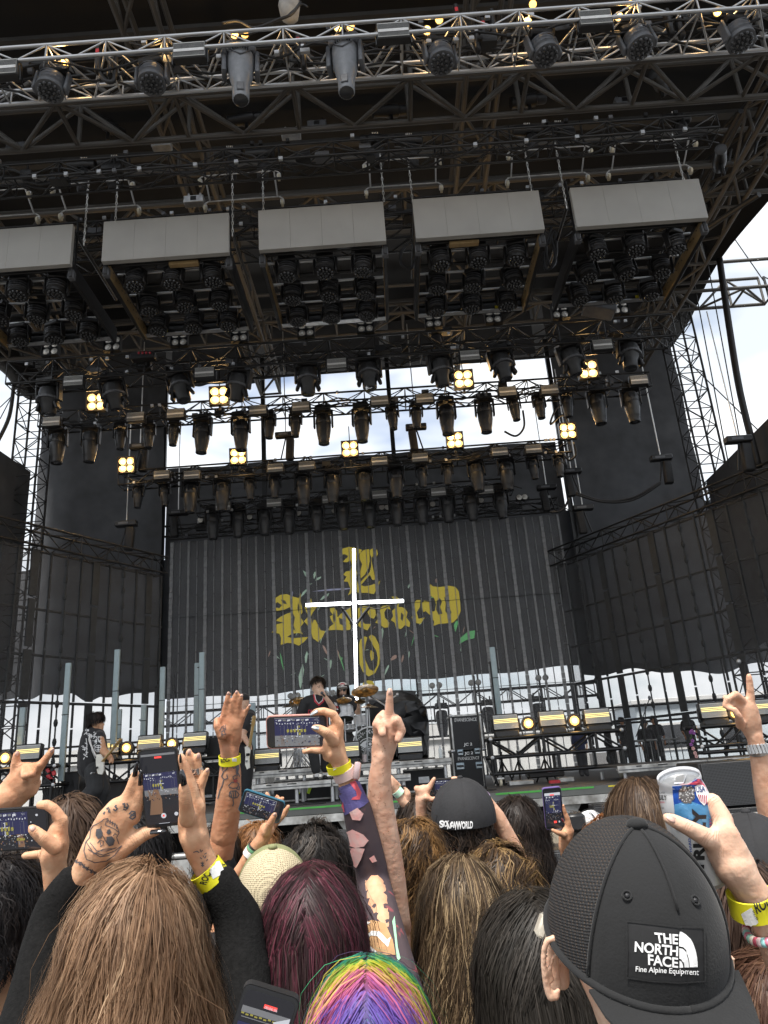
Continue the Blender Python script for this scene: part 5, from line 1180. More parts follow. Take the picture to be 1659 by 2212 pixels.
# black tarp-covered stack
def tarp_fn():
    kz = K(zS, Y=15.2); outl = [(800, 262), (880, 235), (1000, 228), (1150, 220), (1345, 228), (1330, 275), (1390, 330), (1455, 410), (1480, 560), (1485, 700), (1480, 960), (1100, 975), (840, 960), (800, 600), (790, 400)]
    inn = [(930, 330, -.3), (1100, 360, -.45), (1240, 470, -.5), (1320, 440, -.35), (1200, 640, -.55), (1050, 560, -.55), (1330, 640, -.35), (1400, 800, -.2), (1200, 850, -.5), (1000, 800, -.5), (1440, 560, -.15), (900, 560, -.4)]
    from mathutils.geometry import delaunay_2d_cdt
    pts = [Vector(p) for p in outl]+[Vector(p[:2]) for p in inn]; rs = random.Random(5)
    for _ in range(170): pts.append(Vector((rs.uniform(830, 1460), rs.uniform(300, 940))))
    n = len(outl); vs_, es, fs_, *_r = delaunay_2d_cdt(pts, [(i, (i+1) % n) for i in range(n)], [], 1, .001)
    dd = {i+n: p[2] for i, p in enumerate(inn)}; m = MB(); V = []
    for i, v in enumerate(vs_):
        if i < n: q = 0
        elif i in dd: q = dd[i]
        else:
            w = [(1/((v-Vector(p[:2])).length**2+900), p[2]) for p in inn]; q = sum(a*b for a, b in w)/sum(a for a, b in w)*.92+rs.uniform(-.022, .022)
        V.append(kz.p(v.x, v.y, q))
    F_ = [tuple(f) for f in fs_]; k = len(V)
    back = [p+Vector((0, .7, 0)) for p in V[:n]]
    F_ += [(i, (i+1) % n, k+(i+1) % n, k+i) for i in range(n)]+[tuple(k+i for i in range(n))]
    m.add(V+back, F_); return m.mesh('tarp', TARP, 32)
tp = link('covered_stack', tarp_fn()); tag(tp, 'angular black tarp draped over equipment right of the drum kit', 'tarp')
# drum kit
KD = K(zS, Y=14.0); DRW = mat('white_sparkle_shell', (.7, .7, .7), .3, 0, .2, 90); CYM = mat('bronze_cymbal', (.42, .27, .10), .3, .9, .35, 12, dirt=(.10, .07, .05)); HEADD = mat('dark_drum_head', (.045, .05, .04), .5, 0, .15)
kick = thing('kick_drum', 'kick drum with white eye drawing on dark head', 'drum', KD.p(845, 1000))
kc = KD.p(845, 810); kr = KD.m(185); RX = Matrix.Rotation(math.pi/2, 3, 'X')
MB().lathe([(kr*.97, -.45), (kr, -.44), (kr, .0), (kr*.97, .01)], kc, RX, 32).build('shell', DRW, kick, 40)
hoop = MB().lathe([(kr*1.03, -.02), (kr*1.03, .035), (kr*.95, .04), (kr*.95, .0)], kc, RX, 32, cap=False).build('hoop', WHITE, kick, 40)
MB().lathe([(kr*.955, .015), (.001, .016)], kc, RX, 32, cap=False).build('drum_head', HEADD, kick, 40)
ds_ = FlatSurf(kc.y-.018); ep = []
def ringpoly(cx, cy, ro, ri, n=28, sq=1): return [(cx+ro*math.cos(2*math.pi*i/n), cy+ro*sq*math.sin(2*math.pi*i/n)) for i in range(n)]
def arcband(cx, cy, r0, r1, a0, a1, n=14): return [(cx+r0*math.cos(a0+(a1-a0)*i/n), cy+r0*math.sin(a0+(a1-a0)*i/n)) for i in range(n+1)]+[(cx+r1*math.cos(a1-(a1-a0)*i/n), cy+r1*math.sin(a1-(a1-a0)*i/n)) for i in range(n+1)]
lines = []
for i in range(110):
    a = random.uniform(0, 6.28); r = random.uniform(128, 168); x, y = 845+r*math.cos(a), 810+r*math.sin(a); lines.append([(x, y), (x+random.uniform(-14, 14), y+random.uniform(-14, 14)), (x+random.uniform(-18, 18), y+random.uniform(-18, 18))])
print_lines('drum_print', ds_, lines, 5, PRINTW, kick, zS, .0)
print_polys('drum_print', ds_, [[(735, 815), (770, 780), (815, 758), (850, 757), (900, 775), (945, 815), (900, 850), (830, 858), (780, 845)]], PRINTW, kick, zS, .001)
print_polys('drum_print', ds_, [ringpoly(845, 803, 44, 0)], HEADD, kick, zS, .002); print_polys('drum_print', ds_, [arcband(845, 803, 30, 36, 0, 6.2), ringpoly(845, 803, 16, 0)], PRINTW, kick, zS, .003)
print_lines('drum_print', ds_, [[(730, 790), (770, 755), (830, 735), (900, 750), (950, 790)], [(745, 835), (800, 868), (880, 868), (940, 840)], [(830, 870), (832, 930)]], 7, PRINTW, kick, zS, .001)
print_polys('drum_print', ds_, [arcband(752, 895, 28, 36, 0, 6.25)], PRINTW, kick, zS, .001)
for sx in (-1, 1): bar('spur', kc+Vector((sx*kr*.8, -.1, -kr*.6)), Vector((kc.x+sx*kr*1.15, kc.y-.3, 1.97)), .012, STEEL, kick)
def tom(label, x, y, r, h, tilt, Y=14.0, col=DRW, hole=False):
    k = K(zS, Y=Y); c = k.p(x, y); R = k.m(r); H = k.m(h); M = Matrix.Rotation(tilt, 3, 'X'); t = thing('tom_drum', label, 'drum', c)
    MB().lathe([(R*.96, -H/2), (R, -H/2), (R, H/2), (R*.96, H/2)], c, M, 24).build('shell', col, t, 40)
    MB().lathe([(R*.98, 0), (.001, .003)], c+M @ Vector((0, 0, H/2+.004)), M, 24, cap=False).build('drum_head', WHITE, t)
    for s_ in (-1, 1): MB().lathe([(R*1.02, -.012), (R*1.05, -.012), (R*1.05, .012), (R*1.02, .012)], c+M @ Vector((0, 0, s_*H/2)), M, 24, cap=False).build('hoop', STEEL, t, 40)
    for i in range(8):
        a = i*math.pi/4+.3; q = Vector((R*1.04*math.cos(a), R*1.04*math.sin(a), 0)); bar('lug_rod', c+M @ (q+Vector((0, 0, -H/2))), c+M @ (q+Vector((0, 0, H/2))), .005, STEEL, t); MB().rbox(c+M @ q, (.014, .014, .03), .005, 1, M).build('lug', STEEL, t)
    if hole: MB().lathe([(R*.97, 0), (.001, -.002)], c+M @ Vector((0, 0, -H/2-.004)), M, 20, cap=False).build('bottom_head', HEADD, t)
    return t
tom('white rack tom in front of the drummer', 578, 470, 86, 125, -.35, 14.0, DRW, True)
tom('small white snare beside the kick drum', 630, 630, 62, 46, -.2, 14.5)
tom('floor tom half hidden behind the pointing hand', 740, 560, 66, 110, -.15, 14.7, DRW)
tom('floor tom at the left of the kit behind the pink phone', 310, 940, 50, 150, 0, 13.9)
def cymbal(label, x, y, r, tilt, roll, Y=14.0, floor=True, col=CYM):
    k = K(zS, Y=Y); c = k.p(x, y); R = k.m(r); M = Matrix.Rotation(roll, 3, 'Y') @ Matrix.Rotation(tilt, 3, 'X'); t = thing('cymbal', label, 'cymbal', c)
    MB().lathe([(R, 0), (R*.6, .02), (R*.22, .035), (R*.18, .055), (R*.06, .068), (.004, .07), (.004, .064), (R*.2, .03), (R*.6, .014), (R*.999, -.004)], c, M, 32, cap=False).build('plate', col, t, 60)
    bar('stand', c+Vector((0, 0, .09)), Vector((c.x, c.y, 1.97)), .012, STEEL, t); MB().ell(c+Vector((0, 0, .08)), (.014, .014, .02), n=8, m=5).build('wing_nut', STEEL, t)
    for a in (.5, 2.6, 4.7): bar('leg', Vector((c.x, c.y, 2.25)), Vector((c.x+.22*math.cos(a), c.y+.22*math.sin(a), 1.985)), .009, STEEL, t)
cymbal('large crash cymbal high right of the drummer', 790, 228, 152, .55, -.08, 14.2); cymbal('crash cymbal in front of the drummer chest', 560, 330, 92, .45, 0, 13.95); cymbal('bronze crash cymbal left of the singer', 60, 335, 95, .5, -.05, 14.3)
cymbal('dark hi-hat cymbals left of the singer seen edge-on', 10, 395, 120, .12, -.03, 13.9, col=mat('dark_cymbal', (.10, .08, .05), .35, .8, .3, 10)); cymbal('small splash cymbal right of the drummer', 740, 345, 68, .4, .05, 14.2); cymbal('ride cymbal seen edge-on behind the pointing hand', 830, 408, 110, .06, .05, 14.0)
bs = thing('boom_stand', 'silver cymbal boom arm reaching down right of the drummer', 'stand', KD.p(1010, 980)); bar('boom', KD.p(800, 255, .2), KD.p(1010, 390, .1), .016, STEEL, bs); bar('tube', KD.p(1010, 380, .1), Vector((KD.p(1010, 980).x, 14.1, 1.97)), .014, STEEL, bs); bar('boom', KD.p(1010, 345, .1), KD.p(1140, 275, .1), .014, STEEL, bs); MB().ell(KD.p(1140, 270, .1), (.03, .03, .04), n=10, m=6).build('counter_weight', STEEL, bs, True)
for i, (x, y, x2, y2) in enumerate(((545, 560, 545, 1000), (700, 560, 690, 1000), (815, 430, 815, 980), (100, 440, 100, 1010), (60, 860, 60, 1010), (90, 860, 130, 1010))):
    t = thing('hardware_stand', ORD[i]+' chrome drum hardware stand counted along the kit', 'stand', Vector((KD.p(x2, y2).x, 13.8, 1.97))); bar('tube', KD.p(x, y, -.1), Vector((KD.p(x2, y2).x, 13.9, 1.97)), .014, STEEL, t)
    for a in (.2, 2.3, 4.4): bar('leg', Vector((KD.p(x2, y2).x, 13.9, 2.25)), Vector((KD.p(x2, y2).x+.2*math.cos(a), 13.9+.2*math.sin(a), 1.985)), .009, STEEL, t)
def cup(label, p, r, h, mt):
    t = thing('cup', label, 'cup', p); MB().lathe([(r*.78, 0), (r, h), (r*.93, h), (r*.72, .01)], p, None, 14, cap=False).build('wall', mt, t, 40); MB().lathe([(r*.78, .002), (.001, .004)], p, None, 14, cap=False).build('bottom', mt, t)
cup('white speckled paper cup in front of the kick drum', Vector((KD.p(797, 1000).x, 13.5, 1.967)), .05, .15, mat('speckled_cup', (.7, .68, .66), .6, 0, .35, 120, dirt=(.45, .25, .25)))
wb = thing('water_bottle', 'clear water bottle on the riser beside the road cases', 'bottle', Vector((KD.p(1595, 950).x, 13.5, 1.967))); MB().lathe([(.032, 0), (.034, .02), (.034, .13), (.03, .15), (.012, .18), (.012, .19)], Vector((KD.p(1595, 950).x, 13.5, 1.967)), n=12).build('body', mat('clear_plastic', (.6, .7, .75), .1, 0, 0, alpha=.45), wb, True); MB().tube(Vector((KD.p(1595, 950).x, 13.5, 2.157)), Vector((KD.p(1595, 950).x, 13.5, 2.18)), .014, n=10).build('cap', WHITE, wb)
# flight cases stored under the risers
for i, (x0, x1, y0, y1, z0, z1_) in enumerate(((-2.2, -1.2, 13.4, 14, DZ, 1.8), (-.9, -.2, 13.4, 14, DZ, 1.78), (.0, .7, 13.5, 14.2, DZ, 1.82))):
    t = thing('flight_case', ORD[i]+' low black flight case stored under the drum riser from the left', 'flight case', ((x0+x1)/2, y0, z0)); MB().rbox(((x0+x1)/2, (y0+y1)/2, (z0+z1_)/2), ((x1-x0)/2, (y1-y0)/2, (z1_-z0)/2), .01).build('panel', CASEB, t, 40)
    for zz in (z0+.012, z1_-.012): MB().box(((x0+x1)/2, y0-.004, zz), ((x1-x0)/2, .012, .012)).build('edge_strip', ALU2, t)
    MB().box(((x0+x1)/2, y0-.008, (z0+z1_)/2), (.09, .008, .05)).build('handle_dish', STEEL, t)
    if i == 0:
        for k in (-.12, .12): MB().box(((x0+x1)/2+k, y0-.018, (z0+z1_)/2+.02), (.025, .003, .1), Matrix.Rotation(.4*(1 if k > 0 else -1), 3, 'Y')).build('tape_mark', mat('neon_tape', (.55, .8, .05), .6, 0, 0), t)
for i in range(26):
    x = random.uniform(-2.4, 2.4); y = random.uniform(11.3, 12.0) if i < 14 else random.uniform(13.15, 13.4); z = DZ+.012 if i < 14 else 1.975
    if i >= 14: x = random.uniform(-2.4, .7)
    pts = [Vector((x, y, z))]
    for k in range(5): pts.append(pts[-1]+Vector((random.uniform(-.05, .3), random.uniform(-.08, .1), 0)))
    for p in pts: p.y = min(max(p.y, 11.1), 13.5)
    for p in pts: p.z = z+random.uniform(0, .006)
    tag(rope('floor_cable', pts, .01, CABLE), ('black cable lying along the front of the stage deck' if i < 14 else 'black cable lying on the drum riser'), 'cable', 'cables on the deck' if i < 14 else 'cables on the drum riser')
# right-hand PA stack and side boxes
def grille_box(label, c, h, name='speaker_stack', rows=1):
    t = thing(name, label, 'speaker', (c[0], c[1], c[2]-h[2])); n = rows
    for k in range(n):
        zc = c[2]-h[2]+(2*h[2])*(k+.5)/n; MB().rbox((c[0], c[1], zc), (h[0], h[1], h[2]/n-.004), .015).build('box', BLK2, t, 40)
        MB().rbox((c[0], c[1]-h[1]-.008, zc), (h[0]*.97, .008, h[2]/n*.94), .006).build('grille', HEX, t, 40)
    return t
def hexmat():
    m = mat('perforated_black_grille', (.035, .037, .04), .55, .2, 0); n = m.node_tree.nodes; l = m.node_tree.links.new; b = n['Principled BSDF']
    t = n.new('ShaderNodeTexCoord'); v = n.new('ShaderNodeTexVoronoi'); v.inputs['Scale'].default_value = 55; v.inputs['Randomness'].default_value = .0; l(t.outputs['Object'], v.inputs['Vector'])
    r = n.new('ShaderNodeValToRGB'); r.color_ramp.elements[0].position = .3; r.color_ramp.elements[1].position = .42; r.color_ramp.elements[0].color = (.006, .006, .006, 1); r.color_ramp.elements[1].color = (.06, .062, .066, 1); l(v.outputs['Distance'], r.inputs[0]); l(r.outputs[0], b.inputs['Base Color']); return m
HEX = hexmat()
p = PY(1506, 1648, 10.2); grille_box('big black grille speaker stack at the right edge beside the drink can', (p.x+1.3, 10.6, p.z/2), (1.3, .4, p.z/2), rows=3)
p = PY(*z3(1490, 970), 10.6); grille_box('dark grey side box in front of the stage behind brown hair', (p.x+.35, 10.75, .62), (.35, .15, p.z*.5-.02), 'side_box')
p = PY(*z3(1080, 1350), 8.2); grille_box('low black grille speaker in the pit under the purple phone', (p.x+.1, 8.5, p.z/2), (1.1, .3, p.z/2), 'pit_speaker')
pitb = mat('scuffed_pit_ply', (.32, .27, .2), .7, 0, .25, 4); tag(MB().rbox((p.x+.2, 8.86, p.z/2+.05), (1.3, .05, p.z/2+.05), .01).build('pit_board', pitb, None, 40), 'pale scuffed board behind the pit speaker', 'board')
# back truss seen through the screen with hanging heads and lamp pairs
bt = truss('lighting_truss', 'silhouetted truss behind the see-through centre screen', (-6.8, 21.6, 3.55), (5.6, 21.6, 3.55), .35, .35, .5, .026, .014, BLK)
for i, x in enumerate((-4.6, -2.9, 1.2, 2.5, 3.9)):
    place(PR, 'mid', (x, 21.6, 3.33), (0, 0, 0), ORD[i]+' dark head from the left silhouetted behind the centre screen', 'heads behind the centre screen')
for i, x in enumerate((-2.9, -1.9, 1.1, 2.2, 4.1)):
    for s_ in (-1, 1):
        p = Vector((x+s_*.1, 21.5, 3.95)); t = thing('par_lamp', '%s lamp of the %s lamp pair behind the centre screen' % (('left', 'right')[s_ > 0], ORD[i]), 'lamp', p, 'lamp pairs behind the screen'); MB().lathe([(.05, -.1), (.08, -.05), (.085, .05), (.075, .05)], p, RX, 12).build('can', BLK2, t, 40); MB().lathe([(.074, .052), (.03, .06), (.001, .062)], p, RX, 12, cap=False).build('lens', LENSW, t, True); bar('bracket', p, p-Vector((0, 0, .2)), .012, BLK, t)
for i, z in enumerate((1.95, 2.6, 3.05)):
    tag(bar('back_pipe', (-13, 22.4+.02*i, z), (13, 22.4+.02*i, z), .032, BLK), ORD[i]+' long dark pipe from the bottom crossing behind the screens', 'pipe')
for i, x in enumerate((-12, -10.2, -8.4, -6.6, -4.8, -3, -1.2, .6, 2.4, 4.2, 6, 7.8, 9.6, 11.4)):
    tag(bar('back_pole', (x, 22.45, 1.4), (x, 22.45, 4.9), .03, BLK), ORD[i]+' upright dark pole from the left behind the screens', 'pole')
bar2 = thing('guard_rail', 'silver guard rail in front of the silhouetted crew', 'rail', PY(*z4(780, 780), 21)); a, b = PY(*z4(610, 625), 21), PY(*z4(980, 600), 21)
bar('top_rail', a, b, .03, GALV, bar2)
for k in range(9): q = a.lerp(b, k/8); bar('baluster', q, Vector((q.x, q.y, DZ)), .014, GALV, bar2)
ms = thing('microphone_stand', 'boom microphone stand in front of the silhouetted crew', 'mic stand', PY(*z4(715, 780), 14.5)); k4 = K(z4, Y=14.5); bar('tube', k4.p(712, 780), k4.p(712, 330), .012, BLK, ms); bar('boom', k4.p(640, 590), k4.p(745, 292), .01, BLK, ms); MB().ell(k4.p(745, 290), (.03, .03, .045), n=10, m=7).build('microphone', MGREY, ms, True)
ms = thing('microphone_stand', 'black microphone stand above the pointing finger at right', 'mic stand', PY(*a8(1540, 700), 14.5)); k8 = K(a8, Y=14.5); bar('tube', k8.p(1560, 700), k8.p(1560, 560), .012, BLK, ms); bar('boom', k8.p(1565, 610), k8.p(1535, 600), .01, BLK, ms); MB().ell(k8.p(1533, 602), (.045, .04, .05), n=10, m=7).build('microphone', STEEL, ms, True)
tag(rope('tall_mic_pole', [PY(*z3(575, 0), 12.6), PY(*z3(620, 450), 12.6), PY(*z3(672, 900), 12.6)], .014, BLK), 'thin black pole leaning in front of the road cases', 'pole')
# plants: purple flower garland on the far right truss
gl = thing('flower_garland', 'purple flower garland hung on the far right ground truss', 'garland', PY(*z4(1075, 560), 12.7)); FL = mat('purple_petals', (.26, .08, .3), .6, 0, .2); PK = mat('pink_petals', (.7, .4, .38), .6, 0, .2)
for i, (x, y) in enumerate(((1070, 545), (1085, 560), (1060, 555), (1075, 620), (1065, 650), (1080, 680), (1095, 715), (1105, 740))):
    k = K(z4, Y=12.7); c = k.p(x, y); f_ = MB()
    for j in range(5): a = j*1.257; f_.ell(c+Vector((.018*math.cos(a), -.01, .018*math.sin(a))), (.014, .008, .014), n=7, m=5)
    f_.build('flower', FL if i < 5 else PK, gl, True)
rope('stem', [K(z4, Y=12.72).p(*q) for q in ((1070, 540), (1065, 620), (1080, 690), (1110, 750))], .006, mat('garland_stem', (.05, .12, .03), .6), gl)
# ================================================================== performers and crew
BLACKC = mat('black_cotton', (.02, .02, .022), .85, 0, .3, 9, bump=.35, bscale=22, sheen=.2); DENIM = mat('washed_black_denim', (.035, .036, .038), .8, 0, .3, 7, bump=.5, bscale=16); JERSEY = mat('black_mesh_jersey', (.014, .014, .016), .7, 0, .3, 20, bump=.3, bscale=90)
REDP = mat('red_print', (.55, .03, .05), .6, 0, 0); WHC = mat('white_cotton', (.72, .71, .69), .8, 0, .08, 20, bump=.2, bscale=40); DKP = mat('facial_dark', (.04, .025, .02), .6, 0, 0); LIP = mat('lip_colour', (.36, .15, .12), .5, 0, 0); GLS = mat('dark_sunglass', (.006, .006, .007), .1, 0, 0); TATT = mat('tattoo_ink', (.085, .082, .09), .55, 0, .2, 60); GREYP = mat('grey_print', (.45, .45, .46), .6, 0, .1, 40)
SHOE = mat('black_shoe', (.015, .015, .016), .5, 0, .3, 20)
DRKH = (((.035, .024, .018), 3), ((.07, .045, .03), 1))
def stage_person(label, loc): return thing('person', label, 'person', loc)
# --- singer
k = K(zS, Y=12.6); sg = stage_person('singer in black and red jersey shouting into a microphone', Vector((k.p(290, 1150).x, 12.6, 1.77)))
hd = [k.chain((283, 160, 62), (287, 205, 58)), k.chain((300, 240, 44, -.03), (310, 262, 30, -.05)), k.chain((336, 205, 8, -.09), (345, 222, 10, -.1)), k.chain((270, 270, 40), (270, 330, 46)), k.chain((228, 205, 14), (228, 225, 10))]
tor = [k.chain((180, 350, 58), (280, 340, 70), (400, 345, 55)), k.chain((280, 380, 100), (285, 560, 95, .05), (290, 680, 90, .08), flat=((0, 1, 0), .7))]
armR = [k.chain((425, 355, 52), (470, 455, 40, -.1), (395, 340, 27, -.25), (345, 270, 21, -.28)), k.chain((340, 262, 26, -.28), (328, 232, 20, -.28)), k.chain((318, 240, 12, -.3), (306, 232, 11, -.31), (312, 250, 9, -.33)), k.chain((350, 250, 12, -.3), (358, 268, 10, -.33), (340, 278, 9, -.35)), k.chain((330, 226, 12, -.3), (345, 234, 10, -.34), (352, 255, 9, -.35))]
armL = [k.chain((150, 355, 50), (110, 470, 42), (115, 580, 30, -.05), (140, 640, 22, -.1))]
leg = [k.chain((250, 680, 62, .05), (225, 860, 52, -.1), (262, 1080, 38, 0), (268, 1135, 26, 0)), k.chain((330, 680, 62, .08), (372, 860, 52, .1), (360, 1060, 38, .2), (358, 1115, 26, .22))]
organic('body', hd+tor+armR+armL+leg, SK_PALE, sg, .011)
sbody = sg.children[0]; bt_ = bvh_of(sbody)
def grow(chs, q): return [([(p, r+q) for p, r in pts], fl) for pts, fl in chs]
jers = organic('jersey', grow(tor[:1], .02)+[k.chain((280, 380, 118), (285, 560, 120, .05), (290, 650, 118, .08), flat=((0, 1, 0), .75))]+[k.chain((425, 360, 66), (468, 440, 62, -.08)), k.chain((150, 360, 64), (112, 455, 60))], JERSEY, sg, .014, it=3)
organic('trousers', grow([leg[0][0:1] and (leg[0][0][:3], None), (leg[1][0][:3], None)], .02)+[k.chain((285, 660, 105, .06), (285, 700, 100, .06), flat=((0, 1, 0), .8))], DENIM, sg, .014)
for c in ((268, 1130), (358, 1112)):
    dd = 0 if c[0] < 300 else .22
    organic('sock', [k.chain((c[0], c[1]-14, 29, dd), (c[0]+1, c[1]+14, 28, dd))], WHC, sg, .01); organic('shoe', [k.chain((c[0]-5, c[1]+45, 26, dd), (c[0]+8, c[1]+52, 26, dd-.22), flat=((0, 0, 1), .75))], SHOE, sg, .01)
tj = bvh_of(jers)
print_polys('collar', tj, [[(232, 275), (245, 268), (262, 330), (290, 372), (330, 335), (345, 270), (360, 268), (348, 345), (292, 395), (245, 345)]], REDP, sg, zS, .006, 8); print_polys('collar_stripe', tj, [[(246, 276), (252, 274), (266, 328), (290, 360), (328, 328), (340, 272), (345, 272), (333, 335), (291, 371), (260, 334)]], WHC, sg, zS, .010, 8)
print_text('jersey_text', tj, 'DU', [(178, 478), (244, 468), (244, 426), (178, 434)], REDP, sg, zS, .02, .004, 8)
for a, m_ in (((425, 395), REDP), ((432, 408), WHC)): pass
print_polys('sleeve_stripe', tj, [[(425, 398), (470, 392), (500, 402), (500, 418), (465, 408), (428, 412)], [(440, 462), (470, 470), (498, 455), (498, 470), (470, 486), (440, 476)]], REDP, sg, zS, .004, 8); print_polys('sleeve_stripe', tj, [[(430, 418), (468, 414), (500, 424), (500, 436), (466, 426), (432, 430)]], WHC, sg, zS, .004, 8); print_polys('shoulder_patch', tj, [[(455, 352), (485, 362), (492, 395), (465, 388)]], GREYP, sg, zS, .005, 8)
print_polys('eye', bt_, [[(282, 190), (300, 185), (305, 191), (288, 196)], [(326, 184), (342, 184), (344, 190), (330, 192)]], DKP, sg, zS, .002, 6); print_polys('eyebrow', bt_, [[(275, 180), (300, 172), (308, 180), (300, 179), (278, 185)], [(325, 176), (348, 174), (348, 180), (328, 181)]], DKP, sg, zS, .002, 6); print_polys('mouth', bt_, [[(302, 240), (318, 233), (326, 240), (316, 249)]], LIP, sg, zS, .003, 6)
hc = k.p(280, 160); hair('hair', sg, hc, (k.m(72), k.m(78), k.m(72)), 900, .06, .004, DRKH, (0, -.1, .98), yaw=math.pi-.4, thick=.25, mess=.012, clumps=70, front=.42, back=-.35, flare=.2, grav=.2, curl=.008, freq=16)
mic = thing('microphone', 'black handheld microphone in the singer hand', 'microphone', k.p(335, 270, -.33)); MB().tube(k.p(330, 262, -.33), k.p(356, 285, -.42), k.m(10), k.m(8), 10).build('handle', BLK2, mic, True); MB().ell(k.p(325, 252, -.33), (k.m(17),)*3, n=12, m=8).build('grille', MGREY, mic, True)
# --- drummer
k = K(zS, Y=15.0); dr = stage_person('drummer with white cap, sunglasses, beard and long dark hair', Vector((k.p(560, 900).x, 15.0, 1.97)))
tor = [k.chain((470, 330, 46), (560, 330, 60), (640, 335, 44)), k.chain((555, 380, 90), (555, 560, 85), (560, 720, 88), flat=((0, 1, 0), .75))]
arms = [k.chain((650, 350, 40), (720, 470, 32, -.15), (725, 395, 22, -.3)), k.chain((722, 385, 18, -.3), (712, 370, 12, -.32)), k.chain((460, 350, 40), (420, 480, 32, -.1), (480, 520, 22, -.35))]
legs = [k.chain((530, 720, 60), (470, 780, 48, -.4), (480, 930, 34, -.5)), k.chain((590, 720, 60), (650, 780, 48, -.4), (640, 930, 34, -.5))]
hd = [k.chain((550, 210, 50), (548, 262, 44)), k.chain((545, 285, 30, -.02), (545, 295, 22, -.03)), k.chain((545, 240, 9, -.13), (545, 256, 11, -.14)), k.chain((550, 290, 36), (550, 330, 38))]
body = organic('body', hd+tor+arms+legs, SK_PALE, dr, .013); organic('shirt', grow(tor, .02)+[k.chain((650, 350, 52), (690, 420, 46, -.1)), k.chain((460, 350, 52), (440, 420, 46, -.06))], BLACKC, dr, .015); organic('trousers', grow(legs, .02), DENIM, dr, .016); tb = bvh_of(body)
print_polys('beard', tb, [[(505, 262), (520, 285), (530, 276), (545, 274), (562, 276), (574, 285), (590, 258), (588, 290), (570, 315), (545, 322), (520, 314), (505, 290)], [(525, 262), (545, 256), (565, 262), (566, 270), (545, 265), (525, 270)]], DKP, dr, zS, .004, 8)
print_polys('sunglasses', tb, [[(508, 208), (540, 206), (541, 222), (532, 236), (515, 234), (508, 222)], [(550, 206), (580, 208), (580, 224), (572, 236), (556, 236), (550, 222)], [(500, 206), (588, 206), (588, 211), (500, 211)]], GLS, dr, zS, .008, 8)
print_polys('mouth', tb, [[(535, 268), (556, 268), (552, 274), (540, 274)]], LIP, dr, zS, .005, 6)
hair('hair', dr, k.p(550, 205), (k.m(60), k.m(62), k.m(60)), 900, .42, .005, DRKH, (0, .2, .98), yaw=math.pi, part=True, thick=.12, clumps=60, flare=.15, front=.5, back=-.6, grav=.4)
cp = organic('cap', [], WHC, dr, .008, ells=[(k.p(548, 178), (k.m(58), k.m(62), k.m(44)), None)]); MB().rbox(k.p(548, 196, -.22), (k.m(50), .07, .008), .006, 1, Matrix.Rotation(-.2, 3, 'X')).build('cap_brim', WHC, cp, 40)
print_polys('cap_print', bvh_of(cp), [[(522, 168), (526, 152), (546, 147), (568, 152), (572, 168), (560, 160), (546, 157), (534, 160)]], REDP, cp, zS, .004, 6)
stk = thing('drumstick', 'pale drumstick in the drummer raised hand', 'drumstick', k.p(720, 390, -.35)); MB().tube(k.p(735, 410, -.3), k.p(690, 300, -.45), .009, .005, 8).build('shaft', mat('hickory', (.5, .36, .2), .5), stk, True); MB().ell(k.p(690, 300, -.45), (.009, .009, .014), n=8, m=6).build('tip', MATS['hickory'], stk, True)
# --- guitarist at left, walking right, face in profile
k = K(zG, Y=12.2); gp = stage_person('guitarist at left in graphic black shirt striding with a white guitar', Vector((k.p(640, 1225).x, 12.2, DZ)))
hd = [k.chain((745, 460, 46), (750, 490, 42)), k.chain((772, 505, 26), (780, 520, 20)), k.chain((798, 490, 8), (802, 496, 7)), k.chain((740, 510, 30), (735, 545, 36)), k.chain((752, 490, 12, -.07), (752, 500, 9, -.07))]
tor = [k.chain((700, 570, 52), (755, 575, 50)), k.chain((715, 600, 74), (705, 720, 78), (715, 830, 76), flat=((0, 1, 0), .8))]
arm = [k.chain((770, 590, 38, -.12), (790, 690, 34, -.18), (850, 750, 22, -.28), (862, 770, 18, -.3)), k.chain((862, 765, 17, -.3), (868, 790, 8, -.3)), k.chain((850, 765, 10, -.32), (845, 790, 8, -.34)), k.chain((690, 590, 38, .15), (760, 700, 32, .1), (800, 720, 22, -.15))]
leg = [k.chain((725, 850, 62, -.05), (735, 985, 52, -.08), (610, 1120, 40, .0), (555, 1180, 28, 0)), k.chain((735, 850, 60, .12), (790, 1000, 50, .15), (745, 1130, 40, .2), (735, 1190, 28, .2))]
body = organic('body', hd+tor+arm+leg, SK_WARM, gp, .011)
shirt = organic('shirt', [k.chain((700, 572, 66), (750, 580, 60)), k.chain((712, 610, 92), (690, 720, 92), (692, 815, 96), flat=((0, 1, 0), .8)), k.chain((765, 595, 52, -.1), (780, 690, 50, -.15))], BLACKC, gp, .013, it=3)
organic('trousers', grow([(leg[0][0][:3], None), (leg[1][0][:3], None)], .025)+[k.chain((720, 845, 78, .02), (725, 870, 80, .02))]+[k.chain((600, 1125, 52), (570, 1160, 50)), k.chain((750, 1130, 50, .2), (742, 1180, 48, .2))], DENIM, gp, .013, it=3)
organic('shoe', [k.chain((520, 1185, 24), (590, 1212, 22, -.02)), k.chain((590, 1212, 22, -.02), (610, 1218, 18))], SHOE, gp, .01); MB().path([k.p(500, 1203, -.03), k.p(560, 1226, -.03), k.p(620, 1230, -.03)], .018, 6).build('shoe_sole', WHC, gp); organic('shoe', [k.chain((730, 1195, 24, .2), (775, 1200, 20, .2))], SHOE, gp, .01)
ts = bvh_of(shirt); prl = []
rs_ = random.Random(3)
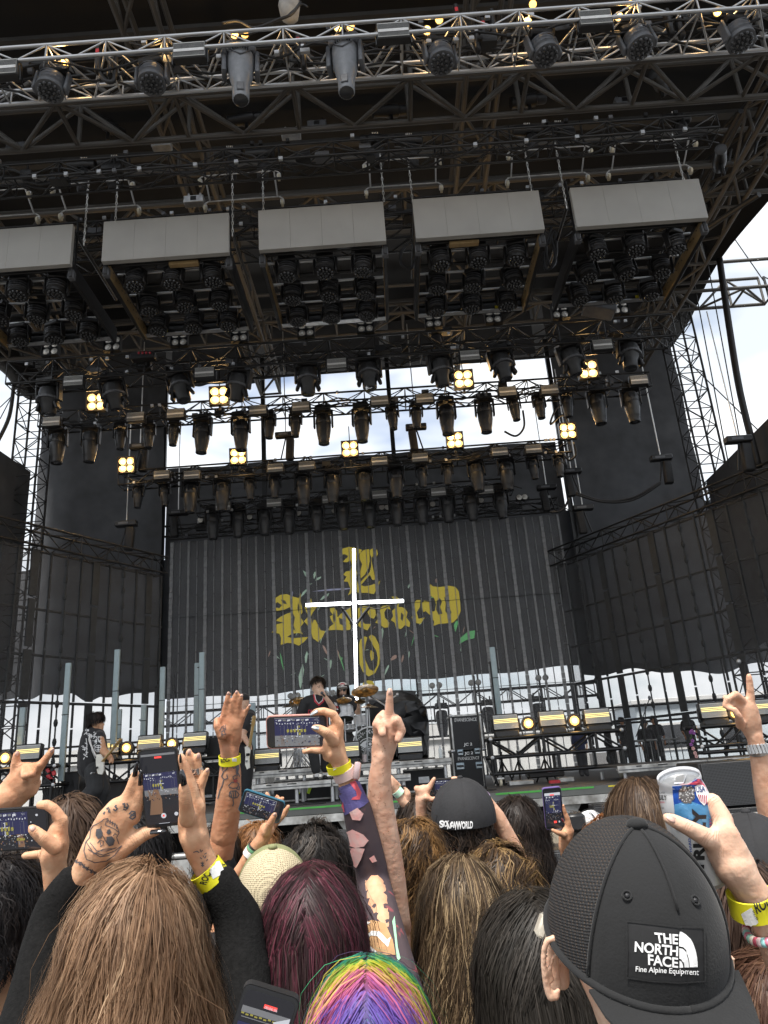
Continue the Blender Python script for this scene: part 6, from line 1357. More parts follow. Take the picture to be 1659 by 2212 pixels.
for (cx, cy, sx, sy, n) in ((690, 560, 40, 28, 9), (735, 592, 34, 20, 8), (748, 635, 28, 22, 7), (758, 680, 26, 22, 0), (655, 700, 24, 60, 12)):
    for j in range(n):
        x, y = cx+rs_.uniform(-sx, sx), cy+rs_.uniform(-sy, sy); prl.append([(x, y), (x+rs_.uniform(-16, 16), y+rs_.uniform(-10, 10)), (x+rs_.uniform(-16, 16), y+rs_.uniform(-14, 14)), (x+rs_.uniform(-20, 20), y+rs_.uniform(-14, 14))])
prl += [[(758+26*math.cos(a/10*6.283), 680+26*math.sin(a/10*6.283)) for a in range(11)], [(740, 672), (776, 672)], [(740, 690), (776, 690)], [(758, 655), (758, 705)], [(665, 600), (672, 650), (668, 720)], [(700, 610), (710, 700), (735, 760)]]
print_lines('shirt_print', ts, prl, 5, PRINTW, gp, zG, .004)
hair('hair', gp, k.p(742, 455), (k.m(52), k.m(56), k.m(52)), 900, .10, .004, (((.02, .016, .014), 3), ((.045, .03, .025), 1)), (-.2, -.1, .97), thick=.3, mess=.008, clumps=60, front=.0, back=-.6, flare=.3, grav=.3, yaw=-1.57)
print_polys('eye', bvh_of(body), [[(782, 478), (792, 476), (793, 481), (784, 483)]], DKP, gp, zG, .003, 5)
GW = mat('white_guitar_lacquer', (.75, .73, .66), .25, 0, .05); MAPLE = mat('maple_neck', (.55, .36, .14), .35, 0, .15)
def guitar(label, k, body_pts, n0, n1, dz):
    g = thing('electric_guitar', label, 'guitar', k.p(*body_pts[0], dz)); P0 = [k.p(x, y, dz) for x, y in body_pts]; o = sum(P0, Vector())/len(P0)
    MB().prism([((p-o).x, (p-o).z) for p in P0], o, (1, 0, 0), (0, 0, 1), (0, .045, 0)).build('guitar_body', GW, g)
    a, b = k.p(*n0, dz-.02), k.p(*n1, dz-.06); ax = (b-a).normalized(); M = ax.to_track_quat('Z', 'Y').to_matrix(); nk = MB().rbox((a+b)/2, (.028, .012, (b-a).length/2), .006, 1, M).build('neck', MAPLE, g, 40)
    for i in range(12): MB().box(a.lerp(b, i/12)+M @ Vector((0, 0, 0))+Vector((0, -.016, 0)), (.026, .003, .003), M).build('fret', STEEL, nk)
    MB().rbox(b+ax*.07, (.042, .012, .085), .012, 1, M).build('headstock', MAPLE, g, 40)
    for s_ in (-1, 1):
        for i in range(3): MB().ell(b+ax*(.03+i*.045)+M @ Vector((s_*.055, 0, 0)), (.012, .01, .012), n=7, m=5).build('tuner', STEEL, g)
    MB().rbox(a-ax*.12+Vector((0, -.01, 0)), (.04, .01, .02), .004, 1, M).build('pickup', BLK, g, 40); MB().rbox(a-ax*.22+Vector((0, -.01, 0)), (.04, .01, .015), .004, 1, M).build('bridge', STEEL, g, 40); return g
guitar('white electric guitar with maple neck held by the left guitarist', k, [(745, 725), (775, 722), (790, 745), (800, 790), (798, 850), (785, 880), (755, 875), (742, 830), (738, 770)], (790, 780), (885, 665), -.34)
rope('guitar_strap', [k.p(700, 570, -.25), k.p(690, 620, -.27), k.p(740, 740, -.32)], .014, WHC, gp)
# --- bassist behind the raised open hand
k = K(z2, Y=13.0); bp = stage_person('bassist dressed in black mostly hidden behind the raised open hand', Vector((k.p(190, 800).x, 13.0, DZ)))
hd = [k.chain((195, 160, 36), (198, 195, 32)), k.chain((190, 200, 20), (190, 235, 26))]; tor = [k.chain((140, 265, 34), (235, 265, 32)), k.chain((185, 300, 60), (180, 400, 58), (185, 480, 60), flat=((0, 1, 0), .75))]
arm = [k.chain((235, 275, 28, -.1), (185, 400, 24, -.15), (235, 475, 15, -.3)), k.chain((236, 478, 12, -.3), (245, 498, 7, -.3)), k.chain((140, 280, 28), (120, 390, 24, -.1), (170, 440, 15, -.3))]; leg = [k.chain((165, 490, 46), (175, 640, 38), (185, 780, 26)), k.chain((205, 490, 46), (215, 640, 38), (210, 780, 26))]
organic('body', hd+tor+arm+leg, SK_PALE, bp, .013); organic('shirt', grow(tor, .02)+[k.chain((235, 280, 38, -.08), (205, 350, 34, -.12)), k.chain((140, 285, 36), (125, 350, 32))], BLACKC, bp, .015); organic('trousers', grow(leg, .02), BLACKC, bp, .016); cpb = organic('cap', [], BLACKC, bp, .01, ells=[(k.p(195, 150), (k.m(42), k.m(44), k.m(34)), None)])
for x in (180, 220): organic('shoe', [k.chain((x, 795, 18), (x+6, 800, 18, -.18), flat=((0, 0, 1), .8))], SHOE, bp, .013)
guitar('pale bass guitar held upright by the bassist', k, [(200, 480), (225, 470), (238, 500), (230, 560), (235, 620), (215, 632), (203, 600), (205, 545)], (232, 480), (255, 335), -.36)
# --- crew seen through the right screen and a technician
def crew(label, fr, Y, head, foot_z, shirt, armdir=1, hairc=DRKH, skinm=SK_TAN, cap=False, longh=False, hs=.115):
    H = K(fr, Y=Y).p(*head); t = stage_person(label, Vector((H.x, Y, foot_z))); sc = (H.z+.12-foot_z)/1.75
    def V(x, y, z): return Vector((H.x+x*sc, Y+y*sc, foot_z+z*sc))
    hd = [([(V(0, 0, 1.65), .085*sc), (V(0, -.01, 1.58), .075*sc)], None), ([(V(0, 0, 1.52), .055*sc), (V(0, 0, 1.42), .06*sc)], None), ([(V(0, -.085, 1.63), .012*sc), (V(0, -.095, 1.60), .014*sc)], None)]
    tor = [([(V(-.16, 0, 1.40), .06*sc), (V(.16, 0, 1.40), .06*sc)], None), ([(V(0, 0, 1.32), .15*sc), (V(0, 0, 1.1), .14*sc), (V(0, 0, .95), .15*sc)], ((0, 1, 0), .72))]
    arms = [([(V(s*.2, 0, 1.38), .05*sc), (V(s*.26, .02, 1.12), .042*sc), (V(s*.22, -.1, .9), .032*sc), (V(s*.21, -.12, .82), .035*sc)], None) for s in (-1, 1)]
    legs = [([(V(s*.09, 0, .92), .085*sc), (V(s*.1, -.01, .5), .06*sc), (V(s*.1, 0, .1), .045*sc), (V(s*.1, -.1, .05), .04*sc)], None) for s in (-1, 1)]
    organic('body', hd+tor+arms+legs, skinm, t, .018); organic('shirt', grow(tor, .025)+[([(V(s*.2, 0, 1.38), .072*sc), (V(s*.25, .02, 1.15), .065*sc)], None) for s in (-1, 1)], shirt, t, .018); organic('trousers', grow(legs, .02), DENIM, t, .018)
    hair('hair', t, V(0, .01, 1.66), (.095*sc, .1*sc, .1*sc), 350, .45 if longh else .07, .008, hairc, (0, .2, .95), yaw=math.pi, thick=.12, clumps=30, front=.35, back=-.5, steps=10)
    return t
NAVY = mat('navy_cotton', (.02, .025, .06), .8, 0, .2, 20)
crew('crew member with sunglasses, leftmost silhouette behind the right screen', z4, 20.9, (530, 475), DZ, BLACKC); crew('curly-haired shorter crew silhouette behind the mic stand', z4, 21.2, (705, 495), DZ-.3, BLACKC); crew('dark T-shirt crew silhouette standing behind the guard rail', z4, 21.4, (775, 465), DZ-.2, BLACKC); crew('long-haired crew silhouette, rightmost behind the right screen', z4, 20.9, (1030, 440), DZ, BLACKC, longh=True); crew('technician in navy shirt behind the right ground truss', zR, 15.5, (905, 320), DZ, NAVY, skinm=SK_LIGHT)
# ================================================================== the crowd
SWEAT = mat('black_knit_sweater', (.0062, .006, .006), .95, 0, .5, 120, bump=1.0, bscale=240, spec=.2); TEE = mat('black_tee', (.010, .010, .011), .85, 0, .3, 14, bump=.4, bscale=18); GREYT = mat('charcoal_tee', (.04, .042, .048), .85, 0, .25, 14, bump=.4, bscale=18); JEAN = mat('dark_jeans', (.03, .035, .055), .85, 0, .25, 12)
BANDY = mat('yellow_wristband', (.78, .72, .02), .5, 0, .05, 30); BANDW = mat('white_wristband', (.78, .78, .76), .5, 0, .05, 30); NAILB = mat('glossy_black_nail', (.006, .006, .008), .08, 0, 0, coat=1); NAILS = mat('glitter_silver_nail', (.55, .57, .58), .25, .7, .35, 300); NAILN = mat('natural_nail', (.62, .40, .33), .3, 0, 0); NAILR = mat('dark_red_nail', (.14, .01, .015), .12, 0, 0, coat=1)
def crowd_person(label, fr, head, d, hr=.1, sk=SK_LIGHT, shirt=TEE, arms=(), sleeve=.16, shoulders=.17, lean=0, headr=None, top=0):
    """a whole standing figure below a head seen at a reading position; arms = lists of fine chains (hand first, ending at elbow)"""
    H = K(fr, d=d).p(*head)-Vector((0, 0, top)); g = Vector((H.x, H.y, 0)); t = thing('person', label, 'person', g)
    def V(x, y, z): return Vector((H.x+x, H.y+y+lean*(H.z-z), z))
    zs = H.z-.27; R3 = headr or (.078, .095, .112)
    hd = [([(V(0, .03, H.z-.07), .062), (V(0, .04, H.z-.10), .05)], None), ([(V(0, -.0, H.z-.1), .056), (V(0, -.01, zs+.03), .062)], None)]
    hip = zs*.64; tor = [([(V(-shoulders, 0, zs-.01), .055), (V(0, 0, zs+.02), .07), (V(shoulders, 0, zs-.01), .055)], None), ([(V(0, 0, zs-.1), .155), (V(0, .0, zs-.3), .14), (V(0, 0, hip), .15)], ((0, 1, 0), .7))]
    legs = [([(V(s*.09, 0, hip), .09), (V(s*.1, -.01, hip*.54), .062), (V(s*.1, 0, .1), .045), (V(s*.1, .1, .045), .042)], None) for s in (-1, 1)]
    ups, slv = [], []
    used = set()
    for ch in arms:
        e, er = ch['elbow']; s = 1 if ch.get('side', 'r') == 'r' else -1; used.add(s); S0 = V(s*(shoulders+.02), 0, zs-.02)
        ups.append(([(S0, .056), (e, er)], None))
        q = S0.lerp(e, ch.get('slen', .5)); slv.append(([(S0, .074), (q, .066)], None))
        if ch.get('full'): slv.append(([(S0, .074), (e, er+.016)]+[(p, r+.013) for p, r in ch['full']], None))
    for s in (-1, 1):
        if s not in used: ups.append(([(V(s*(shoulders+.02), 0, zs-.02), .052), (V(s*(shoulders+.07), .0, zs-.3), .042), (V(s*(shoulders+.03), .14, zs-.5), .034), (V(s*(shoulders+.02), .19, zs-.57), .036)], None)); slv.append(([(V(s*(shoulders+.02), 0, zs-.02), .07), (V(s*(shoulders+.06), 0, zs-.22), .064)], None))
    co = fuse_mesh(hd+tor+ups+legs, [(H, R3, None)], .02, 2)
    fine = [fuse_mesh(ch['chains']+[([ch['elbow'], ch['chains'][0][0][0]], None)], (), ch.get('vox', .0042), 3, .4) for ch in arms if ch.get('chains')]
    me = join_meshes([co]+fine, 'body'); me.materials.append(sk); body = link('body', me, t)
    organic('shirt', grow(tor, .022)+slv, shirt, t, .022, it=3); organic('trousers', grow(legs, .022), JEAN, t, .045)
    return t, body, H
def nail(t, fr, d, a, b, w, mt, dd=-.012):
    k_ = K(fr, d=d); A, B = k_.p(*a, dd), k_.p(*b, dd); r = k_.m(w)/2; m = MB(); m.path([A-(B-A)*.05, A, A.lerp(B, .5), A.lerp(B, .9), B], [r*.5, r*.95, r, r*.6, r*.1], 10, True, .55); return m.build('fingernail', mt, t, True)
def band(t, name, p, q, r, mt, off=.0015, n=28):
    """a wristband: short sleeve round the arm from p to q (world), radius r"""
    p, q = Vector(p), Vector(q); m = MB(); m.path([p, p.lerp(q, .02), p.lerp(q, .98), q], [r, r+off, r+off, r], n, False); return m.build(name, mt, t, 50)
def band_segments(t, k_, a, b, r, cuts, name='wristband', mats=None):
    A, B = k_.p(*a), k_.p(*b); o = band(t, name, A, B, k_.m(r), BANDY); return o
# ---- phones ------------------------------------------------------------
SCRD = mat('dark_phone_screen', (.012, .013, .016), .15, 0, 0, emit=(.010, .010, .012), estr=1.0); SC_W = mat('screen_white', (.1, .1, .1), .3, 0, 0, emit=(.3, .31, .34), estr=1.0); SC_G = mat('screen_grey', (.1, .1, .1), .3, 0, .0, emit=(.07, .073, .08), estr=1.0); SC_Y = mat('screen_yellow', (.1, .1, .02), .3, 0, 0, emit=(.15, .13, .03), estr=1.0); SC_R = mat('screen_red', (.1, .01, .01), .3, 0, 0, emit=(.8, .06, .05), estr=1.0); SC_S = mat('screen_skin', (.1, .05, .03), .3, 0, 0, emit=(.08, .05, .032), estr=1.0); SC_B = mat('screen_blue', (.02, .02, .08), .3, 0, 0, emit=(.010, .011, .017), estr=1.0)
def rrect(w, h, r, n=5):
    pts = []
    for cx, cy, a0 in ((w-r, h-r, 0), (-w+r, h-r, 90), (-w+r, -h+r, 180), (w-r, -h+r, 270)):
        for i in range(n+1): a = math.radians(a0+90*i/n); pts.append((cx+r*math.cos(a), cy+r*math.sin(a)))
    return pts
def phone(label, fr, d, quad, case, bez=.92, hole=True, content=None, case_t=.006, tilt=0):
    """quad: top-left, top-right, bottom-right, bottom-left of the slab in the reading frame; content: list of (mat, [(u,v)...]) with u right, v down in 0..1"""
    k_ = K(fr, d=d); P4 = [k_.p(*q) for q in quad]
    if tilt: P4 = [P4[0], P4[1], k_.p(*quad[2], tilt), k_.p(*quad[3], tilt)]
    c = sum(P4, Vector())/4; ex = ((P4[1]-P4[0])+(P4[2]-P4[3]))/2; ey = ((P4[0]-P4[3])+(P4[1]-P4[2]))/2; W_, H_ = ex.length/2, ey.length/2; ex.normalize(); ey = (ey-ex*ey.dot(ex)).normalized(); nz_ = ex.cross(ey)
    if nz_.dot(CAM-c) < 0: nz_ = -nz_
    t = thing('phone', label, 'phone', c-ey*H_); r = min(W_, H_)*.28
    MB().prism(rrect(W_, H_, r), c-nz_*.009, ex, ey, nz_*.0095).build('case', case, t, 40)
    MB().prism(rrect(W_*.972, H_*.972 if W_ < H_ else H_*.945, r*.9), c+nz_*.0006, ex, ey, nz_*.0006).build('glass', LENS, t)
    sw, sh = W_*bez, H_*bez; s = MB().prism(rrect(sw, sh, r*.7), c+nz_*.0013, ex, ey, nz_*.0004).build('screen', SCRD, t)
    by = {}
    for i, (m_, pl) in enumerate(content or []): by.setdefault(m_.name, (m_, MB()))[1].prism([((u*2-1)*sw, (1-v*2)*sh) for u, v in pl], c+nz_*(.0018+.00012*(i % 9)), ex, ey, nz_*.0001)
    for m_, mb in by.values(): mb.build('screen_picture', m_, s)
    return t, (c, ex, ey, nz_, sw, sh, s)
def R4(u0, v0, u1, v1): return [(u0, v0), (u1, v0), (u1, v1), (u0, v1)]
def stagepic(x0=0, y0=0, x1=1, y1=1, seed=1, hand=True, bright=1):
    """small picture of the stage: dark rig, lamps, white cross, yellow logo, pale gap, crowd"""
    r = random.Random(seed); m_ = lambda u, v: (x0+(x1-x0)*u, y0+(y1-y0)*v); o = []
    def add(mt_, pl): o.append((mt_, [m_(u, v) for u, v in pl]))
    add(SC_B, R4(0, .02, 1, .62)); 
    for i in range(9): u = .08+i*.1; add(SC_W, [(u, .06+.01*(i % 2)), (u+.07, .05), (u+.07, .1), (u, .12)]) if i % 2 == 0 else add(SC_G, R4(u, .05, u+.07, .11))
    for i in range(16): u = .04+i*.06; add(SC_W, R4(u, .17+.01*(i % 3), u+.02, .21+.01*(i % 3)))
    for i in range(12): add(SC_G, R4(.05+i*.078, .26, .05+i*.078+.006, .6))
    for i in range(7): u = .26+i*.075; add(SC_Y, [(u, .42), (u+.05, .39+.02*(i % 2)), (u+.055, .5), (u+.01, .52)])
    add(SC_Y, R4(.5, .28, .56, .36)); add(SC_Y, R4(.52, .53, .57, .62))
    add(SC_W, R4(.492, .28, .508, .68)); add(SC_W, R4(.40, .41, .60, .435))
    for i in range(26): u = r.uniform(0, .97); v = r.uniform(.62, .72); add(SC_W if i % 2 else SC_G, R4(u, v, u+r.uniform(.01, .04), v+.025))
    for i in range(20): u = r.uniform(0, .97); v = r.uniform(.72, .97); add((SC_G, SC_S, SC_B)[i % 3], [(u, v+.03), (u+.015, v), (u+.03, v+.03), (u+.02, v+.06)])
    for i in range(60): u = r.uniform(0, .98); v = r.uniform(.0, .3); add((SC_G, SCRD, SC_G, SC_W)[i % 4 if i % 9 else 3], R4(u, v, u+r.uniform(.004, .03), v+r.uniform(.006, .02)))
    for i in range(60): u = r.uniform(0, .98); v = r.uniform(.6, .97); add((SC_G, SCRD, SC_S, SCRD)[i % 4], R4(u, v, u+r.uniform(.006, .04), v+r.uniform(.006, .03)))
    if hand: add(SC_S, [(.12, .98), (.13, .72), (.1, .62), (.15, .55), (.19, .56), (.22, .64), (.2, .75), (.21, .98)])
    return o
# ---- 1 woman with brown hair holding the upright phone ------------------
k = K(z1, d=1.38)
lh = [k.chain((470, 1240, 78), (520, 1160, 84), (590, 1040, 100), flat=None), k.chain((590, 1040, 105), (660, 930, 118), (720, 830, 100), flat=((.2, -1, .2), .6)), k.chain((640, 860, 62), (700, 790, 58), (760, 760, 52)), k.chain((800, 850, 46), (828, 750, 40), (846, 660, 31), (848, 640, 26)), k.chain((735, 800, 46), (785, 690, 38), (812, 600, 30), (815, 585, 24)), k.chain((700, 800, 40, .04), (800, 720, 34, .05), (860, 720, 28, .05)), k.chain((700, 1060, 62), (800, 985, 52, .0), (870, 945, 42), (930, 930, 34), (945, 930, 26))]
rh = [k.chain((1290, 1260, 78), (1240, 1150, 76), (1190, 1050, 78), (1165, 960, 88)), k.chain((1160, 960, 90), (1150, 860, 88), (1165, 790, 72), flat=((0, -1, 0), .65)), k.chain((1170, 800, 50), (1150, 690, 44), (1115, 570, 34), (1088, 490, 27)), k.chain((1125, 860, 52, -.03), (1115, 760, 42, -.045), (1102, 670, 34, -.05)), k.chain((1185, 780, 44, .03), (1150, 600, 32, .05), (1134, 470, 24, .05), (1135, 455, 20, .05)), k.chain((1195, 790, 42, .03), (1180, 640, 32, .05), (1188, 500, 24, .05), (1190, 480, 20, .05)), k.chain((1195, 820, 40, .02), (1200, 680, 28, .04), (1235, 590, 22, .04), (1246, 565, 18, .04))]
e1, e2 = k(330, 1420, 95), k(1440, 1480, 100)
w1, b1, H1 = crowd_person('brown-haired woman at lower left filming with both tattooed hands', z5, (930, 215), 1.3, top=.145, sk=SK_WARM, shirt=SWEAT, arms=[dict(chains=lh, elbow=e1, side='l', full=[k(400, 1310, 92), k(452, 1235, 84)], vox=.0042), dict(chains=rh, elbow=e2, side='r', full=[k(1370, 1350, 96), k(1300, 1225, 84)], vox=.0042)])
for a, b in (((808, 602), (824, 515)), ((842, 655), (850, 565))): nail(w1, z1, 1.38, a, b, 34, NAILB, -.02)
nail(w1, z1, 1.38, (905, 938), (1002, 930), 34, NAILB, -.022); nail(w1, z1, 1.36, (1105, 655), (1088, 560), 44, NAILB, -.035); nail(w1, z1, 1.38, (1084, 520), (1082, 468), 18, NAILB, -.01); nail(w1, z1, 1.43, (1136, 475), (1136, 440), 24, NAILN, -.012); nail(w1, z1, 1.43, (1190, 495), (1192, 462), 24, NAILN, -.012); nail(w1, z1, 1.42, (1240, 578), (1252, 555), 20, NAILN, -.01)
tb = bvh_of(b1)
sk_l = [[(540, 930), (560, 900), (600, 880), (625, 860), (650, 855)], [(640, 862), (700, 895), (715, 940)], [(640, 868), (632, 895), (660, 905), (690, 920), (712, 938)], [(650, 857), (646, 880)], [(664, 862), (660, 888)], [(678, 872), (672, 897)], [(692, 882), (685, 907)], [(704, 893), (698, 918)], [(545, 930), (540, 970), (515, 1000), (505, 1050), (520, 1100), (570, 1120), (640, 1110), (690, 1075), (730, 1020)], [(520, 1000), (560, 1060), (620, 1075), (690, 1050), (732, 1018)], [(540, 1000), (580, 1050), (640, 1050), (700, 1030)], [(530, 1040), (600, 1085), (660, 1075)], [(560, 1070), (620, 1040), (690, 1035)], [(610, 900), (600, 930), (625, 970), (640, 1000)], [(715, 940), (700, 970), (715, 1010)], [(585, 1005), (600, 985), (622, 992), (618, 1015), (600, 1024)], [(600, 990), (606, 1018)], [(700, 955), (690, 945), (680, 960)], [(655, 920), (640, 940), (655, 950), (670, 935)]]
print_lines('tattoo', tb, sk_l, 4.6, TATT, w1, z1); print_polys('tattoo', tb, [[(580, 920), (605, 915), (618, 940), (610, 972), (590, 978), (575, 955)], [(640, 965), (672, 962), (690, 985), (680, 1015), (655, 1022), (638, 1000)], [(645, 925), (660, 918), (668, 935), (655, 952), (642, 945)]], TATT, w1, z1, .0009, 8)
print_lines('tattoo', tb, [[(775, 830), (790, 812), (810, 815), (812, 845), (795, 860), (778, 850), (790, 830), (805, 840)], [(785, 845), (806, 822)], [(735, 770), (750, 765), (745, 790), (765, 785), (755, 805), (740, 800)], [(760, 765), (770, 780), (762, 800)], [(700, 775), (690, 785), (705, 795), (695, 808), (680, 800)], [(660, 800), (650, 815), (665, 818)], [(630, 815), (622, 830)], [(640, 800), (655, 790)]], 9, TATT, w1, z1)
print_lines('tattoo', tb, [[(445, 1105), (480, 1125), (520, 1150), (560, 1180), (590, 1200)], [(450, 1115), (490, 1120), (515, 1155), (560, 1170), (592, 1195)]]+[[(455+i*22, 1098+i*15), (462+i*22, 1124+i*15)] for i in range(7)]+[[(468+i*22, 1100+i*15), (452+i*22, 1120+i*15)] for i in range(7)], 5, TATT, w1, z1)
print_lines('tattoo', tb, [[(1180, 1050), (1195, 1060)], [(1200, 1040), (1205, 1058), (1215, 1045)], [(1225, 1070), (1240, 1062)], [(1200, 1090), (1212, 1098)], [(1235, 1080), (1228, 1095)], [(1205, 1120), (1225, 1140)], [(1225, 1120), (1207, 1140)], [(1214, 1115), (1216, 1146)], [(1160, 1058), (1180, 1052)], [(1245, 1100), (1238, 1112)], [(1218, 1078), (1224, 1090)]], 5, TATT, w1, z1)
rb1 = band(w1, 'wristband', k.p(1228, 1150), k.p(1290, 1232), k.m(97), BANDY); tr = bvh_of(rb1)
print_polys('band_label', tr, [[(1238, 1132), (1315, 1110), (1350, 1180), (1278, 1220)]], BANDW, rb1, z1, .0006, 10); print_text('band_text', tr, 'ROC', [(1238, 1255), (1268, 1185), (1222, 1175), (1198, 1245)], PRINTK, rb1, z1, .03, .001, 6); print_text('band_text', tr, 'ENER', [(1178, 1190), (1190, 1150), (1175, 1150), (1160, 1190)], PRINTK, rb1, z1, .02, .001, 6); print_text('band_text', tr, 'ST', [(1358, 1158), (1346, 1120), (1328, 1126), (1340, 1164)], PRINTK, rb1, z1, .03, .001, 6); print_text('band_text', tr, '36/771', [(1268, 1205), (1268, 1160), (1256, 1160), (1256, 1205)], PRINTK, rb1, z1, 0, .0014, 6)
ring = band(w1, 'finger_ring', K(z1, d=1.43).p(1184, 585), K(z1, d=1.43).p(1178, 550), k.m(33), mat('silver_ring', (.6, .6, .6), .25, .9, .3, 200))
BRH = (((.26, .155, .09), 3), ((.35, .22, .135), 3), ((.19, .11, .064), 2), ((.47, .32, .2), 1))
hair('hair', w1, H1, (.098, .112, .125), 12500, .5, .00058, BRH, (.3, -.2, .93), part=False, thick=.22, curl=.016, freq=3.6, flare=.45, grav=.42, clumps=420, clump=.45, mess=.02, front=.0, back=-.8, steps=12, lenvar=.2)
def vphone(q): return q
ph, (c, ex, ey, nz_, sw, sh, s) = phone('black phone held upright between black-nailed hands, filming the stage', z1, 1.375, [(843, 450), (1075, 422), (1090, 895), (862, 915)], mat('matte_black_case', (.012, .012, .013), .5, 0, .1), content=[(SC_G, R4(.02, .02, .98, .05)), (SC_R, R4(.4, .06, .6, .085)), (SC_G, R4(.03, .34, .97, .6))]+stagepic(.02, .28, .98, .66, 4)+[(SC_S, [(.12, .86), (.2, .62), (.3, .5), (.42, .52), (.5, .66), (.48, .86)]), (SC_W, [(.5+.075*math.cos(a*.5236), .885+.037*math.sin(a*.5236)) for a in range(12)]), (SC_R, [(.5+.03*math.cos(a*.5236), .885+.015*math.sin(a*.5236)) for a in range(12)]), (SC_W, [(.86+.055*math.cos(a*.5236), .875+.026*math.sin(a*.5236)) for a in range(12)]), (SC_W, R4(.35, .985, .65, .99))])  # skin-toned hand shape low on the screen is the hand's reflection, painted on
# ---- 2 short dark hair at the left edge, filming sideways ---------------
k = K(z1, d=1.46)
ha = [k.chain((345, 1270, 78), (325, 1150, 70), (322, 1080, 80)), k.chain((322, 1090, 84), (335, 1000, 84), (350, 930, 62), flat=((0, -1, 0), .65)), k.chain((365, 920, 42), (375, 870, 36), (325, 800, 32), (280, 772, 30), (240, 775, 26)), k.chain((330, 1030, 46, -.03), (260, 975, 40, -.04), (205, 930, 33, -.04), (192, 915, 26, -.04)), k.chain((320, 1080, 40, .02), (235, 1070, 27, .01), (150, 1080, 22, .0)), k.chain((350, 960, 40, .03), (370, 900, 34, .05), (330, 830, 28, .05))]
w2, b2, H2 = crowd_person('short dark-haired person at the left edge filming with a sideways phone', z1, (40, 1065), 1.6, top=.13, sk=SK_WARM, shirt=TEE, arms=[dict(chains=ha, elbow=k(380, 1480, 82), side='r', vox=.0042)])
nail(w2, z1, 1.42, (205, 925), (182, 905), 34, NAILN, -.016)
organic('ear', [K(z1, d=1.6).chain((172, 1300, 26), (185, 1350, 30), (150, 1430, 24))], SK_WARM, w2, .004)
hair('hair', w2, H2, (.09, .105, .118), 3600, .05, .0012, (((.016, .014, .015), 3), ((.03, .025, .024), 1)), (0, -.2, .97), thick=.12, clumps=200, clump=.3, mess=.006, front=.1, back=-.62, grav=.3)
phone('black phone held sideways at the left edge, filming the stage', z1, 1.475, [(-130, 812), (300, 785), (300, 1036), (-130, 1062)], MATS['matte_black_case'], content=[(SC_W, R4(.0, .06, .62, .3))]+stagepic(.02, .02, .72, .98, 9, False)+[(SC_S, [(.56, .95), (.55, .66), (.5, .5), (.56, .38), (.6, .36), (.66, .42), (.64, .7), (.66, .95)]), (SC_Y, R4(.54, .72, .66, .78)), (SC_W, [(.86+.02*math.cos(a*.628), .14+.03*math.sin(a*.628)) for a in range(10)]), (SC_W, [(.87+.035*math.cos(a*.628), .5+.06*math.sin(a*.628)) for a in range(10)])]+[(SC_W, R4(.76, .3+.12*i, .775, .33+.12*i)) for i in range(5)])
lb2 = tag(MB().rbox(K(z1, d=1.9).p(240, 1345), (.045, .03, .05), .01, 1, Matrix.Rotation(.3, 3, 'Y')).build('yellow_lanyard', BANDY, None, 40), 'bright yellow striped cloth beside the left dark-haired person', 'cloth')
for i in range(2): MB().box(K(z1, d=1.86).p(232+i*22, 1342), (.004, .002, .045), Matrix.Rotation(.3, 3, 'Y')).build('stripe', PRINTK, lb2)
# ---- 3 horns hand, owner out of frame at left ---------------------------
k = K(z1, d=1.7)
hh = [k.chain((-90, 830, 95), (0, 770, 92), (70, 715, 90)), k.chain((70, 715, 95), (130, 650, 100), (160, 600, 84), flat=((.3, -1, 0), .65)), k.chain((98, 600, 36), (92, 540, 30), (100, 475, 23), (104, 468, 20)), k.chain((200, 595, 36), (240, 545, 28), (285, 485, 23), (312, 445, 19)), k.chain((140, 600, 34), (152, 560, 30, -.01), (150, 600, 26, -.05)), k.chain((175, 600, 34), (195, 548, 30, -.01), (190, 590, 26, -.05)), k.chain((190, 690, 36, .0), (220, 640, 28, .02), (160, 620, 22, -.02))]
w3, b3, H3 = crowd_person('person out of frame at left making a horns sign', z1, (-330, 1250), 1.75, sk=SK_TAN, shirt=TEE, arms=[dict(chains=hh, elbow=k(-220, 960, 90), side='r', vox=.0045)])
hair('hair', w3, H3, (.09, .105, .118), 1200, .06, .0018, DRKH, thick=.12, clumps=80, mess=.006, back=-.6)
nail(w3, z1, 1.7, (100, 480), (105, 452), 22, NAILN, -.012); nail(w3, z1, 1.7, (305, 458), (322, 434), 20, NAILN, -.01)
# ---- 4 tattooed raised open hand ----------------------------------------
k = K(z2, d=2.2)
rh4 = [k.chain((85, 900, 88), (95, 780, 84), (102, 650, 74), (100, 560, 64), (97, 500, 62)), k.chain((97, 500, 66), (98, 420, 84), (108, 340, 80), flat=((0, -1, 0), .55)), k.chain((45, 330, 30), (60, 270, 25), (74, 190, 20), (90, 122, 16), (91, 115, 13)), k.chain((95, 310, 30), (112, 240, 25), (130, 170, 20), (146, 112, 16)), k.chain((138, 315, 28), (152, 250, 23), (166, 190, 19), (180, 135, 15)), k.chain((165, 335, 25), (188, 280, 20), (212, 235, 16), (234, 200, 12)), k.chain((45, 400, 36, -.03), (15, 340, 28, -.03), (12, 300, 22, -.02)), k.chain((60, 350, 30), (150, 345, 30), flat=None)]
w4, b4, H4 = crowd_person('person raising a tattooed open hand, dark hair behind the skull tattoo', z5, (920, 170), 2.3, sk=SK_BROWN, shirt=TEE, arms=[dict(chains=rh4, elbow=k(60, 1080, 92), side='r', vox=.0055, slen=.72)])
hair('hair', w4, H4, (.092, .105, .118), 2200, .07, .0018, (((.018, .017, .018), 3), ((.04, .035, .035), 1)), thick=.14, clumps=120, mess=.008, back=-.6)
tb = bvh_of(b4)
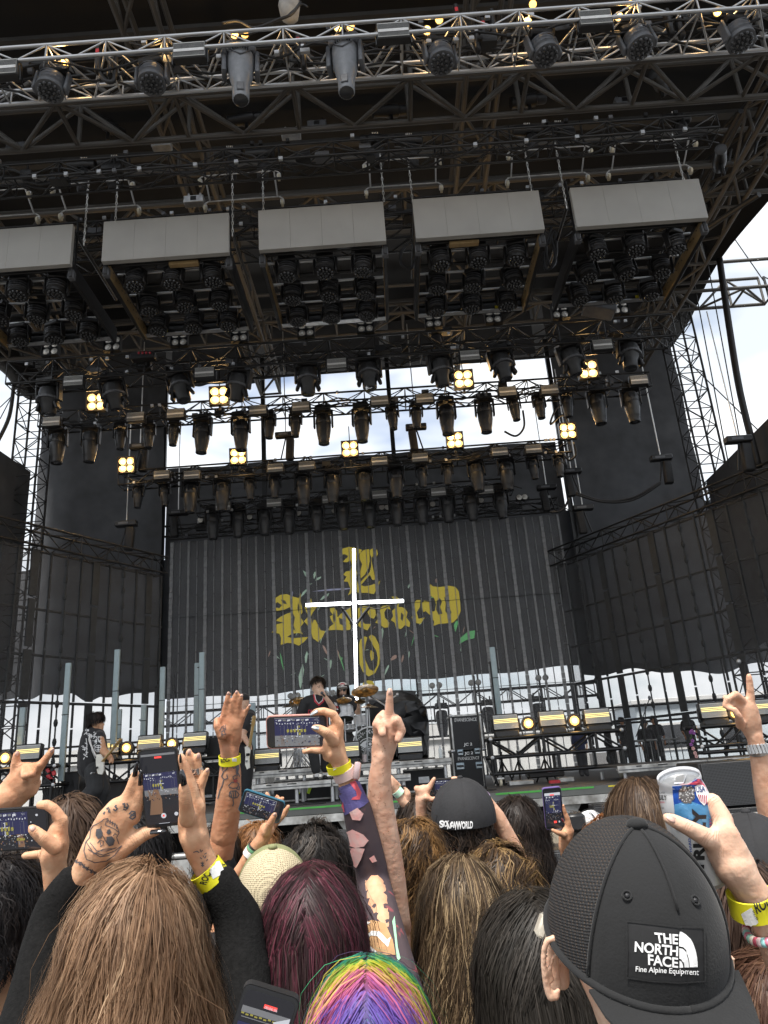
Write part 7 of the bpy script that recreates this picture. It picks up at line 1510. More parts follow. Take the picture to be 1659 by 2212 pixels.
print_lines('tattoo', tb, [[(30, 370), (45, 345), (60, 335), (50, 360), (75, 350), (60, 375), (70, 395), (45, 400), (40, 380), (60, 365)], [(45, 410), (50, 385)], [(65, 345), (70, 330)]], 5, TATT, w4, z2, .0012)
tl4 = [[(70, 590), (90, 600), (80, 630), (60, 645), (45, 680), (65, 700), (85, 690), (80, 665)], [(60, 700), (50, 740), (35, 770), (28, 800), (20, 830)], [(120, 590), (135, 600), (150, 590), (160, 620), (150, 650), (165, 680)], [(110, 600), (125, 625), (140, 615), (145, 640)], [(90, 745), (110, 720), (140, 715), (160, 730), (150, 755), (120, 760), (95, 750)], [(100, 780), (140, 775), (160, 800), (150, 820), (115, 825), (95, 810), (100, 782)], [(105, 785), (112, 822)], [(120, 780), (126, 824)], [(135, 778), (140, 822)], [(120, 830), (125, 860), (118, 880)], [(140, 760), (160, 770), (165, 745)], [(55, 610), (50, 640)], [(150, 690), (125, 700), (120, 680), (140, 670)]]
print_lines('tattoo', tb, tl4, 7, TATT, w4, z2, .0012); print_polys('tattoo', tb, [[(125, 700), (145, 693), (152, 712), (140, 722), (124, 716)]], mat('faded_red_ink', (.3, .06, .05), .6), w4, z2, .0014, 8); print_polys('tattoo', tb, [[(138, 600), (152, 594), (158, 640), (146, 690), (140, 650)]], TATT, w4, z2, .0012, 8)
for a, b in (((88, 128), (92, 106)), ((143, 120), (147, 98)), ((178, 143), (182, 122)), ((230, 208), (238, 192))): nail(w4, z2, 2.2, a, b, 22, NAILN, -.014)
rb4 = band(w4, 'wristband', k.p(100, 592), k.p(98, 535), k.m(70), BANDY); tr = bvh_of(rb4); print_polys('band_label', tr, [[(112, 536), (142, 536), (146, 580), (116, 578)]], BANDW, rb4, z2, .0008, 10); print_text('band_text', tr, 'ROCK', [(42, 590), (105, 576), (102, 550), (38, 562)], PRINTK, rb4, z2, .03, .0012, 6)
# ---- 5 olive trucker cap + teal phone -----------------------------------
def dome(name, t, c, R, yaw, tilt, az0, az1, th0, th1, mt, nu=14, nv=12, roll=0):
    M = Matrix.Rotation(yaw, 3, 'Z') @ Matrix.Rotation(tilt, 3, 'X') @ Matrix.Rotation(roll, 3, 'Y'); c = Vector(c); v = []
    for j in range(nv+1):
        th = th0+(th1-th0)*j/nv
        for i in range(nu+1):
            az = az0+(az1-az0)*i/nu; e = min(i, nu-i)/nu; g_ = 1-.012*(1 if e == 0 else 0)
            v.append(c+M @ Vector((R[0]*math.sin(th)*math.sin(az)*g_, -R[1]*math.sin(th)*math.cos(az)*g_, R[2]*math.cos(th)*g_)))
    f = [(j*(nu+1)+i, (j+1)*(nu+1)+i, (j+1)*(nu+1)+i+1, j*(nu+1)+i+1) for j in range(nv) for i in range(nu)]
    m = MB(); m.add(v, f); o = m.build(name, mt, t, True); return o, M
def cap_brim(t, c, R, M, th, reach, half, mt, droop=.02, thick=.003, name='brim'):
    n, mm = 24, 8; c = Vector(c); top = []
    for j in range(mm+1):
        w = j/mm
        for i in range(n+1):
            az = -half+2*half*i/n; b_ = Vector((R[0]*math.sin(th)*math.sin(az), -R[1]*math.sin(th)*math.cos(az), R[2]*math.cos(th))); f_ = math.cos(az/half*math.pi/2)**.6 if abs(az) < half else 0
            top.append(c+M @ (b_+Vector((math.sin(az)*.012*w, -reach*w*f_, -droop*w*(.35+2.2*(az/half)**2)*f_))))
    F_ = [(j*(n+1)+i, j*(n+1)+i+1, (j+1)*(n+1)+i+1, (j+1)*(n+1)+i) for j in range(mm) for i in range(n)]; k0 = len(top); up = M @ Vector((0, 0, -thick))
    m = MB(); m.add(top+[p+up for p in top], F_+[tuple(k0+q for q in reversed(f)) for f in F_]+[(mm*(n+1)+i, mm*(n+1)+i+1, k0+mm*(n+1)+i+1, k0+mm*(n+1)+i) for i in range(n)]); return m.build(name, mt, t, 50)
OLIVE = mat('olive_cotton', (.20, .21, .10), .85, 0, .12, 25, bump=.3, bscale=120)
def meshmat(name, col, gap, sc):
    m = mat(name, col, .8, 0, 0); n = m.node_tree.nodes; l = m.node_tree.links.new; b = n['Principled BSDF']; t = n.new('ShaderNodeTexCoord'); v = n.new('ShaderNodeTexVoronoi'); v.inputs['Scale'].default_value = sc; v.inputs['Randomness'].default_value = .15; l(t.outputs['Object'], v.inputs['Vector'])
    r = n.new('ShaderNodeValToRGB'); r.color_ramp.elements[0].position = .22; r.color_ramp.elements[1].position = .45; r.color_ramp.elements[0].color = (*gap, 1); r.color_ramp.elements[1].color = (*col, 1); l(v.outputs['Distance'], r.inputs[0]); l(r.outputs[0], b.inputs['Base Color'])
    u = n.new('ShaderNodeBump'); u.inputs['Strength'].default_value = .8; u.inputs['Distance'].default_value = .003; l(v.outputs['Distance'], u.inputs['Height']); l(u.outputs[0], b.inputs['Normal']); return m
BEIGEM = meshmat('beige_cap_mesh', (.52, .44, .29), (.14, .11, .07), 230)
k = K(z2, d=2.1)
h5 = [k.chain((190, 1290, 44), (250, 1180, 42), (320, 1100, 44)), k.chain((320, 1100, 48), (350, 1040, 54), flat=((0, -1, 0), .7)), k.chain((345, 1060, 30, -.02), (375, 990, 26, -.03), (402, 940, 20, -.03), (405, 935, 16, -.03)), k.chain((390, 1010, 28, .02), (470, 930, 20, .03), (495, 880, 15, .03)), k.chain((380, 1000, 28, .03), (440, 880, 20, .04), (455, 825, 15, .04)), k.chain((360, 1000, 26, .03), (380, 860, 20, .05), (350, 795, 15, .05)), k.chain((370, 1000, 26, .03), (410, 860, 20, .05), (420, 815, 15, .05))]
w5, b5, H5 = crowd_person('person in olive and beige trucker cap filming with a teal phone', z2, (385, 1120), 2.05, top=.145, sk=SK_TAN, shirt=TEE, arms=[dict(chains=h5, elbow=k(100, 1420, 48), side='l', vox=.0046)])
cp5 = thing('trucker_cap', None, None, H5); cp5.parent = w5; cp5.matrix_parent_inverse = WM(w5).inverted(); cc5 = H5+Vector((0, .01, .015)); R5 = (.10, .118, .125)
for i in range(6):
    a = i*math.pi/3; dome('cap_panel', cp5, cc5, R5, .15, .35, a-math.pi/6, a+math.pi/6, .03, 1.75, OLIVE if i in (2, 3, 4) else BEIGEM)
MB().ell(cc5+Matrix.Rotation(.15, 3, 'Z') @ Matrix.Rotation(.35, 3, 'X') @ Vector((0, 0, .127)), (.013, .013, .008), n=12, m=6).build('cap_button', OLIVE, cp5, True)
organic('ear', [([(H5+Vector((.083, 0, -.03)), .012), (H5+Vector((.088, 0, -.06)), .01)], None)], SK_TAN, w5, .004)
nail(w5, z2, 2.1, (400, 945), (408, 925), 22, NAILN, -.04)
band(w5, 'bead_bracelet', k.p(275, 1150), k.p(262, 1170), k.m(46), mat('dark_metal_bracelet', (.12, .12, .11), .35, .8, .4, 150)); bw5 = band(w5, 'wristband', k.p(252, 1182), k.p(232, 1215), k.m(47), BANDW); band(w5, 'bracelet', k.p(268, 1162), k.p(258, 1178), k.m(48), mat('green_bracelet', (.15, .35, .2), .5))
TEAL = mat('teal_phone_case', (.03, .12, .18), .45, 0, .1)
phone('teal-cased phone held slanted below the raised open hand', z2, 2.1, [(195, 765), (478, 852), (428, 1003), (158, 912)], TEAL, bez=.86, content=[(SC_G, R4(.0, .0, .86, .5))]+stagepic(.02, .02, .84, .98, 12, False)+[(SC_R, R4(.4, .04, .52, .1))], hole=False)
# ---- 6 tousled dark head, 7 burgundy, black cap with long hair ----------
w6, b6, H6 = crowd_person('tousled dark-haired head left of the patterned sleeve', z2, (655, 985), 2.45, top=.15, sk=SK_TAN, shirt=TEE)
hair('hair', w6, H6, (.096, .108, .12), 4000, .085, .0012, (((.028, .024, .022), 4), ((.075, .06, .05), 1)), (-.1, -.2, .96), thick=.32, curl=.012, freq=12, clumps=140, mess=.014, front=.1, back=-.65, grav=.25, flare=.4)
w7, b7, H7 = crowd_person('long straight burgundy-haired head at the lower centre', z6, (515, 175), 1.48, top=.132, sk=SK_LIGHT, shirt=TEE)
hair('hair', w7, H7, (.095, .11, .122), 9000, .5, .0007, (((.040, .020, .023), 5), ((.11, .030, .045), 3), ((.20, .06, .085), 1), ((.065, .04, .037), 2)), (0, -.1, .99), part=True, thick=.1, curl=.003, freq=3, flare=.12, grav=.45, clumps=420, clump=.35, mess=.006, front=.2, back=-.75, steps=12, lenvar=.12)
w8, b8, H8 = crowd_person('person in plain black cap with long dark hair behind the patterned sleeve', z2, (850, 1035), 2.75, top=.135, sk=SK_LIGHT, shirt=TEE)
hair('hair', w8, H8, (.09, .1, .112), 1600, .4, .0022, DRKH, thick=.08, clumps=70, flare=.15, back=-.6)
KCAP = mat('black_cap_twill', (.017, .017, .019), .85, 0, .25, 30, bump=.35, bscale=130)
for i in range(6): dome('cap_panel', w8, H8+Vector((0, 0, .015)), (.098, .115, .12), 0, .2, i*math.pi/3-math.pi/6, i*math.pi/3+math.pi/6, .03, 1.65, KCAP)
# ---- 8 rainbow hair + patterned sleeve arm with pink phone --------------
k = K(z2, d=1.75)
h8 = [k.chain((905, 760, 66), (880, 680, 62), (842, 575, 60), (815, 520, 66)), k.chain((815, 530, 74), (800, 450, 76), (805, 380, 60), flat=((0, -1, 0), .65)), k.chain((830, 400, 40), (838, 330, 34), (800, 262, 30), (735, 238, 27), (690, 240, 24), (662, 256, 20)), k.chain((800, 440, 44, -.03), (755, 385, 36, -.045), (700, 358, 30, -.045), (672, 350, 24, -.045)), k.chain((790, 520, 34), (720, 505, 24, .0), (650, 502, 21), (598, 512, 17)), k.chain((825, 420, 36, .03), (840, 350, 30, .05), (800, 300, 26, .05)), k.chain((760, 545, 36, .01), (745, 515, 26, .02), (735, 500, 22, .02))]
slv8 = [k(910, 762, 82), k(960, 900, 100), k(1010, 1120, 112), k(1055, 1300, 112)]
w9, b9, H9 = crowd_person('rainbow-haired person filming with a raised patterned mesh sleeve', z6, (820, 685), 1.2, top=.13, shoulders=.09, sk=SK_WARM, shirt=TEE, arms=[dict(chains=h8, elbow=K(z2, d=1.75)(1058, 1330, 80), side='r', vox=.0042, slen=.12)])
def sleevemat():
    m = mat('patterned_mesh_sleeve', (.05, .04, .05), .7, 0, 0); n = m.node_tree.nodes; l = m.node_tree.links.new; b = n['Principled BSDF']; t = n.new('ShaderNodeTexCoord'); z = n.new('ShaderNodeTexNoise'); z.inputs['Scale'].default_value = 9; z.inputs['Detail'].default_value = 3; z.inputs['Distortion'].default_value = 1.5; l(t.outputs['Object'], z.inputs['Vector'])
    r = n.new('ShaderNodeValToRGB'); r.color_ramp.interpolation = 'EASE'; e = r.color_ramp.elements; e[0].position = .0; e[0].color = (.035, .025, .04, 1); e[1].position = .6; e[1].color = (.06, .04, .045, 1)
    for p_, c_ in ((.66, (.28, .06, .07)), (.72, (.5, .25, .2)), (.78, (.62, .5, .45))): q = e.new(p_); q.color = (*c_, 1)
    l(z.outputs['Fac'], r.inputs[0]); l(r.outputs[0], b.inputs['Base Color']); return m
SLV = sleevemat(); slo = organic('sleeve', [(slv8, None), ([slv8[-1], K(z2, d=1.75)(1068, 1400, 116), (H9+Vector((.11, 0, -.27)), .066)], None)], SLV, w9, .006, it=3)
ts_ = bvh_of(slo); CUFF = mat('violet_cuff', (.10, .085, .24), .7, 0, .25, 25); CORAL = mat('coral_print', (.62, .09, .12), .7, 0, .1); SILV = mat('dusty_pink_print', (.55, .24, .22), .75, 0, .35, 40, dirt=(.62, .45, .42)); TANP = mat('tan_sleeve_print', (.42, .24, .11), .75, 0, .15, 30); MINT = mat('mint_print', (.3, .55, .36), .75, 0, .1)
print_polys('sleeve_print', ts_, [[(800, 775), (880, 735), (965, 700), (1035, 850), (1000, 880), (860, 950), (845, 870)]], CUFF, w9, z2, .0015, 8); print_polys('sleeve_print', ts_, [[(905, 722), (945, 712), (985, 790), (975, 835), (920, 835), (930, 820), (955, 810), (950, 780)], [(848, 860), (868, 850), (880, 920), (862, 945)], [(806, 790), (835, 800), (850, 830), (815, 840)]], CORAL, w9, z2, .0022, 8)
print_polys('sleeve_print', ts_, [[(880, 1060), (930, 1035), (1000, 1070), (1035, 1110), (1005, 1150), (950, 1160), (900, 1140)], [(895, 1165), (960, 1160), (1010, 1165), (985, 1240), (930, 1350), (925, 1270)], [(910, 920), (960, 890), (1000, 930), (980, 975), (930, 970)], [(1040, 1230), (1070, 1210), (1090, 1250), (1060, 1260)]], SILV, w9, z2, .0022, 8)
print_polys('sleeve_print', ts_, [[(800, 510), (850, 490), (920, 510), (960, 600), (975, 680), (880, 680), (800, 670), (795, 580)]], TANP, w9, z6, .0015, 8); print_polys('sleeve_print', ts_, [[(815, 580), (850, 550), (890, 555), (930, 600), (950, 585), (935, 640), (905, 610), (880, 580), (845, 575), (825, 600), (850, 640), (880, 665), (860, 668), (825, 630)], [(790, 520), (830, 500), (845, 505), (800, 535)]], WHC, w9, z6, .0025, 8); print_polys('sleeve_print', ts_, [[(955, 500), (968, 470), (985, 640), (1000, 700), (985, 720), (970, 600)]], MINT, w9, z6, .0022, 8)
nail(w9, z2, 1.75, (690, 236), (640, 268), 34, NAILS, -.02); nail(w9, z2, 1.7, (700, 355), (650, 345), 36, NAILS, -.03)
rb9 = band(w9, 'wristband', k.p(832, 590), k.p(845, 640), k.m(80), BANDY); tr = bvh_of(rb9); print_polys('band_label', tr, [[(800, 575), (825, 565), (842, 615), (800, 640)]], BANDW, rb9, z2, .001, 8); print_text('band_text', tr, 'CKSTA', [(838, 605), (905, 555), (895, 530), (828, 580)], PRINTK, rb9, z2, .03, .0014, 6); print_text('band_text', tr, 'RGY DR', [(810, 572), (880, 530), (876, 516), (806, 558)], PRINTK, rb9, z2, .01, .0014, 6)
PINKB = mat('pale_pink_watch_strap', (.68, .50, .46), .55, 0, .05); wt = band(w9, 'watch_strap', k.p(862, 632), k.p(886, 690), k.m(70), PINKB, .003); MB().rbox(k.p(958, 640, -.02), (.008, .012, .02), .005, 2, Matrix.Rotation(.2, 3, 'Y')).build('watch_case', mat('rose_watch_case', (.6, .45, .45), .25, .6, .1), wt, 40)
def rainbow(q, rs):
    e = np.degrees(np.arctan2(q[:, 2], -q[:, 1])); e = e+rs.normal(size=len(q))*4   # 0 = back, 90 = crown, 180 = front
    st = [(0, (.05, .24, .22)), (22, (.06, .26, .23)), (31, (.13, .09, .34)), (48, (.16, .09, .40)), (57, (.46, .12, .27)), (67, (.58, .15, .28)), (74, (.60, .46, .06)), (83, (.30, .50, .05)), (92, (.04, .34, .18)), (102, (.05, .25, .22)), (114, (.14, .09, .2)), (180, (.12, .08, .16))]
    xs = [a for a, _ in st]; return np.stack([np.interp(e, xs, [c_[j] for _, c_ in st]) for j in range(3)], 1)
hair('hair', w9, H9, (.095, .112, .122), 9000, .34, .0007, crown=(0, .1, .99), part=True, thick=.08, flare=.1, grav=.35, clumps=420, clump=.3, mess=.004, front=.1, back=-.8, steps=11, colfn=rainbow)
phone('pink-cased phone held sideways by silver-nailed fingers', z2, 1.76, [(342, 274), (772, 258), (752, 480), (350, 492)], mat('pink_phone_case', (.55, .28, .24), .45, 0, .1), bez=.9, content=[(SC_G, R4(.1, .02, .9, .98))]+stagepic(.1, .02, .92, .98, 21))
# ---- 9 pointing freckled arm; its owner with highlighted hair -----------
k = K(z2, d=1.78)
h10 = [k.chain((1245, 1640, 74), (1200, 1320, 82), (1150, 1060, 92), (1115, 860, 90), (1112, 700, 80), (1122, 590, 70), (1128, 540, 70)), k.chain((1128, 550, 76), (1145, 450, 90), (1160, 370, 84), flat=((0, -1, 0), .65)), k.chain((1165, 340, 38), (1176, 250, 33), (1178, 170, 28), (1180, 110, 24), (1180, 100, 20)), k.chain((1100, 380, 36), (1090, 330, 32, -.01), (1110, 280, 26, .0), (1135, 245, 18, .02)), k.chain((1205, 350, 38), (1232, 300, 32, -.02), (1262, 370, 30, -.02), (1235, 430, 27, -.03)), k.chain((1130, 360, 36), (1120, 330, 34, -.01), (1130, 390, 28, -.05)), k.chain((1195, 360, 36), (1215, 330, 30, -.01), (1225, 280, 22, .0))]
w10, b10, H10 = crowd_person('person with long highlighted brown hair raising a freckled pointing arm', z6, (1310, 130), 1.92, top=.14, sk=SK_FRECK, shirt=TEE, arms=[dict(chains=h10, elbow=K(z2, d=1.8)(1255, 1700, 74), side='l', vox=.0042)])
nail(w10, z2, 1.78, (1180, 130), (1181, 88), 32, NAILN, -.018); tb = bvh_of(b10); FREK = mat('freckle', (.34, .17, .10), .6); rs_ = random.Random(8)
print_polys('freckles', tb, [[(x+r*math.cos(a), y+r*math.sin(a)) for a in (0, 1, 2, 3.1, 4.2, 5.2)] for x, y, r in [(1110+rs_.gauss(0, 45)+max(0, (yy-900)*.12), yy, rs_.uniform(1.2, 4)) for yy in [rs_.uniform(380, 1350) for _ in range(120)]]], FREK, w10, z2, .0006)
hair('hair', w10, H10, (.098, .112, .124), 8000, .45, .0009, (((.075, .05, .03), 4), ((.15, .1, .06), 2), ((.36, .26, .15), 2)), (.1, -.05, .99), part=False, thick=.16, curl=.011, freq=5, flare=.25, grav=.42, clumps=320, clump=.5, mess=.012, front=.1, back=-.75, steps=12)
# ---- 10 curly heads ------------------------------------------------------
w11, b11, H11 = crowd_person('golden brown curly head right of the pointing arm', z2, (1318, 905), 2.25, top=.155, sk=SK_LIGHT, shirt=mat('dusty_tee', (.3, .2, .17), .85, 0, .15))
hair('hair', w11, H11, (.086, .1, .115), 5000, .2, .0012, (((.10, .055, .024), 3), ((.25, .14, .055), 3), ((.05, .03, .018), 2)), (.0, -.1, .97), thick=.24, curl=.02, freq=10, clumps=150, clump=.75, mess=.012, front=.1, back=-.8, grav=.3, flare=.5, steps=15)
MB().path([H11+Vector((.09*math.cos(a), .09*math.sin(a), -.2)) for a in [3.4+i*.25 for i in range(12)]], .004, 6).build('necklace', CHAIN, w11)
w12, b12, H12 = crowd_person('curly head with blond streaks in front of the letter T-shirt', z3, (740, 1230), 2.15, top=.16, sk=SK_LIGHT, shirt=TEE)
hair('hair', w12, H12, (.098, .11, .122), 5000, .19, .0012, (((.05, .032, .02), 4), ((.30, .19, .08), 2), ((.12, .07, .035), 2)), (.0, -.1, .97), thick=.24, curl=.019, freq=9, clumps=150, clump=.75, mess=.012, front=.1, back=-.8, grav=.3, flare=.4, steps=15)
# ---- 11 cap with white lettering, filming with both hands ----------------
k = K(z3, d=2.66)
hl = [k.chain((175, 1130, 46), (168, 1020, 44), (172, 950, 50)), k.chain((172, 950, 54), (190, 890, 52), flat=((0, -1, 0), .7)), k.chain((215, 880, 28), (245, 840, 22), (268, 795, 17)), k.chain((210, 940, 26, -.02), (250, 955, 20, -.02), (282, 940, 14, -.02)), k.chain((190, 880, 30, .03), (250, 860, 22, .04)), k.chain((150, 890, 30), (135, 870, 26))]
hr_ = [k.chain((880, 1330, 70), (760, 1090, 58), (665, 950, 42), (610, 890, 44)), k.chain((610, 890, 48), (555, 850, 46), flat=((0, -1, 0), .7)), k.chain((540, 840, 28), (480, 812, 22), (430, 790, 18), (408, 790, 15)), k.chain((570, 890, 28, .02), (500, 880, 22, .03)), k.chain((560, 830, 26), (500, 860, 20, .03))]
w13, b13, H13 = crowd_person('person in black cap with white lettering filming with both hands', z3, (500, 1110), 2.62, sk=SK_LIGHT, shirt=TEE, arms=[dict(chains=hl, elbow=k(185, 1250, 48), side='l', vox=.0052), dict(chains=hr_, elbow=k(985, 1560, 70), side='r', vox=.0052)])
cc = K(z3, d=2.62).p(495, 1085); R13 = (.114, .125, .13); pan = []
for i in range(6): o, M13 = dome('cap_panel', w13, cc, R13, .0, .12, i*math.pi/3-math.pi/6+math.pi/6, i*math.pi/3+math.pi/6+math.pi/6, .03, 1.72, KCAP); pan.append(o)
MB().ell(cc+M13 @ Vector((0, 0, .131)), (.011, .011, .007), n=10, m=6).build('cap_button', KCAP, w13, True)
tcap = bvh_of(*pan); 
for s_, q in (('S', (312, 1172, 345, 1115)), ('ICK', (342, 1165, 385, 1118)), ('N', (372, 1200, 400, 1135)), ('EW', (400, 1192, 445, 1125)), ('W', (440, 1185, 485, 1122)), ('ORLD', (483, 1180, 566, 1122))): print_text('cap_text', tcap, s_, [(q[0], q[1]), (q[2], q[1]-4), (q[2], q[3]-2), (q[0], q[3])], PRINTW, w13, z3, .045, .002, 8)
organic('ear', [K(z3, d=2.6).chain((672, 1190, 15), (676, 1225, 13), (664, 1245, 9))], SK_LIGHT, w13, .005)
hair('hair', w13, H13, (.085, .1, .112), 700, .06, .0025, DRKH, thick=.08, clumps=40, back=-.75)
band(w13, 'wristband', k.p(645, 925), k.p(665, 948), k.m(44), mat('lilac_wristband', (.4, .28, .45), .6, 0, .3, 200))
phone('black phone held sideways above the lettered cap', z3, 2.66, [(255, 800), (455, 790), (462, 915), (250, 930)], MATS['matte_black_case'], content=[(SC_G, R4(.1, .05, .9, .4))]+stagepic(.08, .02, .92, .98, 31, False)+[(SC_R, R4(.4, .05, .55, .14))])
# ---- 12 dark wavy head in letter tee --------------------------------------
w14, b14, H14 = crowd_person('dark wavy-haired man in charcoal T-shirt with big white letter', z3, (880, 905), 3.1, top=.14, sk=SK_LIGHT, shirt=GREYT)
hair('hair', w14, H14, (.098, .108, .12), 4000, .2, .0015, (((.024, .017, .014), 4), ((.06, .042, .033), 1)), (.0, -.35, .93), thick=.18, curl=.015, freq=8, clumps=110, clump=.65, mess=.01, front=.1, back=-.8, grav=.35, flare=.25, steps=11)
ft = FlatSurf(K(z3, d=3.0).p(1070, 1560).y-.02); print_polys('shirt_letter', bvh_of(*[o for o in w14.children if o.name.startswith('shirt')]), [[(1025, 1490), (1060, 1475), (1105, 1478), (1110, 1500), (1090, 1510), (1110, 1530), (1112, 1600), (1095, 1612), (1085, 1560), (1060, 1555), (1075, 1590), (1055, 1595), (1030, 1545), (1060, 1520), (1040, 1515)]], PRINTW, w14, z3, .003, 8)
# ---- 13 purple phone ------------------------------------------------------
k = K(z3, d=2.4)
h13 = [k.chain((1300, 1420, 46), (1268, 1310, 42), (1280, 1250, 50)), k.chain((1280, 1250, 54), (1300, 1200, 50), flat=((0, -1, 0), .7)), k.chain((1310, 1180, 28), (1295, 1100, 22), (1272, 1040, 17), (1265, 1000, 13)), k.chain((1265, 1225, 26, -.02), (1220, 1210, 20, -.03), (1180, 1190, 15, -.03)), k.chain((1320, 1190, 26, .02), (1290, 1130, 20, .04)), k.chain((1325, 1200, 26, .02), (1300, 1170, 20, .05))]
w15, b15, H15 = crowd_person('short person hidden behind the mesh cap holding up a purple phone', z3, (1420, 1330), 2.35, top=.13, sk=SK_TAN, shirt=TEE, arms=[dict(chains=h13, elbow=k(1350, 1560, 48), side='l', vox=.005)])
hair('hair', w15, H15, (.09, .105, .118), 1500, .3, .002, DRKH, thick=.12, clumps=80, flare=.2)
nail(w15, z3, 2.4, (1268, 1130), (1252, 1098), 18, NAILR, -.03)
phone('purple-cased phone held upright, filming the stage', z3, 2.4, [(1105, 868), (1250, 856), (1272, 1176), (1128, 1192)], mat('purple_phone_case', (.13, .09, .26), .45, 0, .1), bez=.86, content=[(SC_W, R4(.02, .06, .98, .14)), (SC_R, R4(.35, .1, .6, .13)), (SC_B, R4(.02, .14, .98, .62))]+stagepic(.02, .12, .98, .8, 41, False)+[(SC_W, R4(.6, .3, .63, .62)), (SC_W, R4(.4, .4, .82, .42)), (SC_R, R4(.45, .84, .62, .9)), (SC_W, [(.78+.05*math.cos(a*.628), .87+.025*math.sin(a*.628)) for a in range(10)])])
# ---- 14 straight brown head, ginger, photographer -------------------------
w16, b16, H16 = crowd_person('straight brown-haired head left of the drink can', z4, (640, 890), 2.3, top=.145, sk=SK_LIGHT, shirt=TEE)
hair('hair', w16, H16, (.1, .112, .128), 5000, .3, .0011, (((.075, .045, .027), 4), ((.16, .105, .065), 2), ((.04, .024, .016), 2)), (.05, .15, .98), thick=.14, curl=.004, freq=4, clumps=150, clump=.5, mess=.008, front=.1, back=-.8, grav=.4, flare=.2, steps=11)
w17, b17, H17 = crowd_person('ginger-haired head half hidden behind the brown-haired head', z4, (400, 1190), 3.2, top=.14, sk=SK_LIGHT, shirt=TEE)
hair('hair', w17, H17, (.095, .108, .12), 1400, .12, .0024, (((.32, .12, .035), 3), ((.2, .08, .03), 1)), thick=.2, clumps=70, curl=.01)
w18, b18, H18 = crowd_person('pit photographer with cropped dark hair beside the purple phone', z3, (1365, 1058), 4.6, top=.13, sk=SK_LIGHT, shirt=TEE)
hair('hair', w18, H18, (.095, .108, .12), 1200, .05, .003, (((.06, .05, .045), 3), ((.14, .12, .1), 1)), thick=.15, clumps=70)
cm = thing('camera', 'camera with white telephoto lens pointed right in the pit', 'camera', K(z3, d=4.5).p(1440, 1120)); kc_ = K(z3, d=4.5); A, B = kc_.p(1415, 1125), kc_.p(1490, 1128, .1); MB().path([A, A.lerp(B, .6), A.lerp(B, .62), B], [.05, .055, .066, .07], 14).build('lens_barrel', WHITE, cm, 40); band(cm, 'lens_ring', A.lerp(B, .3), A.lerp(B, .42), .06, BLK2); band(cm, 'lens_ring', A.lerp(B, .7), A.lerp(B, .78), .074, BLK2); MB().rbox(A+Vector((-.05, 0, .0)), (.06, .05, .05), .015).build('camera_body', BLK2, cm, 40)
# ---- 15 arm with green band, far ------------------------------------------
k = K(z2, d=3.1)
h15 = [k.chain((1350, 930, 44), (1270, 840, 38), (1215, 770, 28), (1200, 740, 30)), k.chain((1200, 740, 32), (1188, 700, 26)), k.chain((1190, 690, 12), (1178, 660, 9)), k.chain((1205, 700, 12), (1230, 715, 9), (1255, 745, 8))]
h15b = [k.chain((1300, 850, 26), (1298, 800, 26)), k.chain((1300, 790, 22), (1290, 765, 12), (1275, 752, 9)), k.chain((1290, 780, 14), (1280, 775, 9))]
w19, b19, H19 = crowd_person('person filming with green wristband, hidden behind the golden curls', z2, (1390, 1010), 3.1, sk=SK_LIGHT, shirt=TEE, arms=[dict(chains=h15, elbow=k(1400, 1010, 46), side='l', vox=.006), dict(chains=h15b, elbow=k(1330, 1050, 30), side='r', vox=.006)])
hair('hair', w19, H19, (.09, .105, .115), 900, .1, .003, DRKH, thick=.15, clumps=50)
band(w19, 'wristband', k.p(1250, 800), k.p(1222, 770), k.m(36), mat('green_white_wristband', (.25, .55, .35), .6, 0, .5, 90, dirt=(.75, .75, .7)))
phone('small black phone beside the green wristband', z2, 3.1, [(1240, 745), (1285, 742), (1287, 775), (1242, 778)], MATS['matte_black_case'])
# ---- 16 black long hair with clip, brown hair at right bottom --------------
w20, b20, H20 = crowd_person('glossy long black-haired head at lower right beside the mesh cap', z7, (230, 520), 1.3, top=.138, sk=SK_LIGHT, shirt=TEE)
hair('hair', w20, H20, (.1, .112, .125), 9000, .5, .0007, (((.030, .026, .022), 5), ((.055, .047, .04), 2)), (.02, -.25, .96), part=True, thick=.1, curl=.004, freq=3.5, flare=.08, grav=.4, clumps=420, clump=.35, mess=.006, front=.1, back=-.78, steps=12)
cl = thing('hair_clip', 'small clear hair clip in the black hair beside the cap', 'hair clip', K(z7, d=.96).p(310, 770)); MB().rbox(K(z7, d=.96).p(305, 760), (.006, .012, .014), .003, 1, Matrix.Rotation(.5, 3, 'Y')).build('clip_body', mat('clear_acrylic', (.7, .65, .55), .1, 0, 0, alpha=.6), cl, 40); MB().rbox(K(z7, d=.955).p(318, 790), (.003, .008, .008), .002, 1, Matrix.Rotation(-.4, 3, 'Y')).build('clip_tooth', MATS['clear_acrylic'], cl)
w21, b21, H21 = crowd_person('long reddish brown-haired head at the lower right edge', z7, (1620, 900), 1.35, top=.138, sk=SK_LIGHT, shirt=TEE)
hair('hair', w21, H21, (.098, .112, .125), 4500, .5, .001, (((.075, .035, .022), 4), ((.14, .075, .045), 2)), thick=.14, curl=.006, freq=4, flare=.3, clumps=150, mess=.01, back=-.78, steps=11)
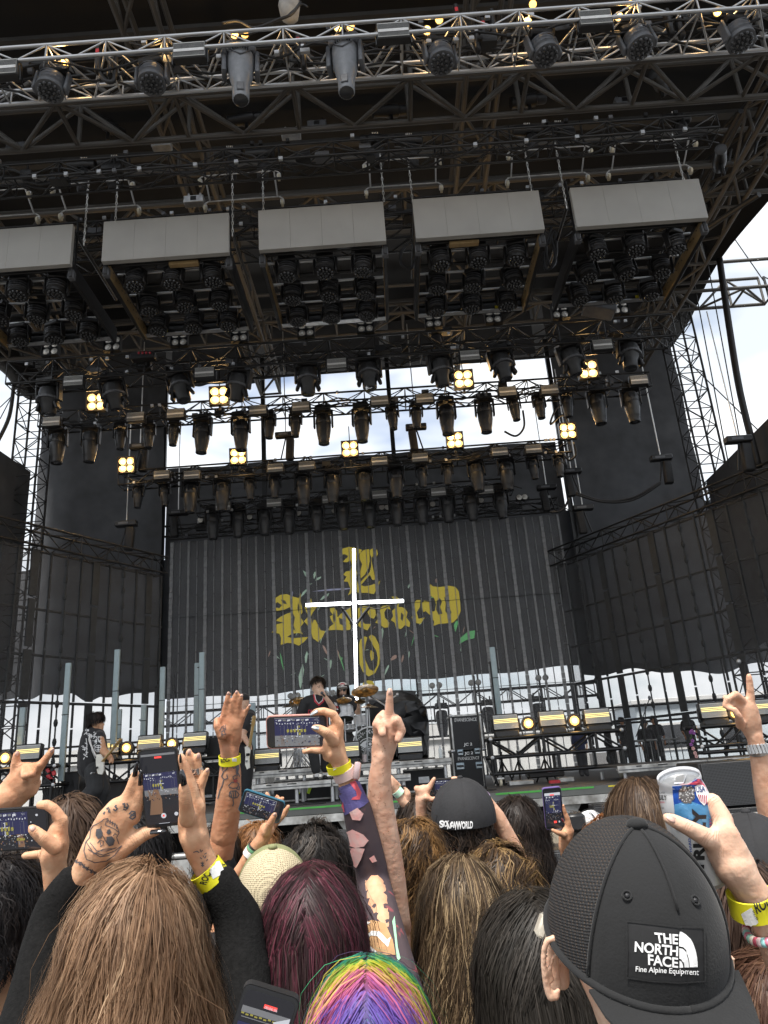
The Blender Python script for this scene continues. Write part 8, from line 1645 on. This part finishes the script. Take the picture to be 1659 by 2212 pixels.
# ---- 17 black cap at right edge with raised watch arm ----------------------
k = K(z4, d=2.25)
h17 = [k.chain((1690, 1230, 96), (1640, 1000, 86), (1605, 800, 74), (1575, 660, 62), (1555, 580, 62)), k.chain((1555, 580, 68), (1520, 480, 92), (1495, 380, 88), flat=((0, -1, 0), .65)), k.chain((1525, 340, 36), (1524, 240, 30), (1516, 160, 26), (1512, 122, 22)), k.chain((1480, 330, 36), (1410, 262, 30, -.02), (1345, 300, 26, -.03), (1325, 350, 21, -.03)), k.chain((1450, 350, 34), (1390, 290, 28, .02), (1330, 290, 24, .02)), k.chain((1440, 400, 32), (1380, 330, 27, -.01), (1360, 370, 22, -.04)), k.chain((1450, 500, 38, -.03), (1430, 430, 30, -.05), (1400, 380, 24, -.05))]
w22, b22, H22 = crowd_person('person in plain black cap at the right edge raising a wristwatch arm', z7, (1540, 75), 1.75, top=.15, sk=SK_LIGHT, shirt=TEE, arms=[dict(chains=h17, elbow=K(z4, d=2.2)(1740, 1420, 96), side='r', vox=.0046)])
cc = H22+Vector((-.01, 0, .02))
for i in range(6): dome('cap_panel', w22, cc, (.1, .118, .13), .1, .1, i*math.pi/3-math.pi/6, i*math.pi/3+math.pi/6, .03, 1.75, KCAP)
MB().ell(cc+Vector((0, -.01, .13)), (.011, .011, .007), n=10, m=6).build('cap_button', KCAP, w22, True); organic('ear', [K(z7, d=1.7).chain((1622, 380, 16), (1628, 410, 15), (1615, 430, 10))], SK_LIGHT, w22, .004); hair('hair', w22, H22, (.086, .1, .112), 700, .05, .002, DRKH, thick=.08, clumps=40, back=-.75)
wt = band(w22, 'watch_strap', k.p(1572, 655), k.p(1590, 712), k.m(72), CHAIN, .002)
for i in range(9): a = -1.3+i*.33; pp = k.p(1582, 683)+Vector((k.m(76)*math.sin(a), -k.m(76)*math.cos(a), 0)); MB().rbox(pp, (.0042, .003, .014), .001, 1, Matrix.Rotation(a, 3, 'Z') @ Matrix.Rotation(-.15, 3, 'Y')).build('strap_link', STEEL, wt)
# ---- 18 mesh cap man in front with the can ---------------------------------
kc_ = K(z4, d=.9); kz = K(z7, d=.86)
h18 = [k_ for k_ in ()]
h18 = [kz.chain((1780, 1000, 130), (1700, 800, 118), (1610, 650, 104), (1520, 500, 104), (1450, 400, 120)), kz.chain((1470, 420, 122), (1410, 310, 122), (1400, 225, 92), flat=((-.3, -1, .1), .62)), kc_.chain((1340, 1480, 110, -.02), (1190, 1370, 76, -.045), (1040, 1290, 62, -.05), (920, 1232, 52, -.048), (885, 1215, 42, -.046)), kz.chain((1390, 130, 62, .01), (1330, 20, 52, .02), (1270, 10, 44, .05), (1200, 40, 38, .065)), kz.chain((1400, 200, 62, .03), (1340, 120, 50, .05), (1260, 140, 42, .07)), kz.chain((1410, 260, 60, .04), (1350, 220, 48, .06), (1270, 240, 40, .075)), kz.chain((1430, 330, 56, .04), (1380, 320, 44, .065), (1300, 330, 38, .075))]
w23, b23, H23 = crowd_person('man in black mesh-back cap in front, holding up a drink can', z7, (880, 800), .83, sk=SK_PALE, shirt=TEE, arms=[dict(chains=h18, elbow=K(z7, d=.86)(1900, 1300, 130), side='r', vox=.0034)], headr=(.078, .1, .118))
nail(w23, z4, .85, (935, 1235), (872, 1205), 60, NAILN, -.012)
CAPB = mat('brushed_black_cotton', (.0082, .0084, .009), .9, 0, .3, 60, bump=.5, bscale=350, sheen=.08); CAPM = meshmat('black_cap_mesh', (.012, .012, .013), (.05, .034, .023), 330)
cc = kz.p(868, 800)+Vector((0, -.005, 0)); cc = K(z7, d=.84).p(852, 812); RC = (.0925, .110, .128); YA, TI, RO = .18, .42, .03; pan = []
for i in range(6):
    a = i*math.pi/3; front_ = i in (0, 5); o, MC = dome('front_panel' if front_ else 'mesh_panel', w23, cc, RC, YA, TI, a, a+math.pi/3, .02, 1.62, CAPB if front_ else CAPM, 16, 16); pan.append(o)
MB().ell(cc+MC @ Vector((0, 0, RC[2]+.001)), (.012, .012, .007), n=14, m=8).build('cap_button', CAPB, w23, True)
tcap = bvh_of(*pan)
rimp = [cc+MC @ Vector((RC[0]*1.012*math.sin(1.6)*math.sin(a), -RC[1]*1.012*math.sin(1.6)*math.cos(a), RC[2]*math.cos(1.6))) for a in [i*math.pi/24 for i in range(49)]]
MB().path(rimp, .004, 8).build('cap_band', CAPB, w23, True); cap_brim(w23, cc, (RC[0]*1.01, RC[1]*1.01, RC[2]), MC, 1.61, .068, .93, CAPB, .012)
seam = [cc+MC @ Vector((0, -RC[1]*1.006*math.sin(t_), RC[2]*1.006*math.cos(t_))) for t_ in [.08+i*.1 for i in range(9)]]; MB().path(seam, .0014, 6).build('seam', CAPB, w23, True)
for a in (-1.047, 1.047): MB().path([cc+MC @ Vector((RC[0]*1.004*math.sin(t_)*math.sin(a), -RC[1]*1.004*math.sin(t_)*math.cos(a), RC[2]*1.004*math.cos(t_))) for t_ in [.06+i*.1 for i in range(16)]], .002, 6).build('seam', CAPB, w23, True)
for x, y in ((815, 582), (1220, 610)):
    p = onto(tcap, *z7(x, y), .001); 
    if p: 
        n_ = (p-cc).normalized(); u = n_.orthogonal().normalized(); v_ = n_.cross(u); MB().path([p+(u*math.cos(t_)+v_*math.sin(t_))*.0045 for t_ in [i*.524 for i in range(13)]], .0011, 6).build('eyelet', CAPB, w23, True); MB().ell(p-n_*.001, (.0028, .0028, .0028), n=8, m=5).build('eyelet_hole', PRINTK, w23)
PATCH = mat('black_patch', (.010, .010, .011), .75, 0, .2, 90)
pt = print_polys('patch', tcap, [[(815, 735), (960, 750), (1110, 768), (1266, 770), (1270, 930), (1272, 1088), (1120, 1098), (960, 1088), (815, 1068), (818, 900)]], PATCH, w23, z7, .0014, 10)
print_lines('patch_stitch', tcap, [[(815, 735), (960, 750), (1110, 768), (1266, 770), (1270, 930), (1272, 1088), (1120, 1098), (960, 1088), (815, 1068), (818, 900), (815, 735)]], 9, CAPB, w23, z7, .0026)
for s_, q in (('THE', [(988, 862), (1113, 872), (1115, 812), (975, 800)]), ('NORTH', [(860, 915), (1113, 942), (1114, 882), (863, 852)]), ('FACE', [(940, 992), (1113, 1010), (1114, 950), (938, 928)])): print_text('patch_text', tcap, s_, q, PRINTW, pt, z7, .028, .0024, 8)
print_text('patch_text', tcap, 'Fine Alpine Equipment', [(866, 1040), (1233, 1062), (1236, 1018), (868, 1000)], PRINTW, pt, z7, .012, .0024, 8)
def qarc(cx, cy, r0, r1, n=12): return [(cx+r1*math.sin(a)*.98, cy-r1*math.cos(a)*1.9) for a in [i*math.pi/2/n for i in range(n+1)]]+[(cx+r0*math.sin(a)*.98, cy-r0*math.cos(a)*1.9) for a in [math.pi/2-i*math.pi/2/n for i in range(n+1)]]
print_polys('patch_logo', tcap, [qarc(1120, 1005, 65, 110), qarc(1121, 1007, 27, 60), qarc(1122, 1008, 0, 22)], PRINTW, pt, z7, .0024, 8)
ke = K(z7, d=.83); organic('ear', [ke.chain((410, 870, 18), (372, 836, 19), (334, 850, 19), (314, 910, 18), (312, 1000, 18), (322, 1080, 19), (336, 1140, 24), (356, 1188, 27), (388, 1190, 20), (402, 1150, 16)), ke.chain((395, 930, 13, .002), (362, 960, 13, .002), (352, 1030, 13, .003), (366, 1090, 13, .003)), ke.chain((372, 890, 40, .016), (365, 1000, 46, .018), (378, 1130, 40, .016), flat=((0, 1, 0), .35)), ke.chain((420, 900, 40, .03), (425, 1100, 44, .03))], SK_PALE, w23, .0022, it=2)
organic('ear', [ke.chain((1440, 960, 22), (1445, 1040, 20))], SK_PALE, w23, .003)
rbn = band(w23, 'wristband', kz.p(1575, 690), kz.p(1640, 610) if False else kz.p(1545, 560), kz.m(124), BANDY); tr = bvh_of(rbn)
print_polys('band_label', tr, [[(1500, 690), (1560, 650), (1600, 740), (1545, 800)]], BANDW, rbn, z7, .0012, 10); print_text('band_text', tr, 'ROC', [(1590, 690), (1680, 640), (1660, 570), (1568, 622)], PRINTK, rbn, z7, .03, .0016, 6); print_text('band_text', tr, '461746', [(1602, 720), (1575, 660), (1562, 668), (1588, 728)], PRINTK, rbn, z7, .0, .002, 6)
BC = [(.75, .25, .35), (.35, .7, .7), (.8, .6, .6), (.55, .1, .15), (.8, .75, .65), (.3, .6, .5)]; bb = thing('bead_bracelet', None, None, kz.p(1600, 830)); bb.parent = w23; bb.matrix_parent_inverse = WM(w23).inverted()
ax = (kz.p(1700, 800)-kz.p(1610, 650)).normalized(); cb_ = kz.p(1655, 765); u = ax.cross(Vector((0, 1, 0))).normalized(); v_ = ax.cross(u)
for i in range(34): a = i*2*math.pi/34; MB().ell(cb_+(u*math.cos(a)+v_*math.sin(a))*kz.m(128), (.0052,)*3, n=9, m=6).build('bead', mat('bead_%d' % (i % 6), BC[i % 6], .3), bb, True)
# the can
A, B = kc_.p(972, 905, .0), kc_.p(1180, 1640, .0); ax = (B-A).normalized(); Lc = (B-A).length; r = kc_.m(192); M = ax.to_track_quat('Z', 'Y').to_matrix(); can = thing('drink_can', 'white blue and red seltzer can held up at right', 'can', B)
CANW = mat('can_white_aluminium', (.74, .75, .76), .3, .3, .05, 30); CANB = mat('can_blue', (.02, .09, .42), .28, .3, .1, 30); CANR = mat('can_red', (.6, .07, .12), .28, .3, .2, 60); CANL = mat('can_light_blue', (.10, .32, .6), .28, .3, .15, 30)
cbod = MB().lathe([(r*.80, 0), (r*.84, -.003), (r*.86, .002), (r*.82, .006), (r*.88, .012), (r*.97, .026), (r, .036), (r, Lc*.6), (r, Lc), (r*.8, Lc+.008)], A, M, 40, cap=False).build('body', CANW, can, 35); MB().lathe([(r*.83, .003), (r*.78, .006), (.001, .006)], A, M, 32, cap=False).build('lid', STEEL, can, 40); MB().rbox(A+M @ Vector((0, r*.1, .0035)), (.006, .011, .001), .001, 1, M).build('pull_tab', STEEL, can)
tc_ = bvh_of(cbod)
print_polys('can_print', tc_, [[(918, 912), (960, 908), (1000, 907), (1085, 908), (1140, 915), (1165, 960), (1185, 1010), (1200, 1100), (1215, 1200), (1225, 1300), (1150, 1310), (1050, 1305), (945, 1300), (938, 1150), (925, 1030)]], CANB, can, z4, .0004, 14); print_polys('can_print', tc_, [[(938, 1110), (1050, 1080), (1130, 1110), (1210, 1120), (1218, 1230), (1225, 1300), (1150, 1310), (1050, 1305), (945, 1300)]], CANL, can, z4, .0006, 14); print_polys('can_print', tc_, [[(945, 908), (1020, 905), (1085, 907), (1130, 915), (1165, 960), (1188, 1010), (1170, 1000), (1120, 960), (1040, 955), (985, 960), (960, 945)]], CANR, can, z4, .0008, 12)
rs_ = random.Random(2); BERRY = mat('berry_print', (.2, .19, .19), .3, .5, .3, 300); BERR2 = mat('berry_highlight', (.7, .7, .7), .3, .4, 0)
bpt = [(1032+rs_.uniform(-52, 52), 1032+rs_.uniform(-58, 58)) for _ in range(90)]; bpt = [q for q in bpt if ((q[0]-1032)/56)**2+((q[1]-1032)/64)**2 < 1]
print_polys('can_print', tc_, [[(x+13*math.cos(a), y+13*math.sin(a)) for a in [i*.785 for i in range(8)]] for x, y in bpt], BERRY, can, z4, .0011); print_polys('can_print', tc_, [[(x-3+5*math.cos(a), y-4+5*math.sin(a)) for a in [i*1.047 for i in range(6)]] for x, y in bpt[::2]], BERR2, can, z4, .0014)
print_polys('can_print', tc_, [[(1088, 968), (1120, 955), (1150, 962), (1172, 985), (1188, 1040), (1186, 1090), (1162, 1118), (1128, 1088), (1105, 1040)]], PRINTW, can, z4, .0012, 10); print_polys('can_print', tc_, [[(1112+i*15, 1035+i*2), (1119+i*15, 1033+i*2), (1132+i*11, 1085+i*6), (1127+i*11, 1082+i*6)] for i in range(5)], CANR, can, z4, .0016, 10); print_text('can_text', tc_, 'USA', [(1102, 1018), (1168, 1012), (1160, 966), (1095, 978)], mat('navy_print', (.02, .04, .18), .4), can, z4, .02, .0016, 6)
print_text('can_text', tc_, 'TRULY', [(790, 1075), (880, 1078), (880, 1040), (790, 1036)], PRINTK, can, z4, .03, .0008, 6); print_text('can_text', tc_, 'WILD BERRY', [(800, 1098), (866, 1102), (866, 1088), (800, 1084)], CANR, can, z4, .0, .0008, 6); print_text('can_text', tc_, 'Nutrition Facts', [(800, 1140), (862, 1146), (862, 1128), (800, 1122)], PRINTK, can, z4, 0, .0008, 6); print_text('can_text', tc_, '5% JUICE', [(800, 1030), (866, 1032), (866, 1014), (800, 1012)], PRINTK, can, z4, 0, .0008, 6); print_text('can_text', tc_, '12 FL OZ (355mL)', [(858, 1184), (938, 1188), (938, 1174), (858, 1170)], PRINTK, can, z4, 0, .0008, 6)
print_text('can_text', tc_, 'TRULY', [(1165, 1640), (1180, 1140), (1070, 1140), (1090, 1640)], PRINTK, can, z4, .05, .0016, 14); print_text('can_text', tc_, 'BERRY', [(1218, 1320), (1215, 1215), (1200, 1215), (1203, 1320)], CANR, can, z4, .01, .0016, 6); print_text('can_text', tc_, 'HARD SELTZER', [(1075, 1470), (1040, 1205), (1022, 1207), (1058, 1472)], CANB, can, z4, .02, .0016, 8)
# ---- bottom phone close to the lens ---------------------------------------
ph, (c, ex, ey, nz_, sw, sh, s) = phone('black phone low at the bottom edge showing a red recording timer', z6, .95, [(160, 818), (455, 915), (330, 1390), (20, 1300)], MATS['matte_black_case'], bez=.88, content=[(SC_G, R4(.02, .2, .98, .28)), (SC_R, R4(.42, .115, .68, .165)), (SC_W, [(.68, .3), (.98, .2), (.98, .42), (.75, .42)])]+[(SC_Y, R4(.03+i*.09, .28+.008*(i % 2), .09+i*.09, .3+.008*(i % 2))) for i in range(8)]+[(SC_G, R4(.05, .33, .9, .34)), (SC_B, R4(.02, .4, .98, .9))])
tx = text_mesh2d('00:06:36', .01); tx.transform(Matrix.Scale(sw*.075/.5, 4)); tx.materials.append(SC_W); to = link('screen_text', tx, s); q = c+ex*((.435*2-1)*sw)+ey*((1-.158*2)*sh)+nz_*.0035
to.matrix_basis = Matrix.Translation(q) @ Matrix((ex, ey, nz_)).transposed().to_4x4()
# a few farther heads filling the gaps
FH = [(ONE, 150, 1815, 2.3, 'brown-haired head between the sideways phone and the skull tattoo', (((.08, .05, .035), 3), ((.14, .09, .06), 1)), .18), (ONE, 555, 1840, 3.4, 'frizzy ginger head behind the teal phone', (((.28, .13, .05), 3), ((.16, .08, .035), 1)), .1), (ONE, 470, 1850, 3.3, 'dark-haired head behind the tattooed forearm', DRKH, .1), (ONE, 1615, 1990, 1.6, 'dark brown head under the raised can hand', (((.05, .03, .022), 3), ((.09, .055, .04), 1)), .3), (ONE, 60, 1870, 2.4, 'dark head under the sideways phone at left', DRKH, .08)]
for fr, x, y, d, lb, cs, ln in FH:
    w_, b_, H_ = crowd_person(lb, fr, (x, y), d, sk=SK_TAN, shirt=TEE); hair('hair', w_, H_, (.094, .108, .12), 1100, ln, .002, cs, thick=.16, clumps=90, curl=.008, freq=8, mess=.01, back=-.7, flare=.25)
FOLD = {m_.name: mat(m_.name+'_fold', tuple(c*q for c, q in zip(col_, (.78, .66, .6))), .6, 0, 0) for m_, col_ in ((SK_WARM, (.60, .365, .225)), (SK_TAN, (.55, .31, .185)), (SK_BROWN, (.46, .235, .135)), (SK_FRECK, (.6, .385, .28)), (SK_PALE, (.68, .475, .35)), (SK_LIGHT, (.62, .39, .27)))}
for t_, b_, cs_, sk_ in ((w1, b1, lh+rh, SK_WARM), (w2, b2, ha, SK_WARM), (w3, b3, hh, SK_TAN), (w4, b4, rh4, SK_BROWN), (w5, b5, h5, SK_TAN), (w9, b9, h8, SK_WARM), (w10, b10, h10, SK_FRECK), (w22, b22, h17, SK_LIGHT), (w23, b23, h18, SK_PALE)): creases(t_, cs_, b_, FOLD[sk_.name])
# ------------------------------------------------------------------ tidy up
bpy.data.scenes.remove(WORK)
